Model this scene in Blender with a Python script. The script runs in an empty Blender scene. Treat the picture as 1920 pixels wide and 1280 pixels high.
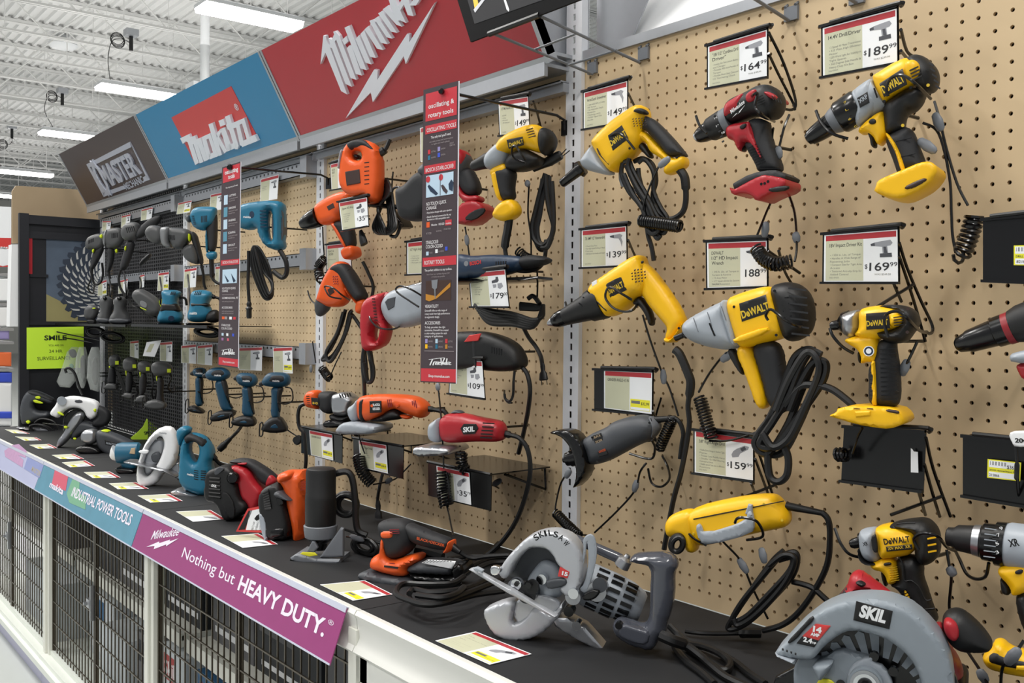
import bpy,math,random
import numpy as np
from mathutils import Vector,Matrix
from mathutils.geometry import delaunay_2d_cdt
random.seed(7)
IN = 0.0254
SC = bpy.context.scene
COL = SC.collection
# ---------------------------------------------------------------- camera
# world: x along the pegboard wall, y into the wall (board face at y=0), z up from the floor
FPX = 1827.435
YAW,PIT,ROL = (math.radians(a) for a in (51.7066,1.057,0.521))
FLOOR = -74.0                     # floor height (in) below the first peg row
CAMI = np.array([26.7986,-57.9965,-18.4798 - FLOOR])
cy_,sy_ = math.cos(YAW),math.sin(YAW)
CF = np.array([-sy_*math.cos(PIT),cy_*math.cos(PIT),-math.sin(PIT)])
_r = np.array([cy_,sy_,0.0]); _u = np.cross(_r,CF)
CR = math.cos(ROL)*_r + math.sin(ROL)*_u
CU = -math.sin(ROL)*_r + math.cos(ROL)*_u
CAM = CAMI*IN
cd = bpy.data.cameras.new('camera'); cam = bpy.data.objects.new('camera',cd); COL.objects.link(cam)
cd.sensor_width = 36; cd.lens = FPX*36/1920; cd.clip_start = 0.02; cd.clip_end = 200
mw = Matrix(((CR[0],CU[0],-CF[0],CAM[0]),(CR[1],CU[1],-CF[1],CAM[1]),(CR[2],CU[2],-CF[2],CAM[2]),(0,0,0,1)))
cam.matrix_world = mw
SC.camera = cam
# ---------------------------------------------------------------- look and light
SC.view_settings.view_transform = 'Standard'; SC.view_settings.look = 'None'
SC.view_settings.gamma = 1; SC.view_settings.use_curve_mapping = False
SC.view_settings.exposure = 0.38
W = bpy.data.worlds.new('store_air'); SC.world = W; W.use_nodes = True
W.node_tree.nodes['Background'].inputs[0].default_value = (0.93,0.96,1.0,1)
W.node_tree.nodes['Background'].inputs[1].default_value = 0.3

def lamp(x,y,z,sx,sy,power,up=0,col=(1,0.975,0.94)):
    "a strip lamp of the aisle: light downwards; or an added unseen fill aimed up to brighten the roof deck"
    for k,p in enumerate((power,up)):
        if not p: continue
        l = bpy.data.lights.new('aisle_or_fill_light','AREA'); l.shape = 'RECTANGLE'; l.size = sx*IN; l.size_y = sy*IN
        l.energy = p; l.color = col
        o = bpy.data.objects.new('aisle_or_fill_light',l); COL.objects.link(o); o.location = (x*IN,y*IN,(z-FLOOR+k*6)*IN)
        if k: o.rotation_euler = (math.pi,0,0)
# rows of ceiling strip lamps over this aisle and the next ones, plus wide unseen fills added to brighten the ceiling
for k in range(7):
    lamp(60-k*110,-48,106,14,44,52,0); lamp(60-k*110,-48,108,110,110,0,15)
    if k < 5: lamp(60-k*110,-175,106,14,44,44,0)
for x,y in ((-200,92),(-375,92),(-549,99),(-716,106),(-935,120),(-1127,136)): lamp(x,y+22,110,150,130,0,26)  # added upward fills above the hanging lamps, unseen, only to brighten the ceiling
# ---------------------------------------------------------------- materials
def mat(name,col,rough=0.45,metal=0.0,noise=0,nscale=60,bump=0,emit=None,spec=0.5,alpha=1,trans=0,coat=0):
    m = bpy.data.materials.new(name); m.use_nodes = True
    nt = m.node_tree; b = nt.nodes['Principled BSDF']
    c = tuple(((v/255.0)/12.92 if v/255.0 <= .04045 else ((v/255.0+.055)/1.055)**2.4) for v in col)+(1,)
    b.inputs['Base Color'].default_value = c
    b.inputs['Roughness'].default_value = rough; b.inputs['Metallic'].default_value = metal
    b.inputs['Specular IOR Level'].default_value = spec
    if coat: b.inputs['Coat Weight'].default_value = coat
    if alpha < 1: b.inputs['Alpha'].default_value = alpha
    if trans: b.inputs['Transmission Weight'].default_value = trans
    if emit is not None:
        b.inputs['Emission Color'].default_value = c; b.inputs['Emission Strength'].default_value = emit
    if noise or bump:
        tc = nt.nodes.new('ShaderNodeTexCoord'); n = nt.nodes.new('ShaderNodeTexNoise')
        n.inputs['Scale'].default_value = nscale; n.inputs['Detail'].default_value = 4
        nt.links.new(tc.outputs['Object'],n.inputs['Vector'])
        if noise:
            mx = nt.nodes.new('ShaderNodeMix'); mx.data_type = 'RGBA'
            mx.inputs[6].default_value = tuple(v*(1-noise) for v in c[:3])+(1,)
            mx.inputs[7].default_value = tuple(min(1,v*(1+noise)) for v in c[:3])+(1,)
            nt.links.new(n.outputs['Fac'],mx.inputs[0]); nt.links.new(mx.outputs[2],b.inputs['Base Color'])
        if bump:
            bp = nt.nodes.new('ShaderNodeBump'); bp.inputs['Strength'].default_value = bump; bp.inputs['Distance'].default_value = .002
            nt.links.new(n.outputs['Fac'],bp.inputs['Height']); nt.links.new(bp.outputs['Normal'],b.inputs['Normal'])
    return m
M = {}
def MM(k,*a,**kw): M[k] = mat(k,*a,**kw)
MM('yellow',(246,190,12),.38,bump=.05,nscale=900)
MM('black',(17,17,18),.5,bump=.05,nscale=900)
MM('gloss',(10,10,11),.22)
MM('rubber',(29,30,33),.62,bump=.08,nscale=700)
MM('cord',(14,14,15),.42)
MM('wire',(16,16,17),.25)
MM('steel',(176,178,182),.32,.9,noise=.08,nscale=25)
MM('alu',(172,175,180),.36,.55,noise=.05)
MM('chrome',(215,217,220),.14,1)
MM('grey',(112,116,122),.45)
MM('greyd',(66,69,74),.5)
MM('greyg',(72,75,84),.22,coat=.4)
MM('greyl',(158,165,173),.4,noise=.04)
MM('skilgrey',(138,147,155),.42,noise=.04)
MM('red',(172,34,44),.38)
MM('redd',(138,30,38),.4)
MM('orange',(228,92,34),.38)
MM('blue',(34,110,140),.38)
MM('blued',(16,66,92),.42)
MM('bosch',(30,50,74),.42)
MM('teal',(24,92,120),.4)
MM('lime',(206,226,30),.45)
MM('white',(236,237,238),.5)
MM('paper',(238,240,242),.55)
MM('cream',(196,198,170),.6)
MM('cardred',(178,44,52),.5)
MM('ink',(38,38,42),.6)
MM('inkg',(112,112,108),.6)
MM('ylabel',(232,226,50),.5)
MM('brown',(58,40,36),.5)
MM('gold',(232,196,60),.35,.3)
MM('post',(226,226,216),.4)
MM('tan',(196,172,138),.6)

# ---------------------------------------------------------------- pixels of the photograph to places
def ray(x,y): return CF + (x-960)/FPX*CR - (y-640)/FPX*CU
def on_y(x,y,Y):
    "point seen at pixel x,y on the plane Y inches out of the board (Y negative = towards the aisle)"
    d = ray(x,y); return CAM + d*((Y*IN-CAM[1])/d[1])
def on_x(x,y,X):
    d = ray(x,y); return CAM + d*((X*IN-CAM[0])/d[0])
def on_z(x,y,Z):
    d = ray(x,y); return CAM + d*(((Z-FLOOR)*IN-CAM[2])/d[2])
def I(X,Y,Z): return np.array([X*IN,Y*IN,(Z-FLOOR)*IN])
DECK = -40.25
def pts(s,ox=0,oy=0,k=1.0):
    "'x,y x,y' in a crop with its origin at ox,oy and k crop pixels to one photograph pixel"
    return [(ox+float(a.split(',')[0])/k,oy+float(a.split(',')[1])/k) for a in s.split()]
def chaikin(P,n=2,closed=True):
    P = [np.array(p,float) for p in P]
    for _ in range(n):
        Q = []
        m = len(P)
        rng = range(m) if closed else range(m-1)
        if not closed: Q.append(P[0])
        for i in rng:
            a,b = P[i],P[(i+1) % m]
            Q += [a*.75+b*.25,a*.25+b*.75]
        if not closed: Q.append(P[-1])
        P = Q
    return P
def catmull(P,n=6):
    P = [np.array(p,float) for p in P]
    if len(P) < 3: return P
    R = []
    for i in range(len(P)-1):
        p0 = P[max(i-1,0)]; p1 = P[i]; p2 = P[i+1]; p3 = P[min(i+2,len(P)-1)]
        for j in range(n):
            t = j/n
            R.append(.5*((2*p1)+(-p0+p2)*t+(2*p0-5*p1+4*p2-p3)*t*t+(-p0+3*p1-3*p2+p3)*t**3))
    R.append(P[-1]); return R
# ---------------------------------------------------------------- mesh building
class MB:
    def __init__(s): s.v = []; s.f = []; s.mi = []; s.mats = []
    def add(s,v,f,m=None):
        o = len(s.v); s.v += [tuple(map(float,p)) for p in v]
        k = 0
        if m is not None:
            if m not in s.mats: s.mats.append(m)
            k = s.mats.index(m)
        for q in f: s.f.append(tuple(i+o for i in q)); s.mi.append(k)
        return s
    def box(s,a,b,m=None):
        x0,y0,z0 = a; x1,y1,z1 = b
        v = [(x0,y0,z0),(x1,y0,z0),(x1,y1,z0),(x0,y1,z0),(x0,y0,z1),(x1,y0,z1),(x1,y1,z1),(x0,y1,z1)]
        return s.add(v,[(0,3,2,1),(4,5,6,7),(0,1,5,4),(1,2,6,5),(2,3,7,6),(3,0,4,7)],m)
    def prism(s,P,d,m=None):
        "closed 3d polygon P pushed along vector d"
        n = len(P); P = [np.array(p,float) for p in P]; d = np.array(d,float)
        v = P+[p+d for p in P]
        return s.add(v,[tuple(range(n)),tuple(range(2*n-1,n-1,-1))]+[(i,i+n,(i+1) % n+n,(i+1) % n) for i in range(n)],m)
    def tube(s,P,r,m=None,n=7,cap=True):
        P = [np.array(p,float) for p in P]
        rs = r if hasattr(r,'__len__') else [r]*len(P)
        T = [P[min(i+1,len(P)-1)]-P[max(i-1,0)] for i in range(len(P))]
        T = [t/(np.linalg.norm(t)+1e-12) for t in T]
        a = np.array([0,0,1.0]) if abs(T[0][2]) < .9 else np.array([1.0,0,0])
        N = np.cross(T[0],a); N /= np.linalg.norm(N)
        v = []; f = []
        for i,p in enumerate(P):
            N = N-T[i]*(N@T[i]); N /= (np.linalg.norm(N)+1e-12)
            B = np.cross(T[i],N)
            for j in range(n):
                q = 2*math.pi*j/n; v.append(p+rs[i]*(math.cos(q)*N+math.sin(q)*B))
        for i in range(len(P)-1):
            for j in range(n):
                f.append((i*n+j,i*n+(j+1) % n,(i+1)*n+(j+1) % n,(i+1)*n+j))
        if cap: f += [tuple(range(n-1,-1,-1)),tuple(range((len(P)-1)*n,len(P)*n))]
        return s.add(v,f,m)
    def lathe(s,A,B,prof,m=None,n=20,ey=1.0,up=None):
        "solid of revolution from A to B; prof = [(t, radius)]; ey squeezes it across"
        A = np.array(A,float); B = np.array(B,float); D = B-A; L = np.linalg.norm(D); D /= L
        u = np.array(up,float) if up is not None else np.array([0,1.0,0])
        N = np.cross(D,u)
        if np.linalg.norm(N) < 1e-6: N = np.cross(D,np.array([1.0,0,0]))
        N /= np.linalg.norm(N); K = np.cross(N,D)
        v = []; f = []
        for t,r in prof:
            for j in range(n):
                q = 2*math.pi*j/n; v.append(A+D*t*L+r*(math.cos(q)*N+ey*math.sin(q)*K))
        for i in range(len(prof)-1):
            for j in range(n): f.append((i*n+j,(i+1)*n+j,(i+1)*n+(j+1) % n,i*n+(j+1) % n))
        f += [tuple(range(n)),tuple(range(len(prof)*n-1,(len(prof)-1)*n-1,-1))]
        return s.add(v,f,m)
    def obj(s,name,m=None,parent=None,smooth=True,ang=38):
        me = bpy.data.meshes.new(name); me.from_pydata(s.v,[],s.f)
        for k in (s.mats or [m]): me.materials.append(M[k])
        if s.mats: me.polygons.foreach_set('material_index',s.mi)
        if smooth:
            me.polygons.foreach_set('use_smooth',[True]*len(s.f))
            me.update(); me.set_sharp_from_angle(angle=math.radians(ang))
        me.update()
        o = bpy.data.objects.new(name,me); COL.objects.link(o)
        if parent is not None: o.parent = parent
        return o
def tag(o,label=None,cat=None,group=None,kind=None):
    if label: o['label'] = label
    if cat: o['category'] = cat
    if group: o['group'] = group
    if kind: o['kind'] = kind
    return o
def struct(name,mb,m=None,smooth=False,parent=None):
    o = mb.obj(name,m,parent,smooth); 
    if parent is None: o['kind'] = 'structure'
    return o
def seg_dist(Q,P):
    "distance of points Q to the closed outline P"
    A = P; B = np.roll(P,-1,0); D = B-A; L = (D*D).sum(1)+1e-18
    best = np.full(len(Q),1e9)
    for i in range(len(A)):
        t = np.clip(((Q-A[i])@D[i])/L[i],0,1); e = Q-A[i]-t[:,None]*D[i]
        best = np.minimum(best,np.sqrt((e*e).sum(1)))
    return best
def inside(Q,P):
    c = np.zeros(len(Q),bool); n = len(P)
    for i in range(n):
        a = P[i]; b = P[(i+1) % n]
        if a[1] == b[1]: continue
        k = ((a[1] > Q[:,1]) != (b[1] > Q[:,1])) & (Q[:,0] < (b[0]-a[0])*(Q[:,1]-a[1])/(b[1]-a[1])+a[0])
        c ^= k
    return c
def inflate(P,T,b,e=0.0,holes=(),res=26,back=True):
    """a rounded solid from a flat outline: T thick, edges rounded over b, a flat rim e thick.
    returns vertices (u, w, v) with w towards the viewer negative, and faces"""
    P = np.array(P,float); loops = [P]+[np.array(h,float) for h in holes]
    keep = [P[0]]
    for q in P[1:]:
        if np.linalg.norm(q-keep[-1]) > 1e-5: keep.append(q)
    loops[0] = P = np.array(keep)
    mn,mx = P.min(0),P.max(0); st = max(mx-mn)/res
    b = max(b,1e-5)
    gx = np.arange(mn[0]+st/2,mx[0],st); gy = np.arange(mn[1]+st/2,mx[1],st)
    Q = np.array([(x,y) for x in gx for y in gy]) if len(gx)*len(gy) else np.zeros((0,2))
    def dist(Q):
        d = seg_dist(Q,loops[0])
        for l in loops[1:]: d = np.minimum(d,seg_dist(Q,l))
        return d
    def isin(Q):
        k = inside(Q,loops[0])
        for l in loops[1:]: k ^= inside(Q,l)
        return k
    ex = []
    for l in loops:
        A = np.roll(l,1,0); B = np.roll(l,-1,0); t = B-A
        nrm = np.stack([-t[:,1],t[:,0]],1); nrm /= (np.linalg.norm(nrm,axis=1)[:,None]+1e-12)
        for fr in (.06,.25,.55,1.0):
            for sg in (1,-1): 
                c = l+nrm*b*fr*sg
                k = isin(c) & (dist(c) > b*fr*.93) if len(c) else []
                ex.append(c[k])
    EX = np.concatenate(ex) if ex else np.zeros((0,2))
    if len(Q):
        Q = Q[isin(Q)]
        if len(Q): Q = Q[dist(Q) > min(b*.5,st*.45)]
    allp = [Q,EX]
    pin = np.concatenate([p for p in allp if len(p)]) if any(len(p) for p in allp) else np.zeros((0,2))
    vs = []; es = []
    for l in loops:
        o = len(vs); vs += [Vector(p) for p in l]; es += [(o+i,o+(i+1) % len(l)) for i in range(len(l))]
    # thin points that crowd together
    if len(pin):
        seen = set(); kk = []
        g = min(st,b*2)*.22
        for i,p in enumerate(pin):
            c = (round(p[0]/g),round(p[1]/g))
            if c in seen: continue
            seen.add(c); kk.append(i)
        pin = pin[kk]
        vs += [Vector(p) for p in pin]
    r = delaunay_2d_cdt(vs,es,[],0,1e-7)
    V = np.array([tuple(v) for v in r[0]]); F = [tuple(f) for f in r[2] if len(f) == 3]
    F = np.array(F); C = V[F].mean(1); F = F[isin(C)]
    d = dist(V); d[d < 1e-6] = 0
    h = e/2+(T-e)/2*np.sqrt(np.clip(1-(1-np.minimum(d/b,1))**2,0,1))
    a = V[F]; cr = (a[:,1,0]-a[:,0,0])*(a[:,2,1]-a[:,0,1])-(a[:,1,1]-a[:,0,1])*(a[:,2,0]-a[:,0,0])
    F[cr < 0] = F[cr < 0][:,::-1]
    n = len(V)
    top = [(p[0],-hh,p[1]) for p,hh in zip(V,h)]
    f = [tuple(int(i) for i in t) for t in F]
    bot = [(p[0],hh,p[1]) for p,hh in zip(V,h)]
    edge = {}
    for t in f:
        for i in range(3): edge[(t[i],t[(i+1) % 3])] = 1
    rim = [(i,j) for (i,j) in edge if (j,i) not in edge]
    if not back:
        return top,f
    g = f+[tuple(i+n for i in t[::-1]) for t in f]
    if e > 0:
        g += [(j,i,i+n,j+n) for i,j in rim]
        return top+bot,g
    # share rim vertices
    mp = list(range(2*n))
    for i,j in rim: mp[i+n] = i; mp[j+n] = j
    used = sorted(set(mp)); ix = {k: q for q,k in enumerate(used)}
    vv = top+bot
    return [vv[k] for k in used],[tuple(ix[mp[i]] for i in t) for t in g]
_tc = {}
def text_mesh(s,bold=0.0,depth=0.0,shear=0.0,space=1.0):
    "text scaled to height 1 for its capitals, from x=0; returns verts, faces, width"
    k = (s,bold,depth,shear,space)
    if k in _tc: return _tc[k]
    c = bpy.data.curves.new('t','FONT'); c.body = s; c.offset = bold; c.extrude = depth; c.shear = shear; c.space_character = space
    c.resolution_u = 3; c.size = 1.0
    o = bpy.data.objects.new('t',c)
    me = bpy.data.meshes.new_from_object(o)
    v = np.array([tuple(p.co) for p in me.vertices]) if len(me.vertices) else np.zeros((0,3)); f = [tuple(p.vertices) for p in me.polygons]
    bpy.data.objects.remove(o); bpy.data.curves.remove(c); bpy.data.meshes.remove(me)
    if len(v):
        v[:,0] -= v[:,0].min(); v[:,:2] /= .72
        w = v[:,0].max()
    else: w = 0
    _tc[k] = (v,f,w); return _tc[k]
class Th:
    """a thing: an Empty at its base with a local frame. u runs to the right in the thing's own plane, v up, w towards the aisle.
    The plane stands upright and is turned by a degrees from the board."""
    def __init__(s,name,label,cat,org,a=0.0,group=None,root=True,v=None,u=None):
        s.org = np.array(org,float); r = math.radians(a)
        s.u = np.array([math.cos(r),math.sin(r),0]) if u is None else np.array(u,float)
        s.v = np.array([0,0,1.0]) if v is None else np.array(v,float)
        s.u /= np.linalg.norm(s.u); s.v = s.v-s.u*(s.u@s.v); s.v /= np.linalg.norm(s.v); s.n = np.cross(s.u,s.v)
        s.mpp = float((s.org-CAM)@CF)/FPX
        if root:
            o = bpy.data.objects.new(name,None); o.empty_display_size = .05; COL.objects.link(o)
            o.matrix_world = Matrix([[s.u[i],-s.n[i],s.v[i],s.org[i]] for i in range(3)]+[[0,0,0,1]])
            s.o = tag(o,label,cat,group)
    def P(s,x,y,w=0.0):
        "pixel to local (u, v) on the plane w metres in front of the thing's own plane"
        d = ray(x,y); t = ((s.org+s.n*w-CAM)@s.n)/(d@s.n); q = CAM+d*t-s.org
        return np.array([q@s.u,q@s.v])
    def G(s,p):
        'local point to world'
        return s.org+s.u*p[0]-s.n*p[1]+s.v*p[2]
    def L(s,x,y,w=0.0):
        p = s.P(x,y,w); return np.array([p[0],-w,p[1]])
    def PP(s,P,w=0.0): return [s.P(x,y,w) for x,y in P]
    def plate(s,name,P,T,b,m,w=0.0,e=0.0,sm=2,holes=(),res=24,parent=None,mb=None,pw=None,ang=38):
        "outline in pixels -> rounded solid centred w in front of the plane; pw is the depth at which the pixels are read"
        pw = w if pw is None else pw
        Q = s.PP(P,pw); Q = chaikin(Q,sm) if sm else Q
        H = [chaikin(s.PP(h,pw),sm) if sm else s.PP(h,pw) for h in holes]
        v,f = inflate(Q,T,b,e,H,res)
        v = [(p[0],p[1]-w,p[2]) for p in v]
        if mb is not None: mb.add(v,f,m); return mb
        return MB().add(v,f).obj(name,m,parent or s.o,ang=ang)
    def lathe(s,name,A,B,prof,m,w=0.0,wb=None,n=22,ey=1.0,parent=None,mb=None,k=1.0):
        a = s.L(*A,w); b = s.L(*B,w if wb is None else wb)
        pr = [(t,r*s.mpp*k) for t,r in prof]
        if mb is not None: mb.lathe(a,b,pr,m,n,ey); return mb
        return MB().lathe(a,b,pr,None,n,ey).obj(name,m,parent or s.o)
    def tube(s,name,P,r,m='cord',parent=None,mb=None,n=7,sub=6,w=0.0):
        "P: (x, y[, w]) pixels; r in metres"
        Q = [s.L(p[0],p[1],(p[2] if len(p) > 2 else w)) for p in P]
        Q = catmull(Q,sub) if sub else Q
        if mb is not None: mb.tube(Q,r,m,n); return mb
        return MB().tube(Q,r,None,n).obj(name,m,parent or s.o)
    def text(s,name,t,A,B,h,m,w,bold=0.0,dep=0.0,shear=0.0,parent=None,mb=None,hor=False,fit=True,pw=None,space=1.0):
        "text with its baseline from pixel A to pixel B and capitals h pixels tall"
        pw = w if pw is None else pw
        a = s.P(*A,pw); b = s.P(*B,pw); d = b-a; Lg = np.linalg.norm(d); d /= Lg
        up = np.array([0,1.0]) if hor else np.array([-d[1],d[0]])
        hh = h*s.mpp
        v,f,wd = text_mesh(t,bold,1.0 if dep else 0.0,shear,space)
        if not len(v): return
        kx = Lg/wd if fit else hh
        vv = []
        for p in v:
            q = a+d*p[0]*kx+up*p[1]*hh
            vv.append((q[0],-(w+(p[2]*dep if dep else 0)),q[1]))
        if mb is not None: mb.add(vv,f,m); return mb
        return MB().add(vv,f).obj(name,m,parent or s.o,smooth=False)
    def flat(s,P,m,w,mb,pw=None):
        "a thin printed patch"
        Q = s.PP(P,w if pw is None else pw)
        mb.prism([(q[0],-w,q[1]) for q in Q],(0,.0002,0),m); return mb
    def spring(s,name,A,B,R,r,turns,m='wire',w=0.0,wb=None,parent=None,mb=None,path=None):
        "a coiled lead between two pixels (or along a pixel path)"
        C = [s.L(p[0],p[1],(p[2] if len(p) > 2 else w)) for p in (path or [A,B])]
        C = catmull(C,8) if len(C) > 2 else C
        C = np.array(C); sl = np.concatenate([[0],np.cumsum(np.linalg.norm(np.diff(C,axis=0),axis=1))])
        N = int(turns*9); Q = []
        for i in range(N+1):
            t = sl[-1]*i/N
            p = np.array([np.interp(t,sl,C[:,k]) for k in range(3)])
            p2 = np.array([np.interp(min(t+.004,sl[-1]),sl,C[:,k]) for k in range(3)]); p1 = np.array([np.interp(max(t-.004,0),sl,C[:,k]) for k in range(3)])
            T = p2-p1; T /= np.linalg.norm(T)+1e-12
            a = np.cross(T,np.array([0,1.0,.01])); a /= np.linalg.norm(a); b = np.cross(T,a)
            q = 2*math.pi*turns*i/N
            Q.append(p+R*(math.cos(q)*a+math.sin(q)*b))
        if mb is not None: mb.tube(Q,r,m,5); return mb
        return MB().tube(Q,r,None,5).obj(name,m,parent or s.o)
def at_wall(name,label,cat,x,y,d,a=0.0,group=None): return Th(name,label,cat,on_y(x,y,-d),a,group)
def at_deck(name,label,cat,x,y,a=40.0,group=None,z=DECK): return Th(name,label,cat,on_z(x,y,z),a,group)
def broad(th,mb,strokes,pen,w,dep,m,pw=None):
    "broad-pen lettering: each stroke is swept with the pen vector (pixels), standing dep proud"
    for S in strokes:
        S = [np.array(p,float) for p in S]
        for a,b in zip(S[:-1],S[1:]):
            q = th.PP([a,b,b+pen,a+pen],w if pw is None else pw)
            ar = sum(q[i][0]*q[(i+1) % 4][1]-q[(i+1) % 4][0]*q[i][1] for i in range(4))
            if ar < 0: q = q[::-1]
            mb.prism([(p[0],-w-dep,p[1]) for p in q],(0,dep+.0001,0),m)
def poly(th,mb,P,w,dep,m,pw=None):
    q = th.PP(P,w if pw is None else pw)
    if sum(q[i][0]*q[i-1][1]-q[i-1][0]*q[i][1] for i in range(len(q))) > 0: q = q[::-1]
    mb.prism([(p[0],-w-dep,p[1]) for p in q],(0,dep,0),m)
# ================================================================ the gondola: boards, uprights, deck, rail, cage
MM('board',(207,182,144),.62,noise=.07,nscale=9)
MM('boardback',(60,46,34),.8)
MM('mesh_black',(58,58,60),.5)
MM('upright',(226,228,232),.4,.1)
MM('deckmat',(21,22,25),.72,noise=.25,nscale=14,bump=.3)
MM('rail',(228,228,222),.35)
MM('plastic',(196,200,216),.18)
X0 = -37.70
def holed(x0,x1,z0,z1,hx,hz,rx,rz,th,n=8,rect=False,px=1.0,pz=1.0):
    "board from x0..x1, z0..z1 (in) with a real hole in every px by pz cell centred on hx+i*px, hz+j*pz"
    mb = MB(); v = []; f = []
    i0 = math.ceil((x0-hx)/px+.5); i1 = math.floor((x1-hx)/px-.5); j0 = math.ceil((z0-hz)/pz+.5); j1 = math.floor((z1-hz)/pz-.5)
    if rect: ring = [(-1,-1),(0,-1),(1,-1),(1,0),(1,1),(0,1),(-1,1),(-1,0)]
    else:
        c = math.sqrt(.5); ring = [(-c,-c),(0,-1),(c,-c),(1,0),(c,c),(0,1),(-c,c),(-1,0)]
    sq = [(-.5,-.5),(0,-.5),(.5,-.5),(.5,0),(.5,.5),(0,.5),(-.5,.5),(-.5,0)]
    for i in range(i0,i1+1):
        for j in range(j0,j1+1):
            cx = hx+i*px; cz = hz+j*pz; o = len(v)
            v += [I(cx+a*px,0,cz+b*pz) for a,b in sq]+[I(cx+a*rx,0,cz+b*rz) for a,b in ring]+[I(cx+a*rx,th,cz+b*rz) for a,b in ring]
            for k in range(8):
                m = (k+1) % 8
                f += [(o+k,o+m,o+8+m,o+8+k),(o+8+k,o+8+m,o+16+m,o+16+k)]
    mb.add(v,f)
    xa,xb,za,zb = hx+(i0-.5)*px,hx+(i1+.5)*px,hz+(j0-.5)*pz,hz+(j1+.5)*pz
    for a in [(x0,xa,z0,z1),(xb,x1,z0,z1),(xa,xb,z0,za),(xa,xb,zb,z1)]:
        if a[1]-a[0] > .01 and a[3]-a[2] > .01:
            p = [I(a[0],0,a[2]),I(a[1],0,a[2]),I(a[1],0,a[3]),I(a[0],0,a[3])]; mb.add(p,[(0,1,2,3)])
    return mb
names = ['below the red header sign','below the blue header sign']
bays = [(X0+.95,10.0,'tan pegboard panel holding the yellow tools, nearest the camera'),
        (X0-48+.95,X0-.95,'tan pegboard panel of the bay under the red header sign'),
        (X0-96+.95,X0-48-.95,'tan pegboard panel of the bay under the blue header sign')]
for k,(a,b,lab) in enumerate(bays):
    o = holed(a,b,-40.2,4.9,0 if k == 0 else X0-48*k-(X0+36)+0,0,.135,.135,.25).obj('pegboard_panel','board',None,smooth=False)
    tag(o,lab,'pegboard','pegboard panels of the display')
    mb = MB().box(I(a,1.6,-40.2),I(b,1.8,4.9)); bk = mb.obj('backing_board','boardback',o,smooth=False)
o = holed(X0-144+.95,X0-96-.95,-40.2,4.9,X0-144+.5,0,.3,.2,.06,rect=True,px=1.0,pz=.62).obj('perforated_panel','mesh_black',None,smooth=False)
tag(o,'dark perforated metal back panel behind the grey power tools','panel')
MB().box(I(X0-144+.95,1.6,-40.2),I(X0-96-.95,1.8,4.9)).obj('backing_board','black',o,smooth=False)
labs = ['slotted silver upright between the yellow tools and the orange tools','slotted silver upright between the blue and orange tools',
        'slotted silver upright between grey and blue tools','slotted silver upright at the saw blade poster']
for k in range(4):
    x = X0-48*k
    top = 16 if k == 0 else 4.9
    mb = holed(x-.95,x+.95,-41,top,x+.02,.5,.15,.29,.08,rect=True,px=.9,pz=1.0)
    mb.v = [(p[0],p[1]-.0105,p[2]) for p in mb.v]
    mb.box(I(x-1.0,-.42,-41),I(x-.86,.3,top)); mb.box(I(x+.86,-.42,-41),I(x+1.0,.3,top)); mb.box(I(x-.9,.5,-41),I(x+.9,.55,top))
    tag(mb.obj('slotted_upright','upright',None,smooth=False),labs[k],'upright','uprights of the display')
# cap rail on the near pegboard, white board and bracket plate behind it
tag(MB().box(I(X0+1.0,-.3,4.55),I(10,.3,5.35)).obj('cap_rail','alu',None,smooth=False),'thin silver cap rail along the top of the near pegboard','rail')
def sheet(P,Y,th,name,m,label,cat):
    mb = MB().prism([on_y(x,y,Y) for x,y in P],(0,th,0)); tag(mb.obj(name,m,None,smooth=False),label,cat)
t = Th('header_board','plain white header board rising above the near pegboard','board',I(-30,2.6,5.2),v=(0,5.4,9.9),u=(1,0,0))
mb = MB(); poly(t,mb,[(1183,84),(1222,-5),(1262,-100),(1980,-160),(1980,-90),(1460,30)],0,.012,None); mb.obj('board_sheet','white',t.o,smooth=False)
sheet([(1119,106),(1119,-140),(1270,-140),(1222,-20),(1178,88)],2.0,.004,'bracket_plate','alu','silver steel bracket plate beside the white header board','bracket')
mb = MB().box(I(-38.9,-3.2,4.9),I(-37.9,.3,5.2)); mb.prism([I(-39.2,-3.2,4.3),I(-39.2,.3,4.3),I(-39.2,.3,20),I(-39.2,-9.5,20)],(.003,0,0))
tag(mb.obj('end_plate','alu',None,smooth=False),'grey metal end plate closing the red header sign','plate')
# ---- canopy below the header signs
for k in range(3):
    xa,xb = X0-48*(k+1)+.2,X0-48*k-.6
    mb = MB(); mb.box(I(xa,-3.3,3.05),I(xb,-2.9,4.3)); mb.box(I(xa,-2.9,3.9),I(xb,.2,4.2))
    tag(mb.obj('canopy_rail','alu',None,smooth=False),['silver canopy rail under the red header sign','silver canopy rail under the blue header sign','silver canopy rail under the brown header sign'][k],'rail','canopy rails')
    mb = MB(); mb.box(I(xa,-1.5,2.7),I(xb,-1.42,2.95)); mb.box(I(xa,-1.5,2.85),I(xb,-.1,2.95)); mb.box(I(xa,-1.1,2.0),I(xb,-.1,2.8))
    tag(mb.obj('canopy_ledge','alu',None,smooth=False),['narrow grey ledge under the red sign rail','narrow grey ledge under the blue sign rail','narrow grey ledge under the brown sign rail'][k],'ledge','canopy ledges')
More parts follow.
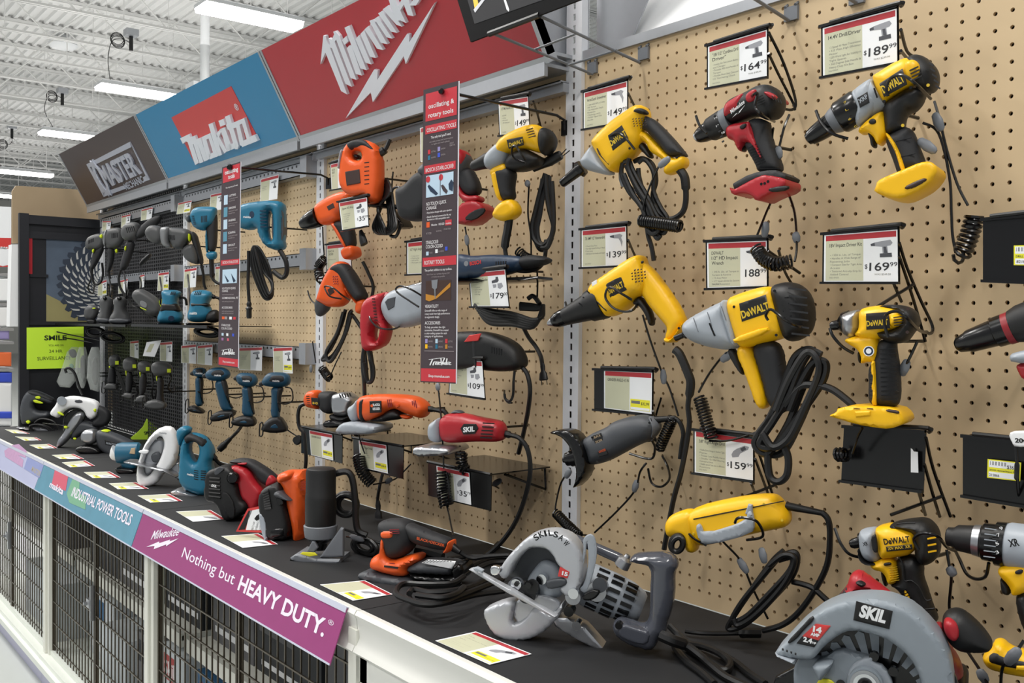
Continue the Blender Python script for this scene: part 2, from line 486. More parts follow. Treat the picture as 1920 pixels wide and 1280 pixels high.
# ---- display deck with front rail
for k in range(4):
    xa,xb = X0-48*k+.05,(10 if k == 0 else X0-48*(k-1)-.05)
    if k == 3: xa -= 12
    if k > 0: xa,xb = X0-48*k+.05,X0-48*(k-1)-.05
    if k == 3: xa = X0-153
    mb = MB().box(I(xa,-21.3,DECK-1.3),I(xb,.2,DECK-.14))
    o = tag(mb.obj('deck_shelf','rail',None,smooth=False),['pale steel deck shelf under the two big circular saws','pale steel deck shelf carrying the orange sander','pale steel deck shelf carrying the blue jigsaw','pale steel deck shelf carrying the dark grey saws'][k],'shelf','deck shelves')
    mb = MB().box(I(xa,-21.3,DECK-.14),I(xb,-.1,DECK)); mb.obj('shelf_mat','deckmat',o,smooth=False)['label'] = 'black rubber shelf mat'
    # rail in section (Y, Z)
    prof = [(-21.3,DECK+.02),(-21.75,DECK+.05),(-21.95,DECK-.25),(-21.75,DECK-.6),(-21.62,DECK-2.0),(-21.9,DECK-2.6),(-22.1,DECK-3.0),(-21.9,DECK-3.25),(-21.3,DECK-3.2)]
    mb = MB().prism([I(xa,y,z) for y,z in prof],(xb*IN-xa*IN,0,0)); mb.obj('shelf_front','rail',o,ang=60)
    if k == 0: mb = MB().box(I(xa,-21.6,DECK-5.3),I(xb,-21.0,DECK-3.2)); mb.obj('front_beam','rail',o,smooth=False)
# price-rail labels
MM('lab_purple',(150,62,118),.32,noise=.05,nscale=30); MM('lab_teal',(92,146,168),.32,noise=.16,nscale=14); MM('lab_lav',(182,186,216),.3,noise=.05,nscale=9)
MM('lab_green',(120,172,140),.4); MM('labtext',(238,230,244),.4); MM('lab_pink',(206,92,112),.4); MM('lab_blue',(140,150,196),.4); MM('lab_gold',(176,164,138),.4); MM('lab_mauve',(160,110,160),.4); MM('lab_faint',(190,150,186),.4,noise=.2,nscale=40)
vr = (0,1.42,4.05)
def rail_label(xa,xb,m,label):
    t = Th('rail_label',label,'label',I(xb,-21.95,DECK),v=vr,u=(1,0,0),group='printed strips on the deck rail')
    L = (xb-xa)*IN; h = 4.35*IN
    mb = MB().box((-L,-.001,-h),(0,.001,0),m); mb.obj('printed_strip',None,t.o,smooth=False)
    mb = MB().box((-L,-.0022,-.36*IN),(0,-.001,.04*IN),'plastic').box((-L,-.0022,-h),(0,-.001,-h+.14*IN),'plastic').box((-L-.002,.001,-.05*IN),(-L+.4*IN,.004,.04*IN),'plastic')
    mb.box((-L,-.002,.0),(0,.024,.002),'plastic'); mb.obj('clear_channel',None,t.o,smooth=False)
    return t
PXL = [X0-1.1,X0-49.0,X0-96.0,X0-150]
tp = rail_label(PXL[1]+.2,PXL[0],'lab_purple','purple rail strip reading Nothing but HEAVY DUTY')
tt = rail_label(PXL[2]+.2,PXL[1],'lab_teal','teal rail strip reading INDUSTRIAL POWER TOOLS')
tl = rail_label(PXL[3],PXL[2],'lab_lav','pale lavender rail strip with faded red and blue print')
wv = .0016
BOLT = "672,887 885,522 912,528 908,600 1133,253 1150,258 1148,318 1342,18 1122,480 1108,420 876,766 860,692"
mb = MB()
tp.text('t','Milwaukee',(282.5,1011),(335,1003),24,'labtext',wv,bold=.012,shear=.42,mb=mb)
poly(tp,mb,pts("130,582 345,492 345,520 530,460 520,490 672,438 460,572 468,540 255,620 270,568",260,960,8.957),wv,.0004,'labtext')
tp.text('t','Nothing but',(340,1043.5),(437,1096),26,'labtext',wv,bold=.004,mb=mb)
tp.text('t','HEAVY DUTY.',(445,1104),(606,1193),32,'labtext',wv,bold=.03,mb=mb)
tp.text('t','®',(614,1168),(624,1174),9,'labtext',wv,mb=mb)
mb.obj('lettering',None,tp.o,smooth=False)
mb = MB()
poly(tt,mb,pts("103,880 128,892 123,920 97,908"),wv,.0003,'lab_pink')
tt.text('t','makita',(92,912),(117,927),14,'labtext',wv+.0004,bold=.03,mb=mb)
tt.text('t','INDUSTRIAL POWER TOOLS',(133,929),(243,985),21,'labtext',wv+.0004,bold=.02,mb=mb)
poly(tt,mb,pts("125,925 138,893 150,897 148,925 162,930 160,955 130,942"),wv,.0002,'lab_green')
mb.obj('lettering',None,tt.o,smooth=False)
mb = MB()
poly(tl,mb,pts("20,835 35,832 50,845 48,858 25,850"),wv,.0002,'lab_faint')
poly(tl,mb,pts("8,845 18,838 44,862 42,876 10,856"),wv,.0003,'lab_faint')
poly(tl,mb,pts("52,856 82,872 74,896 45,878"),wv,.0003,'lab_blue')
tl.text('t','MASTER',(58,882),(74,893),9,'lab_gold',wv+.0005,bold=.02,mb=mb)
mb.obj('faded_print',None,tl.o,smooth=False)
# ---- cage below the deck
MM('cagewire',(92,84,72),.35,.8)
FZ = FLOOR
def cage(k,xa,xb,lab):
    t = Th('wire_cage_door',lab,'cage door',I(xa,-20.9,-69.5),group='wire mesh doors under the deck')
    w = (xb-xa)*IN; h = 26.0*IN
    mb = MB(); r = .0019
    n = int((xb-xa)/1.55)
    for i in range(n+1):
        x = .012+(w-.024)*i/n; mb.box((x-r,-r,0),(x+r,r,h))
    for j in range(8):
        z = h*(j+.5)/8
        mb.box((0,-r-.003,z-r),(w,r-.003,z+r))
    mb.obj('wire_mesh','cagewire',t.o,smooth=False)
    mb = MB()
    for x in (0,w/2-.012,w/2+.004,w-.008): mb.box((x,-.006,0),(x+.008,.006,h))
    mb.box((0,-.006,0),(w,.006,.01)); mb.box((0,-.006,h-.01),(w,.006,h))
    mb.obj('door_frame','cagewire',t.o,smooth=False)
    mb = MB().box((w/2-.05,-.02,h*.47),(w/2-.016,-.006,h*.47+.03)).box((w/2-.05,-.03,h*.47+.008),(w/2-.036,-.006,h*.47+.018)).box((w/2-.014,-.018,h*.5-.06),(w/2-.004,-.004,h*.5+.06))
    mb.obj('latch','steel',t.o,smooth=False)
cage(0,X0+1.3,9.2,'wire mesh cage door on the uncovered white rail bay')
cage(1,X0-48+1.3,X0-1.3,'wire mesh cage door under the purple rail strip')
cage(2,X0-96+1.3,X0-48-1.3,'wire mesh cage door under the teal rail strip')
cage(3,X0-150,X0-96-1.3,'wire mesh cage door under the lavender rail strip')
pl = ['white steel post at the end of the purple strip','white steel post between purple and teal strips','white steel post between teal and lavender strips']
for k in range(3):
    x = X0-48*k
    mb = MB().box(I(x-1.0,-21.9,-69.6),I(x+.2,-20.4,DECK-1.4)).box(I(x+.3,-21.6,-69.6),I(x+1.3,-20.4,DECK-1.4))
    tag(mb.obj('cage_post','post',None,smooth=False),pl[k],'post','posts of the cage')
    mb = MB().box(I(x-1.0,-2,-69.6),I(x+1.0,-.6,DECK-1.4))
    tag(mb.obj('rear_post','post',None,smooth=False),['rear cage post of the right end','rear cage post behind the purple strip','rear cage post behind the teal strip'][k],'post','rear posts of the cage')
MM('base',(226,230,222),.35); MM('kick',(178,178,200),.45)
for k in range(4):
    xa,xb = (X0-48*k,X0-48*(k-1)) if k else (X0,10)
    if k == 3: xa = X0-150
    mb = MB().box(I(xa+.03,-22.6,-70.4),I(xb-.03,-.2,-69.6)); mb.box(I(xa+.03,-23.2,-71.2),I(xb-.03,-22.4,-70.3)); 
    mb.box(I(xa+.03,-21.4,-69.6),I(xb-.03,-20.5,-68.9))
    o = tag(mb.obj('base_deck','base',None,smooth=False),['cream base shelf of the near bay','cream base shelf behind the purple strip cage','cream base shelf behind the teal strip cage','cream base shelf behind the lavender strip cage'][k],'base','base shelves of the cage')
    MB().box(I(xa+.03,-22.3,-74),I(xb-.03,-1,-71.2)).obj('kick_plate','kick',o,smooth=False)
    mb = MB().box(I(xa+1,-17.5,-56.2),I(xb-1,-.8,-55.6)).box(I(xa+1,-17.7,-57.0),I(xb-1,-17.3,-55.4))
    tag(mb.obj('cage_shelf','post',None,smooth=False),['inner shelf of the near cage','inner shelf seen through the mesh under the purple strip','inner shelf seen through the mesh under the teal strip','inner shelf seen through the mesh under the lavender strip'][k],'shelf','inner shelves of the cage')
    mb = MB().box(I(xa+1,-.5,-69.6),I(xb-1,-.3,DECK-1.4))
    tag(mb.obj('backing_sheet','greyd',None,smooth=False),['dark back panel of the near cage','dark back panel behind the boxes under the purple strip','dark back panel behind the boxes under the teal strip','dark back panel behind the boxes under the lavender strip'][k],'panel','back panels of the cage')
# ---- stock boxes in the cage
MM('bx_grey',(104,104,106),.7); MM('bx_blue',(44,96,138),.5); MM('bx_white',(206,212,216),.6); MM('bx_dark',(46,48,52),.6); MM('bx_brown',(150,118,84),.8)
MM('bx_red',(168,44,44),.5)
rb = random.Random(4)
bl = []
def carton(x,y,z,w,d,h,m,band,label,txt=None):
    t = Th('tool_carton',label,'box',I(x,y,z),group='boxed stock in the cage')
    w,d,h = w*IN,d*IN,h*IN
    MB().box((0,-d,0),(w,0,h)).obj('carton',m,t.o,smooth=False)
    if band:
        mb = MB().box((w*.06,-d-.0006,h*.62),(w*.6,-d,h*.9),band).box((w*.1,-d-.0006,h*.12),(w*.9,-d,h*.2),'white')
        if txt:
            v,f,wd = text_mesh(txt,.02); k = w*.44/wd
            mb.add([(w*.1+p[0]*k,-d-.001,h*.68+p[1]*h*.16) for p in v],f,'white')
        mb.obj('printed_panel',None,t.o,smooth=False)
carton(-83,-4,-69.6,11,13,11,'bx_blue','bx_red','blue carton with red panel on the base shelf beside the white post','makita')
carton(-71.5,-3,-69.6,13,13.5,8,'bx_white','bx_red','white carton lying on the base shelf beside the blue carton','Skil')
carton(-71,-3,-61.4,11,12,5,'bx_blue','bx_red','small blue carton lying on top of the white carton','makita')
carton(-57.5,-4,-69.6,14,12,12,'bx_grey','bx_red','grey carton with red panel on the base shelf, middle of the purple bay','makita')
carton(-42.8,-3,-69.6,3.8,13,10.5,'bx_dark','lime','narrow dark carton at the right end of the purple bay')
carton(-84,-3,-55.6,12,12,9,'bx_grey','lime','grey carton with lime panel on the inner shelf beside the post')
carton(-71.4,-4,-55.6,15,11,7,'bx_dark','bx_grey','long dark carton on the inner shelf of the purple bay')
carton(-55.6,-3,-55.6,13,12,10.5,'bx_grey',None,'plain grey carton on the inner shelf of the purple bay')
carton(-131,-3,-69.6,12,13,10,'bx_white','bx_blue','white carton with blue panel at the left of the teal bay')
carton(-117.6,-3,-69.6,11,15,8,'bx_white',None,'plain white carton on the base shelf of the teal bay')
carton(-105,-3,-69.6,9,14,10,'bx_grey','bx_dark','grey carton standing on the base shelf of the teal bay')
carton(-95,-3,-69.6,8,14,11,'bx_white','bx_red','white carton with red panel at the right of the teal bay','Skil')
carton(-131,-3,-55.6,14,13,10,'bx_dark',None,'plain dark carton at the left of the teal bay shelf')
carton(-116,-3,-55.6,15,13,11,'bx_grey','bx_dark','grey carton on the inner shelf of the teal bay')
carton(-100,-3,-55.6,13,12,9,'bx_dark','bx_grey','dark carton at the right of the teal bay shelf')
carton(-160,-3,-69.6,22,16,9,'bx_white',None,'broad white carton in the lavender bay')
carton(-180,-3,-55.6,40,14,12,'bx_grey',None,'long grey carton on the lavender bay shelf')
carton(-30,-3,-69.6,14,13,11,'bx_blue','bx_white','blue carton behind the near cage door')
carton(-34,-3,-55.6,14,13,10,'bx_grey','bx_white','grey carton on the near cage shelf')
# ================================================================ header signs
SV = (0,-5.4,9.9)
MM('sign_red',(178,40,50),.35); MM('sign_blue',(38,130,176),.35); MM('sign_brown',(66,52,50),.35); MM('logo_white',(232,236,244),.4); MM('logo_red',(206,62,60),.35); MM('logo_silver',(186,190,204),.35,.3)
def header(k,m,label):
    xa,xb = X0-48*(k+1)+.1,X0-48*k-.1
    t = Th('header_sign',label,'sign',I(xa,-3.0,4.35),v=SV,u=(1,0,0),group='header signs above the boards')
    w = (xb-xa)*IN; h = 11.4*IN
    MB().box((0,-.004,0),(w,.02,h)).obj('sign_panel',m,t.o,smooth=False)
    mb = MB().box((-.001,-.008,-.004),(w+.001,.02,.012)).box((0,-.006,0),(.011,.02,h)).box((w-.011,-.006,0),(w,.02,h))
    mb.obj('sign_frame','alu',t.o,smooth=False)
    return t
sr = header(0,'sign_red','red header sign with white script and lightning bolt')
sb = header(1,'sign_blue','blue header sign with red block and white lettering')
sk = header(2,'sign_brown','dark brown header sign with silver framed lettering')
w0 = .004
mb = MB()
MW = ["42,470 80,380 97,330 80,262 63,260","70,362 193,665 238,690 112,345 88,292","100,280 225,612 272,634 148,310 128,290","135,232 262,570 305,583 180,262 150,228","104,340 122,352 165,270 150,232",
 "200,292 218,328 246,300 232,262","234,352 300,540 345,552 270,335 252,332","218,202 335,500 380,512 252,186","298,286 372,458 415,470 325,256","334,248 403,414 447,424 360,220","364,214 455,355 500,365 392,190","400,152 483,312 532,322 428,142","404,178 420,190 445,160 428,142",
 "436,138 525,272 567,282 462,120","464,98 557,230 602,240 494,78","497,68 595,180 638,195 535,40","522,-60 560,60 600,150 625,150 565,-60","560,10 628,150 668,168 590,0","600,60 625,75 690,-30 650,-30","640,0 680,110 722,118 680,-20","690,40 740,40 785,-30 740,-30"]
for k,g in enumerate(MW): poly(sr,mb,pts(g,590,0,3.896),w0,.009+.0002*(k % 3),None,pw=w0+.009)
mb.obj('script_lettering','logo_white',sr.o,smooth=False)
mb = MB(); poly(sr,mb,pts(BOLT,480,0,4),w0,.008,None,pw=w0+.008); mb.obj('lightning_bolt','logo_white',sr.o,smooth=False)
mb = MB(); poly(sb,mb,pts("1287,880 1735,645 1925,1010 1470,1235",0,0,4),w0,.0015,None); mb.obj('red_block','logo_red',sb.o,smooth=False)
mb = MB()
MK = ["147,575 175,630 205,604 222,612 296,838 332,816 262,600 236,532","238,570 262,640 280,628 340,822 378,808 310,592 295,546","300,586 318,618 385,802 422,790 362,600 350,570","362,562 410,790 432,780 450,742 398,552","380,600 458,562 442,525 365,560","418,536 482,745 506,760 522,745 445,525","428,732 440,784 528,748 512,700",
 "428,437 500,690 532,750 562,736 468,420","505,530 530,570 565,478 545,482","515,560 515,602 585,724 612,700 530,555","527,402 547,460 595,440 575,382","545,482 600,660 616,704 642,694 662,664 590,465","590,362 690,682 716,682 726,650 635,342","600,440 620,492 702,468 690,416","605,640 620,700 700,670 690,620",
 "690,412 702,458 792,412 780,375","690,416 740,642 766,654 778,620 725,400","748,392 815,612 836,630 846,600 782,375","745,605 760,662 838,630 820,580","820,566 835,632 915,600 885,538"]
for k,g in enumerate(MK): poly(sb,mb,pts(g,310,150,5.268),w0+.001,.010+.0002*(k % 3),None,pw=w0+.01)
mb.obj('block_lettering','logo_white',sb.o,smooth=False)
mb = MB(); sb.text('t','®',(443,208),(449,205),10,'logo_white',w0+.003,bold=.01,mb=mb); mb.obj('registered_mark',None,sb.o,smooth=False)
mb = MB(); f8 = lambda s: pts(s,120,240,8)
for s in ("345,540 1000,200 1020,280 395,585","345,540 395,575 625,950 605,1028","1000,200 1030,270 1240,720 1298,770","605,1028 590,965 910,855 935,905","1298,770 1240,705 1195,735 1215,800"):
    poly(sk,mb,f8(s),w0,.004,None)
mb.obj('square_border','logo_silver',sk.o,smooth=False)
mb = MB()
sk.text('t','MECHANIC',(237,356),(271,341),11,'logo_silver',w0+.002,bold=.03,mb=mb)
mb.obj('small_lettering',None,sk.o,smooth=False)
mb = MB()
sk.text('t','MASTER',(203,350),(266,323),36,'logo_silver',w0+.002,bold=.03,dep=.006,mb=mb)
sk.lathe('g',(190,333),(190.4,333.2),[(0,1)],'logo_silver',mb=mb) if False else None
a = sk.P(191,333,w0)
c = [(a[0]+(.05+.012*(i % 2))*math.cos(i*math.pi/8),a[1]+(.085+.015*(i % 2))*math.sin(i*math.pi/8)) for i in range(16)]
h = [(a[0]+.026*math.cos(i*math.pi/6),a[1]+.055*math.sin(i*math.pi/6)) for i in range(12)]
v,f = inflate(c,.012,.004,.006,[h],14); mb.add([(p[0],p[1]-w0-.004,p[2]) for p in v],f,'logo_silver')
mb.obj('raised_lettering',None,sk.o,smooth=False)
# ================================================================ building shell
MM('floor_tile',(186,190,187),.32,noise=.06,nscale=2.5); MM('ceil_white',(226,226,225),.6,noise=.03,nscale=3); MM('joist',(224,224,222),.5); MM('wallw',(222,220,212),.7)
struct('floor',MB().box(I(-1700,-420,-75),I(330,460,FLOOR)),'floor_tile')
mb = MB(); CZ = 170; y = -260.0; P = []
while y < 620:
    P += [(y,CZ),(y+1.8,CZ),(y+2.5,CZ+1.6),(y+5.2,CZ+1.6)]; y += 5.9
v = []; f = []
for yy,zz in P: v += [I(-1700,yy,zz),I(330,yy,zz)]
for i in range(len(P)-1): f.append((2*i,2*i+1,2*i+3,2*i+2))
mb.add(v,f); mb.box(I(-1700,-260,CZ+3),I(330,620,CZ+4)); struct('ceiling',mb,'ceil_white')
struct('wall_left',MB().box(I(-1702,-420,FLOOR),I(-1698,620,CZ+4)),'wallw')
def joist(x,k):
    mb = MB(); ya,yb = -60,520; zt = CZ-.3; zb = CZ-24
    mb.box(I(x-2.2,ya,zt-2.2),I(x+2.2,yb,zt-1.9)).box(I(x-2.2,ya,zt-2.0),I(x-1.9,yb,zt)).box(I(x+1.9,ya,zt-2.0),I(x+2.2,yb,zt))
    mb.box(I(x-1.8,ya,zb),I(x+1.8,yb,zb+.3)).box(I(x-.3,ya,zb),I(x+.3,yb,zb+1.8))
    y = ya; j = 0
    while y < yb:
        mb.tube([I(x,y,zb+.5),I(x,y+24,zt-1)],.012,None,4); mb.tube([I(x,y+24,zt-1),I(x,y+48,zb+.5)],.012,None,4)
        mb.tube([I(x,y+24,zt-1),I(x,y+24,zb+.5)],.008,None,4); y += 48
    o = mb.obj('roof_joist','joist',None,smooth=False)
    tag(o,'white open-web steel roof joist under the corrugated ceiling','joist','roof joists')
for k in range(19): joist(-352-60*k,k)
mb = MB()
for x,y in ((-700,330),(-900,180)):
    pass
# strip lamps over the next aisle: long side across the aisle
MM('lampglow',(255,252,246),.5,emit=24.0); MM('lampbody',(232,234,236),.4)
LP = [(-375.4,92.3),(-549,99),(-716,106),(-935,120.5),(-1127,136)]
ll = ['glowing strip lamp hanging nearest above the blue header sign','glowing strip lamp second from the red header sign','glowing strip lamp above the brown header sign','glowing strip lamp next beyond the brown header sign','small far glowing strip lamp near the far wall']
for k,(x,y) in enumerate(LP):
    t = Th('strip_lamp',ll[k],'ceiling lamp',I(x,y,112),group='hanging strip lamps')
    L = 44*IN; w = 6.5*IN
    mb = MB().box((-w-.02,0,.03),(w+.02,L,.07)).box((-w*.5,.04,.07),(w*.5,L-.04,.11)); mb.obj('housing','lampbody',t.o,smooth=False)
    mb = MB().prism([(-w,0,.03),(-w*.8,0,-.025),(w*.8,0,-.025),(w,0,.03)],(0,L,0)); mb.obj('glowing_lens','lampglow',t.o,smooth=False)
    for yy in (.12,L-.12): MB().tube([(0,yy,.1),(0,yy,57.6*IN)],.004,None,5).obj('hanging_wire','joist',t.o)
def hang(label,name,cat,org,P,r,m,ringc=None,rr=.22):
    t = Th(name,label,cat,org)
    mb = MB().tube(catmull(P,8),r,None,6)
    if ringc is not None:
        for q in range(3):
            mb.tube([(ringc[0]+(rr+.02*q)*math.cos(a*.4)+.02*q,ringc[1]+.01*q,ringc[2]+rr*math.sin(a*.4+q)) for a in range(17)],r,None,6)
    mb.obj('cable',m,t.o); return t
for k,(q,end) in enumerate(((( 220,72),(207,152)),((97,178),(99,238)),((5,268),(6,320)))):
    Y = 118 if k == 0 else 125
    a = on_y(q[0],q[1],Y); b = on_y(end[0],end[1],Y); sc = np.linalg.norm(a-b)
    top = np.array([a[0],a[1]+.3*sc,(CZ-26-FLOOR)*IN])
    o = Th('lamp_cable',['black lamp cable coiled in a loop above the second strip lamp','black lamp cable coiled in a loop above the third strip lamp','black lamp cable coiled in a loop above the farthest lamps'][k],'cable',a,group='coiled lamp cables')
    P = [top-a,(top-a)*np.array([1,1,.45]),(0,.22*sc,-.02*sc),(0,.05*sc,.0),(0,-.12*sc,-.1*sc),(0,-.2*sc,-.5*sc),b-a]
    mb = MB().tube(catmull(P,8),.006,None,6); rr = .14*sc
    for qn in range(4): mb.tube([(.01*qn,rr*(1+.12*math.sin(qn))*math.cos(i*.4),rr*math.sin(i*.4)*.95-.02*qn) for i in range(17)],.006,None,6)
    mb.obj('cable','wire',o.o)
    MB().lathe(top-a-np.array([0,0,.02]),top-a+np.array([0,0,.2]),[(0,.03),(1,.03)],'wire').box(top-a+np.array([-.09,-.09,.2]),top-a+np.array([.09,.09,.3]),'alu').obj('junction_box',None,o.o)
# round ceiling speaker, conduit post
a = on_y(118,76,110)
t = Th('ceiling_fan_light','white round dome hanging under the roof joists above the left aisle','ceiling dome',a); t.o.name = 'ceiling_dome'
MB().lathe((0,0,.1),(0,0,-.14),[(0,.05),(.3,.1),(.45,.2),(.75,.24),(.9,.2),(1,.14)],None,24).obj('dome','lampbody',t.o)
MB().tube([(0,0,.1),(0,0,.9)],.03,None,8).obj('stem','lampbody',t.o)
a = on_y(384,152,120)
t = Th('service_pole','slim white service pole rising behind the blue header sign to the ceiling','pole',a)
MB().lathe((0,0,-.6),(0,0,(CZ-FLOOR)*IN-a[2]),[(0,.075),(.12,.075),(.22,.06),(1,.05)],None,14).obj('pole','lampbody',t.o)
MB().box((-.34,-.12,-.25),(-.06,.12,.0)).obj('junction_box','lampbody',t.o,smooth=False)
# ================================================================ left end: saw blade panel, brown board, far shelves
XE = X0-144.6
def endbox(Ya,Yb,Za,Zb,x=XE,dx=-.6): return (I(x+dx,Ya,Za),I(x,Yb,Zb))
MM('endblack',(30,31,36),.45); MM('bladeposter',(84,96,112),.4,noise=.5,nscale=5); MM('bladelight',(214,214,210),.3,.3); MM('bladedark',(66,74,88),.35,.3); MM('posterolive',(150,142,96),.5,noise=.2,nscale=6)
t = Th('poster_cabinet','black end cabinet with a large saw blade picture','cabinet',I(XE,-15.6,DECK))
o = t.o
def loc(p): return np.array(p)-t.org
def part(name,boxes,m):
    mb = MB()
    for a,b in boxes: mb.box(loc(a),loc(b))
    return mb.obj(name,m,o,smooth=False)
part('back_board',[endbox(-15.4,0.6,-40.2,2.0,XE-.4,-.5)],'endblack')
part('cabinet_frame',[endbox(-15.6,-13.9,-40.2,2.2,XE+.3,-1.2),endbox(-13.9,.4,.2,1.6,XE+.2,-.8),endbox(-13.9,.4,-2.6,-1.2,XE,-.6),endbox(-13.9,.4,-19.6,-18.9,XE-.1,-.4),endbox(-13.6,-10.3,-10.2,-9.6,XE-.1,-.3)],'endblack')
part('red_edge',[endbox(-13.85,-13.2,-9.6,-2.6,XE-.1,-.3)],'red')
# blade picture: disc with teeth, on the panel
pic = part('blade_picture',[endbox(-10.6,1.0,-18.9,-2.6,XE-.35,-.05)],'bladeposter')
mb = MB(); cy,cz,R = 1.8,-11.2,10.6
zlo,zhi,yhi = loc(I(0,0,-18.7))[2],loc(I(0,0,-2.8))[2],loc(I(0,.9,0))[1]
def bp(r,a,x=XE-.33): return loc(I(x,cy+r*math.cos(a),cz+r*math.sin(a)*.95))
def clip(p): return np.array([p[0],min(p[1],yhi),min(max(p[2],zlo),zhi)])
P = []
for i in range(18):
    a = math.radians(92+i*10)
    P += [clip(bp(R,a)),clip(bp(R*.97,a+math.radians(4))),clip(bp(R*.90,a+math.radians(5)))]
mb.prism(P+[clip(loc(I(XE-.33,1.0,-18.7))),clip(loc(I(XE-.33,1.0,-2.8)))],(.0008,0,0),'bladedark')
for ring,rr in enumerate((9.4,7.9,6.5,5.1,3.8)):
    for i in range(15):
        a = math.radians(98+i*11.5+ring*3.0)
        p = [bp(rr+dr,a+da*9/rr,XE-.29) for dr,da in ((.15,0),(-.1,.045),(-.7,.1),(-1.15,.15),(-.95,.19),(-.4,.13),(-.05,.085))]
        if all(zlo < q[2] < zhi and q[1] < yhi for q in p): mb.prism(p,(.0006,0,0),'bladelight')
mb.prism([loc(I(XE-.34,-10.6,-18.9)),loc(I(XE-.34,-2,-18.9)),loc(I(XE-.34,-5,-16.4)),loc(I(XE-.34,-10.6,-13.5))],(.0004,0,0),'posterolive')
mb.obj('saw_blade_print',None,pic,smooth=False)
t2 = Th('warning_sheet','lime green paper sheet about surveillance on the black end cabinet','sign',on_x(50,690,XE+.45),u=(0,1,0),v=(0,0,1))
MM('neon',(206,246,62),.5,emit=.0); MM('neonink',(34,52,22),.6)
mb = MB(); P = t2.PP(pts("50,614 157,612 157,689 50,692"))
mb.prism([(p[0],0,p[1]) for p in P],(0,.0006,0),'neon'); mb.obj('paper_sheet',None,t2.o,smooth=False)
mb = MB()
t2.text('t','SMILE',(83,637.5),(125,637),9,'neonink',.0006,bold=.03,mb=mb)
t2.text('t','YOU ARE ON',(91,649),(119,648.6),3.4,'neonink',.0006,mb=mb)
t2.text('t','24 HR',(92,661),(117,660.6),6,'neonink',.0006,mb=mb)
t2.text('t','SURVEILLANCE',(70,675.5),(133,673.5),7,'neonink',.0006,mb=mb)
mb.obj('printed_words',None,t2.o,smooth=False)
# brown hardboard behind the cabinet
P = [on_x(x,y,XE-6) for x,y in pts("200,215 330,150 1380,225 1700,640 1650,760 200,1240",0,330,8.71)]
P = [on_x(x,y,XE-6) for x,y in ((23,358),(30,348),(158,356),(215,362),(215,770),(40,770),(40,456),(23,456))]
MM('hardboard',(158,138,110),.7,noise=.05,nscale=20)
mb = MB().prism(P,(-.02,0,0)); tag(mb.obj('hardboard_panel','hardboard',None,smooth=False),'brown hardboard panel rising behind the black end cabinet','board')
P = [on_x(x,y,XE-6) for x,y in ((22,456),(40,456),(40,700),(22,700))]
mb = MB().prism([on_x(x,y,XE-3) for x,y in ((18,612),(37,612),(37,458),(22,458))],(-.076,0,0)); tag(mb.obj('white_panel','white',None,smooth=False),'white upright panel edge beside the black end cabinet','panel')
# next shelves beyond
t3 = Th('endcap_sign','red and white shelf sign ending in ner at the far left','sign',on_x(0,500,XE-60),u=(0,1,0),v=(0,0,1))
mb = MB(); mb.prism([(p[0],0,p[1]) for p in t3.PP(pts("-30,445 21,446 19,500 -30,500"))],(0,.02,0),'logo_red')
mb.prism([(p[0],0,p[1]) for p in t3.PP(pts("-30,385 21,388 21,446 -30,445"))],(0,.02,0),'paper')
mb.obj('sign_panel',None,t3.o,smooth=False)
mb = MB(); t3.text('t','ner',(1,466.5),(15,467),6.5,'paper',.001,bold=.02,mb=mb,fit=True)
a = t3.P(5,481,.001); mb.prism([(a[0]+.06*math.cos(i*.524),-.001,a[1]+.06*math.sin(i*.524)) for i in range(12)],(0,.0008,0),'paper'); mb.obj('sign_print',None,t3.o,smooth=False)
t4 = Th('stocked_shelf','white shelf rack with boxed goods at the far left','shelf rack',on_x(0,800,XE-40),u=(0,1,0),v=(0,0,1))
mb = MB()
for y in (512,568,615,640,690,800): mb.prism([(p[0],.0,p[1]) for p in t4.PP(((-40,y),(26,y),(26,y+5),(-40,y+5)))],(0,.4,0))
mb.prism([(p[0],.4,p[1]) for p in t4.PP(((-40,512),(26,512),(26,860),(-40,860)))],(0,.02,0)); mb.obj('shelf_frame','alu',t4.o,smooth=False)
MM('pk_purple',(150,140,190),.5); MM('pk_org',(226,110,60),.5); MM('pk_blue',(60,84,200),.4)
cs = ['pk_purple','white','pk_org','white','red','white','paper','pk_blue']
gl = ['white jug with blue cap band on the far left bottom rack','white and orange packet on the far left rack','lilac packet on the far left rack','white packet below the far left red sign','small pale packet on the far left rack']
for k,(q,m) in enumerate((("-20,697 19,697 19,716 -20,716",'pk_blue'),("-20,716 19,716 19,797 -20,797",'white'),("-20,660 18,660 18,686 -20,686",'pk_org'),("-20,617 14,617 14,636 -20,636",'pk_purple'),("-20,522 16,522 16,565 -20,565",'paper'),("-20,575 15,575 15,612 -20,612",'white'))):
    if k == 0: continue
    tk = Th('packet',gl[k-1],'packet',on_x(0,pts(q)[2][1],XE-40+.2),u=(0,1,0),v=(0,0,1),group='goods on the far left rack')
    tk.plate('pack',pts(q),.12,.008,m,-.07,e=.1,sm=0)
    if k == 1: tk.plate('blue_band',pts("-20,697 19,697 19,716 -20,716"),.122,.01,'pk_blue',-.07,e=.1,sm=0); tk.plate('blue_foot',pts("-20,770 19,770 19,783 -20,783"),.122,.01,'pk_blue',-.06,e=.1,sm=0)
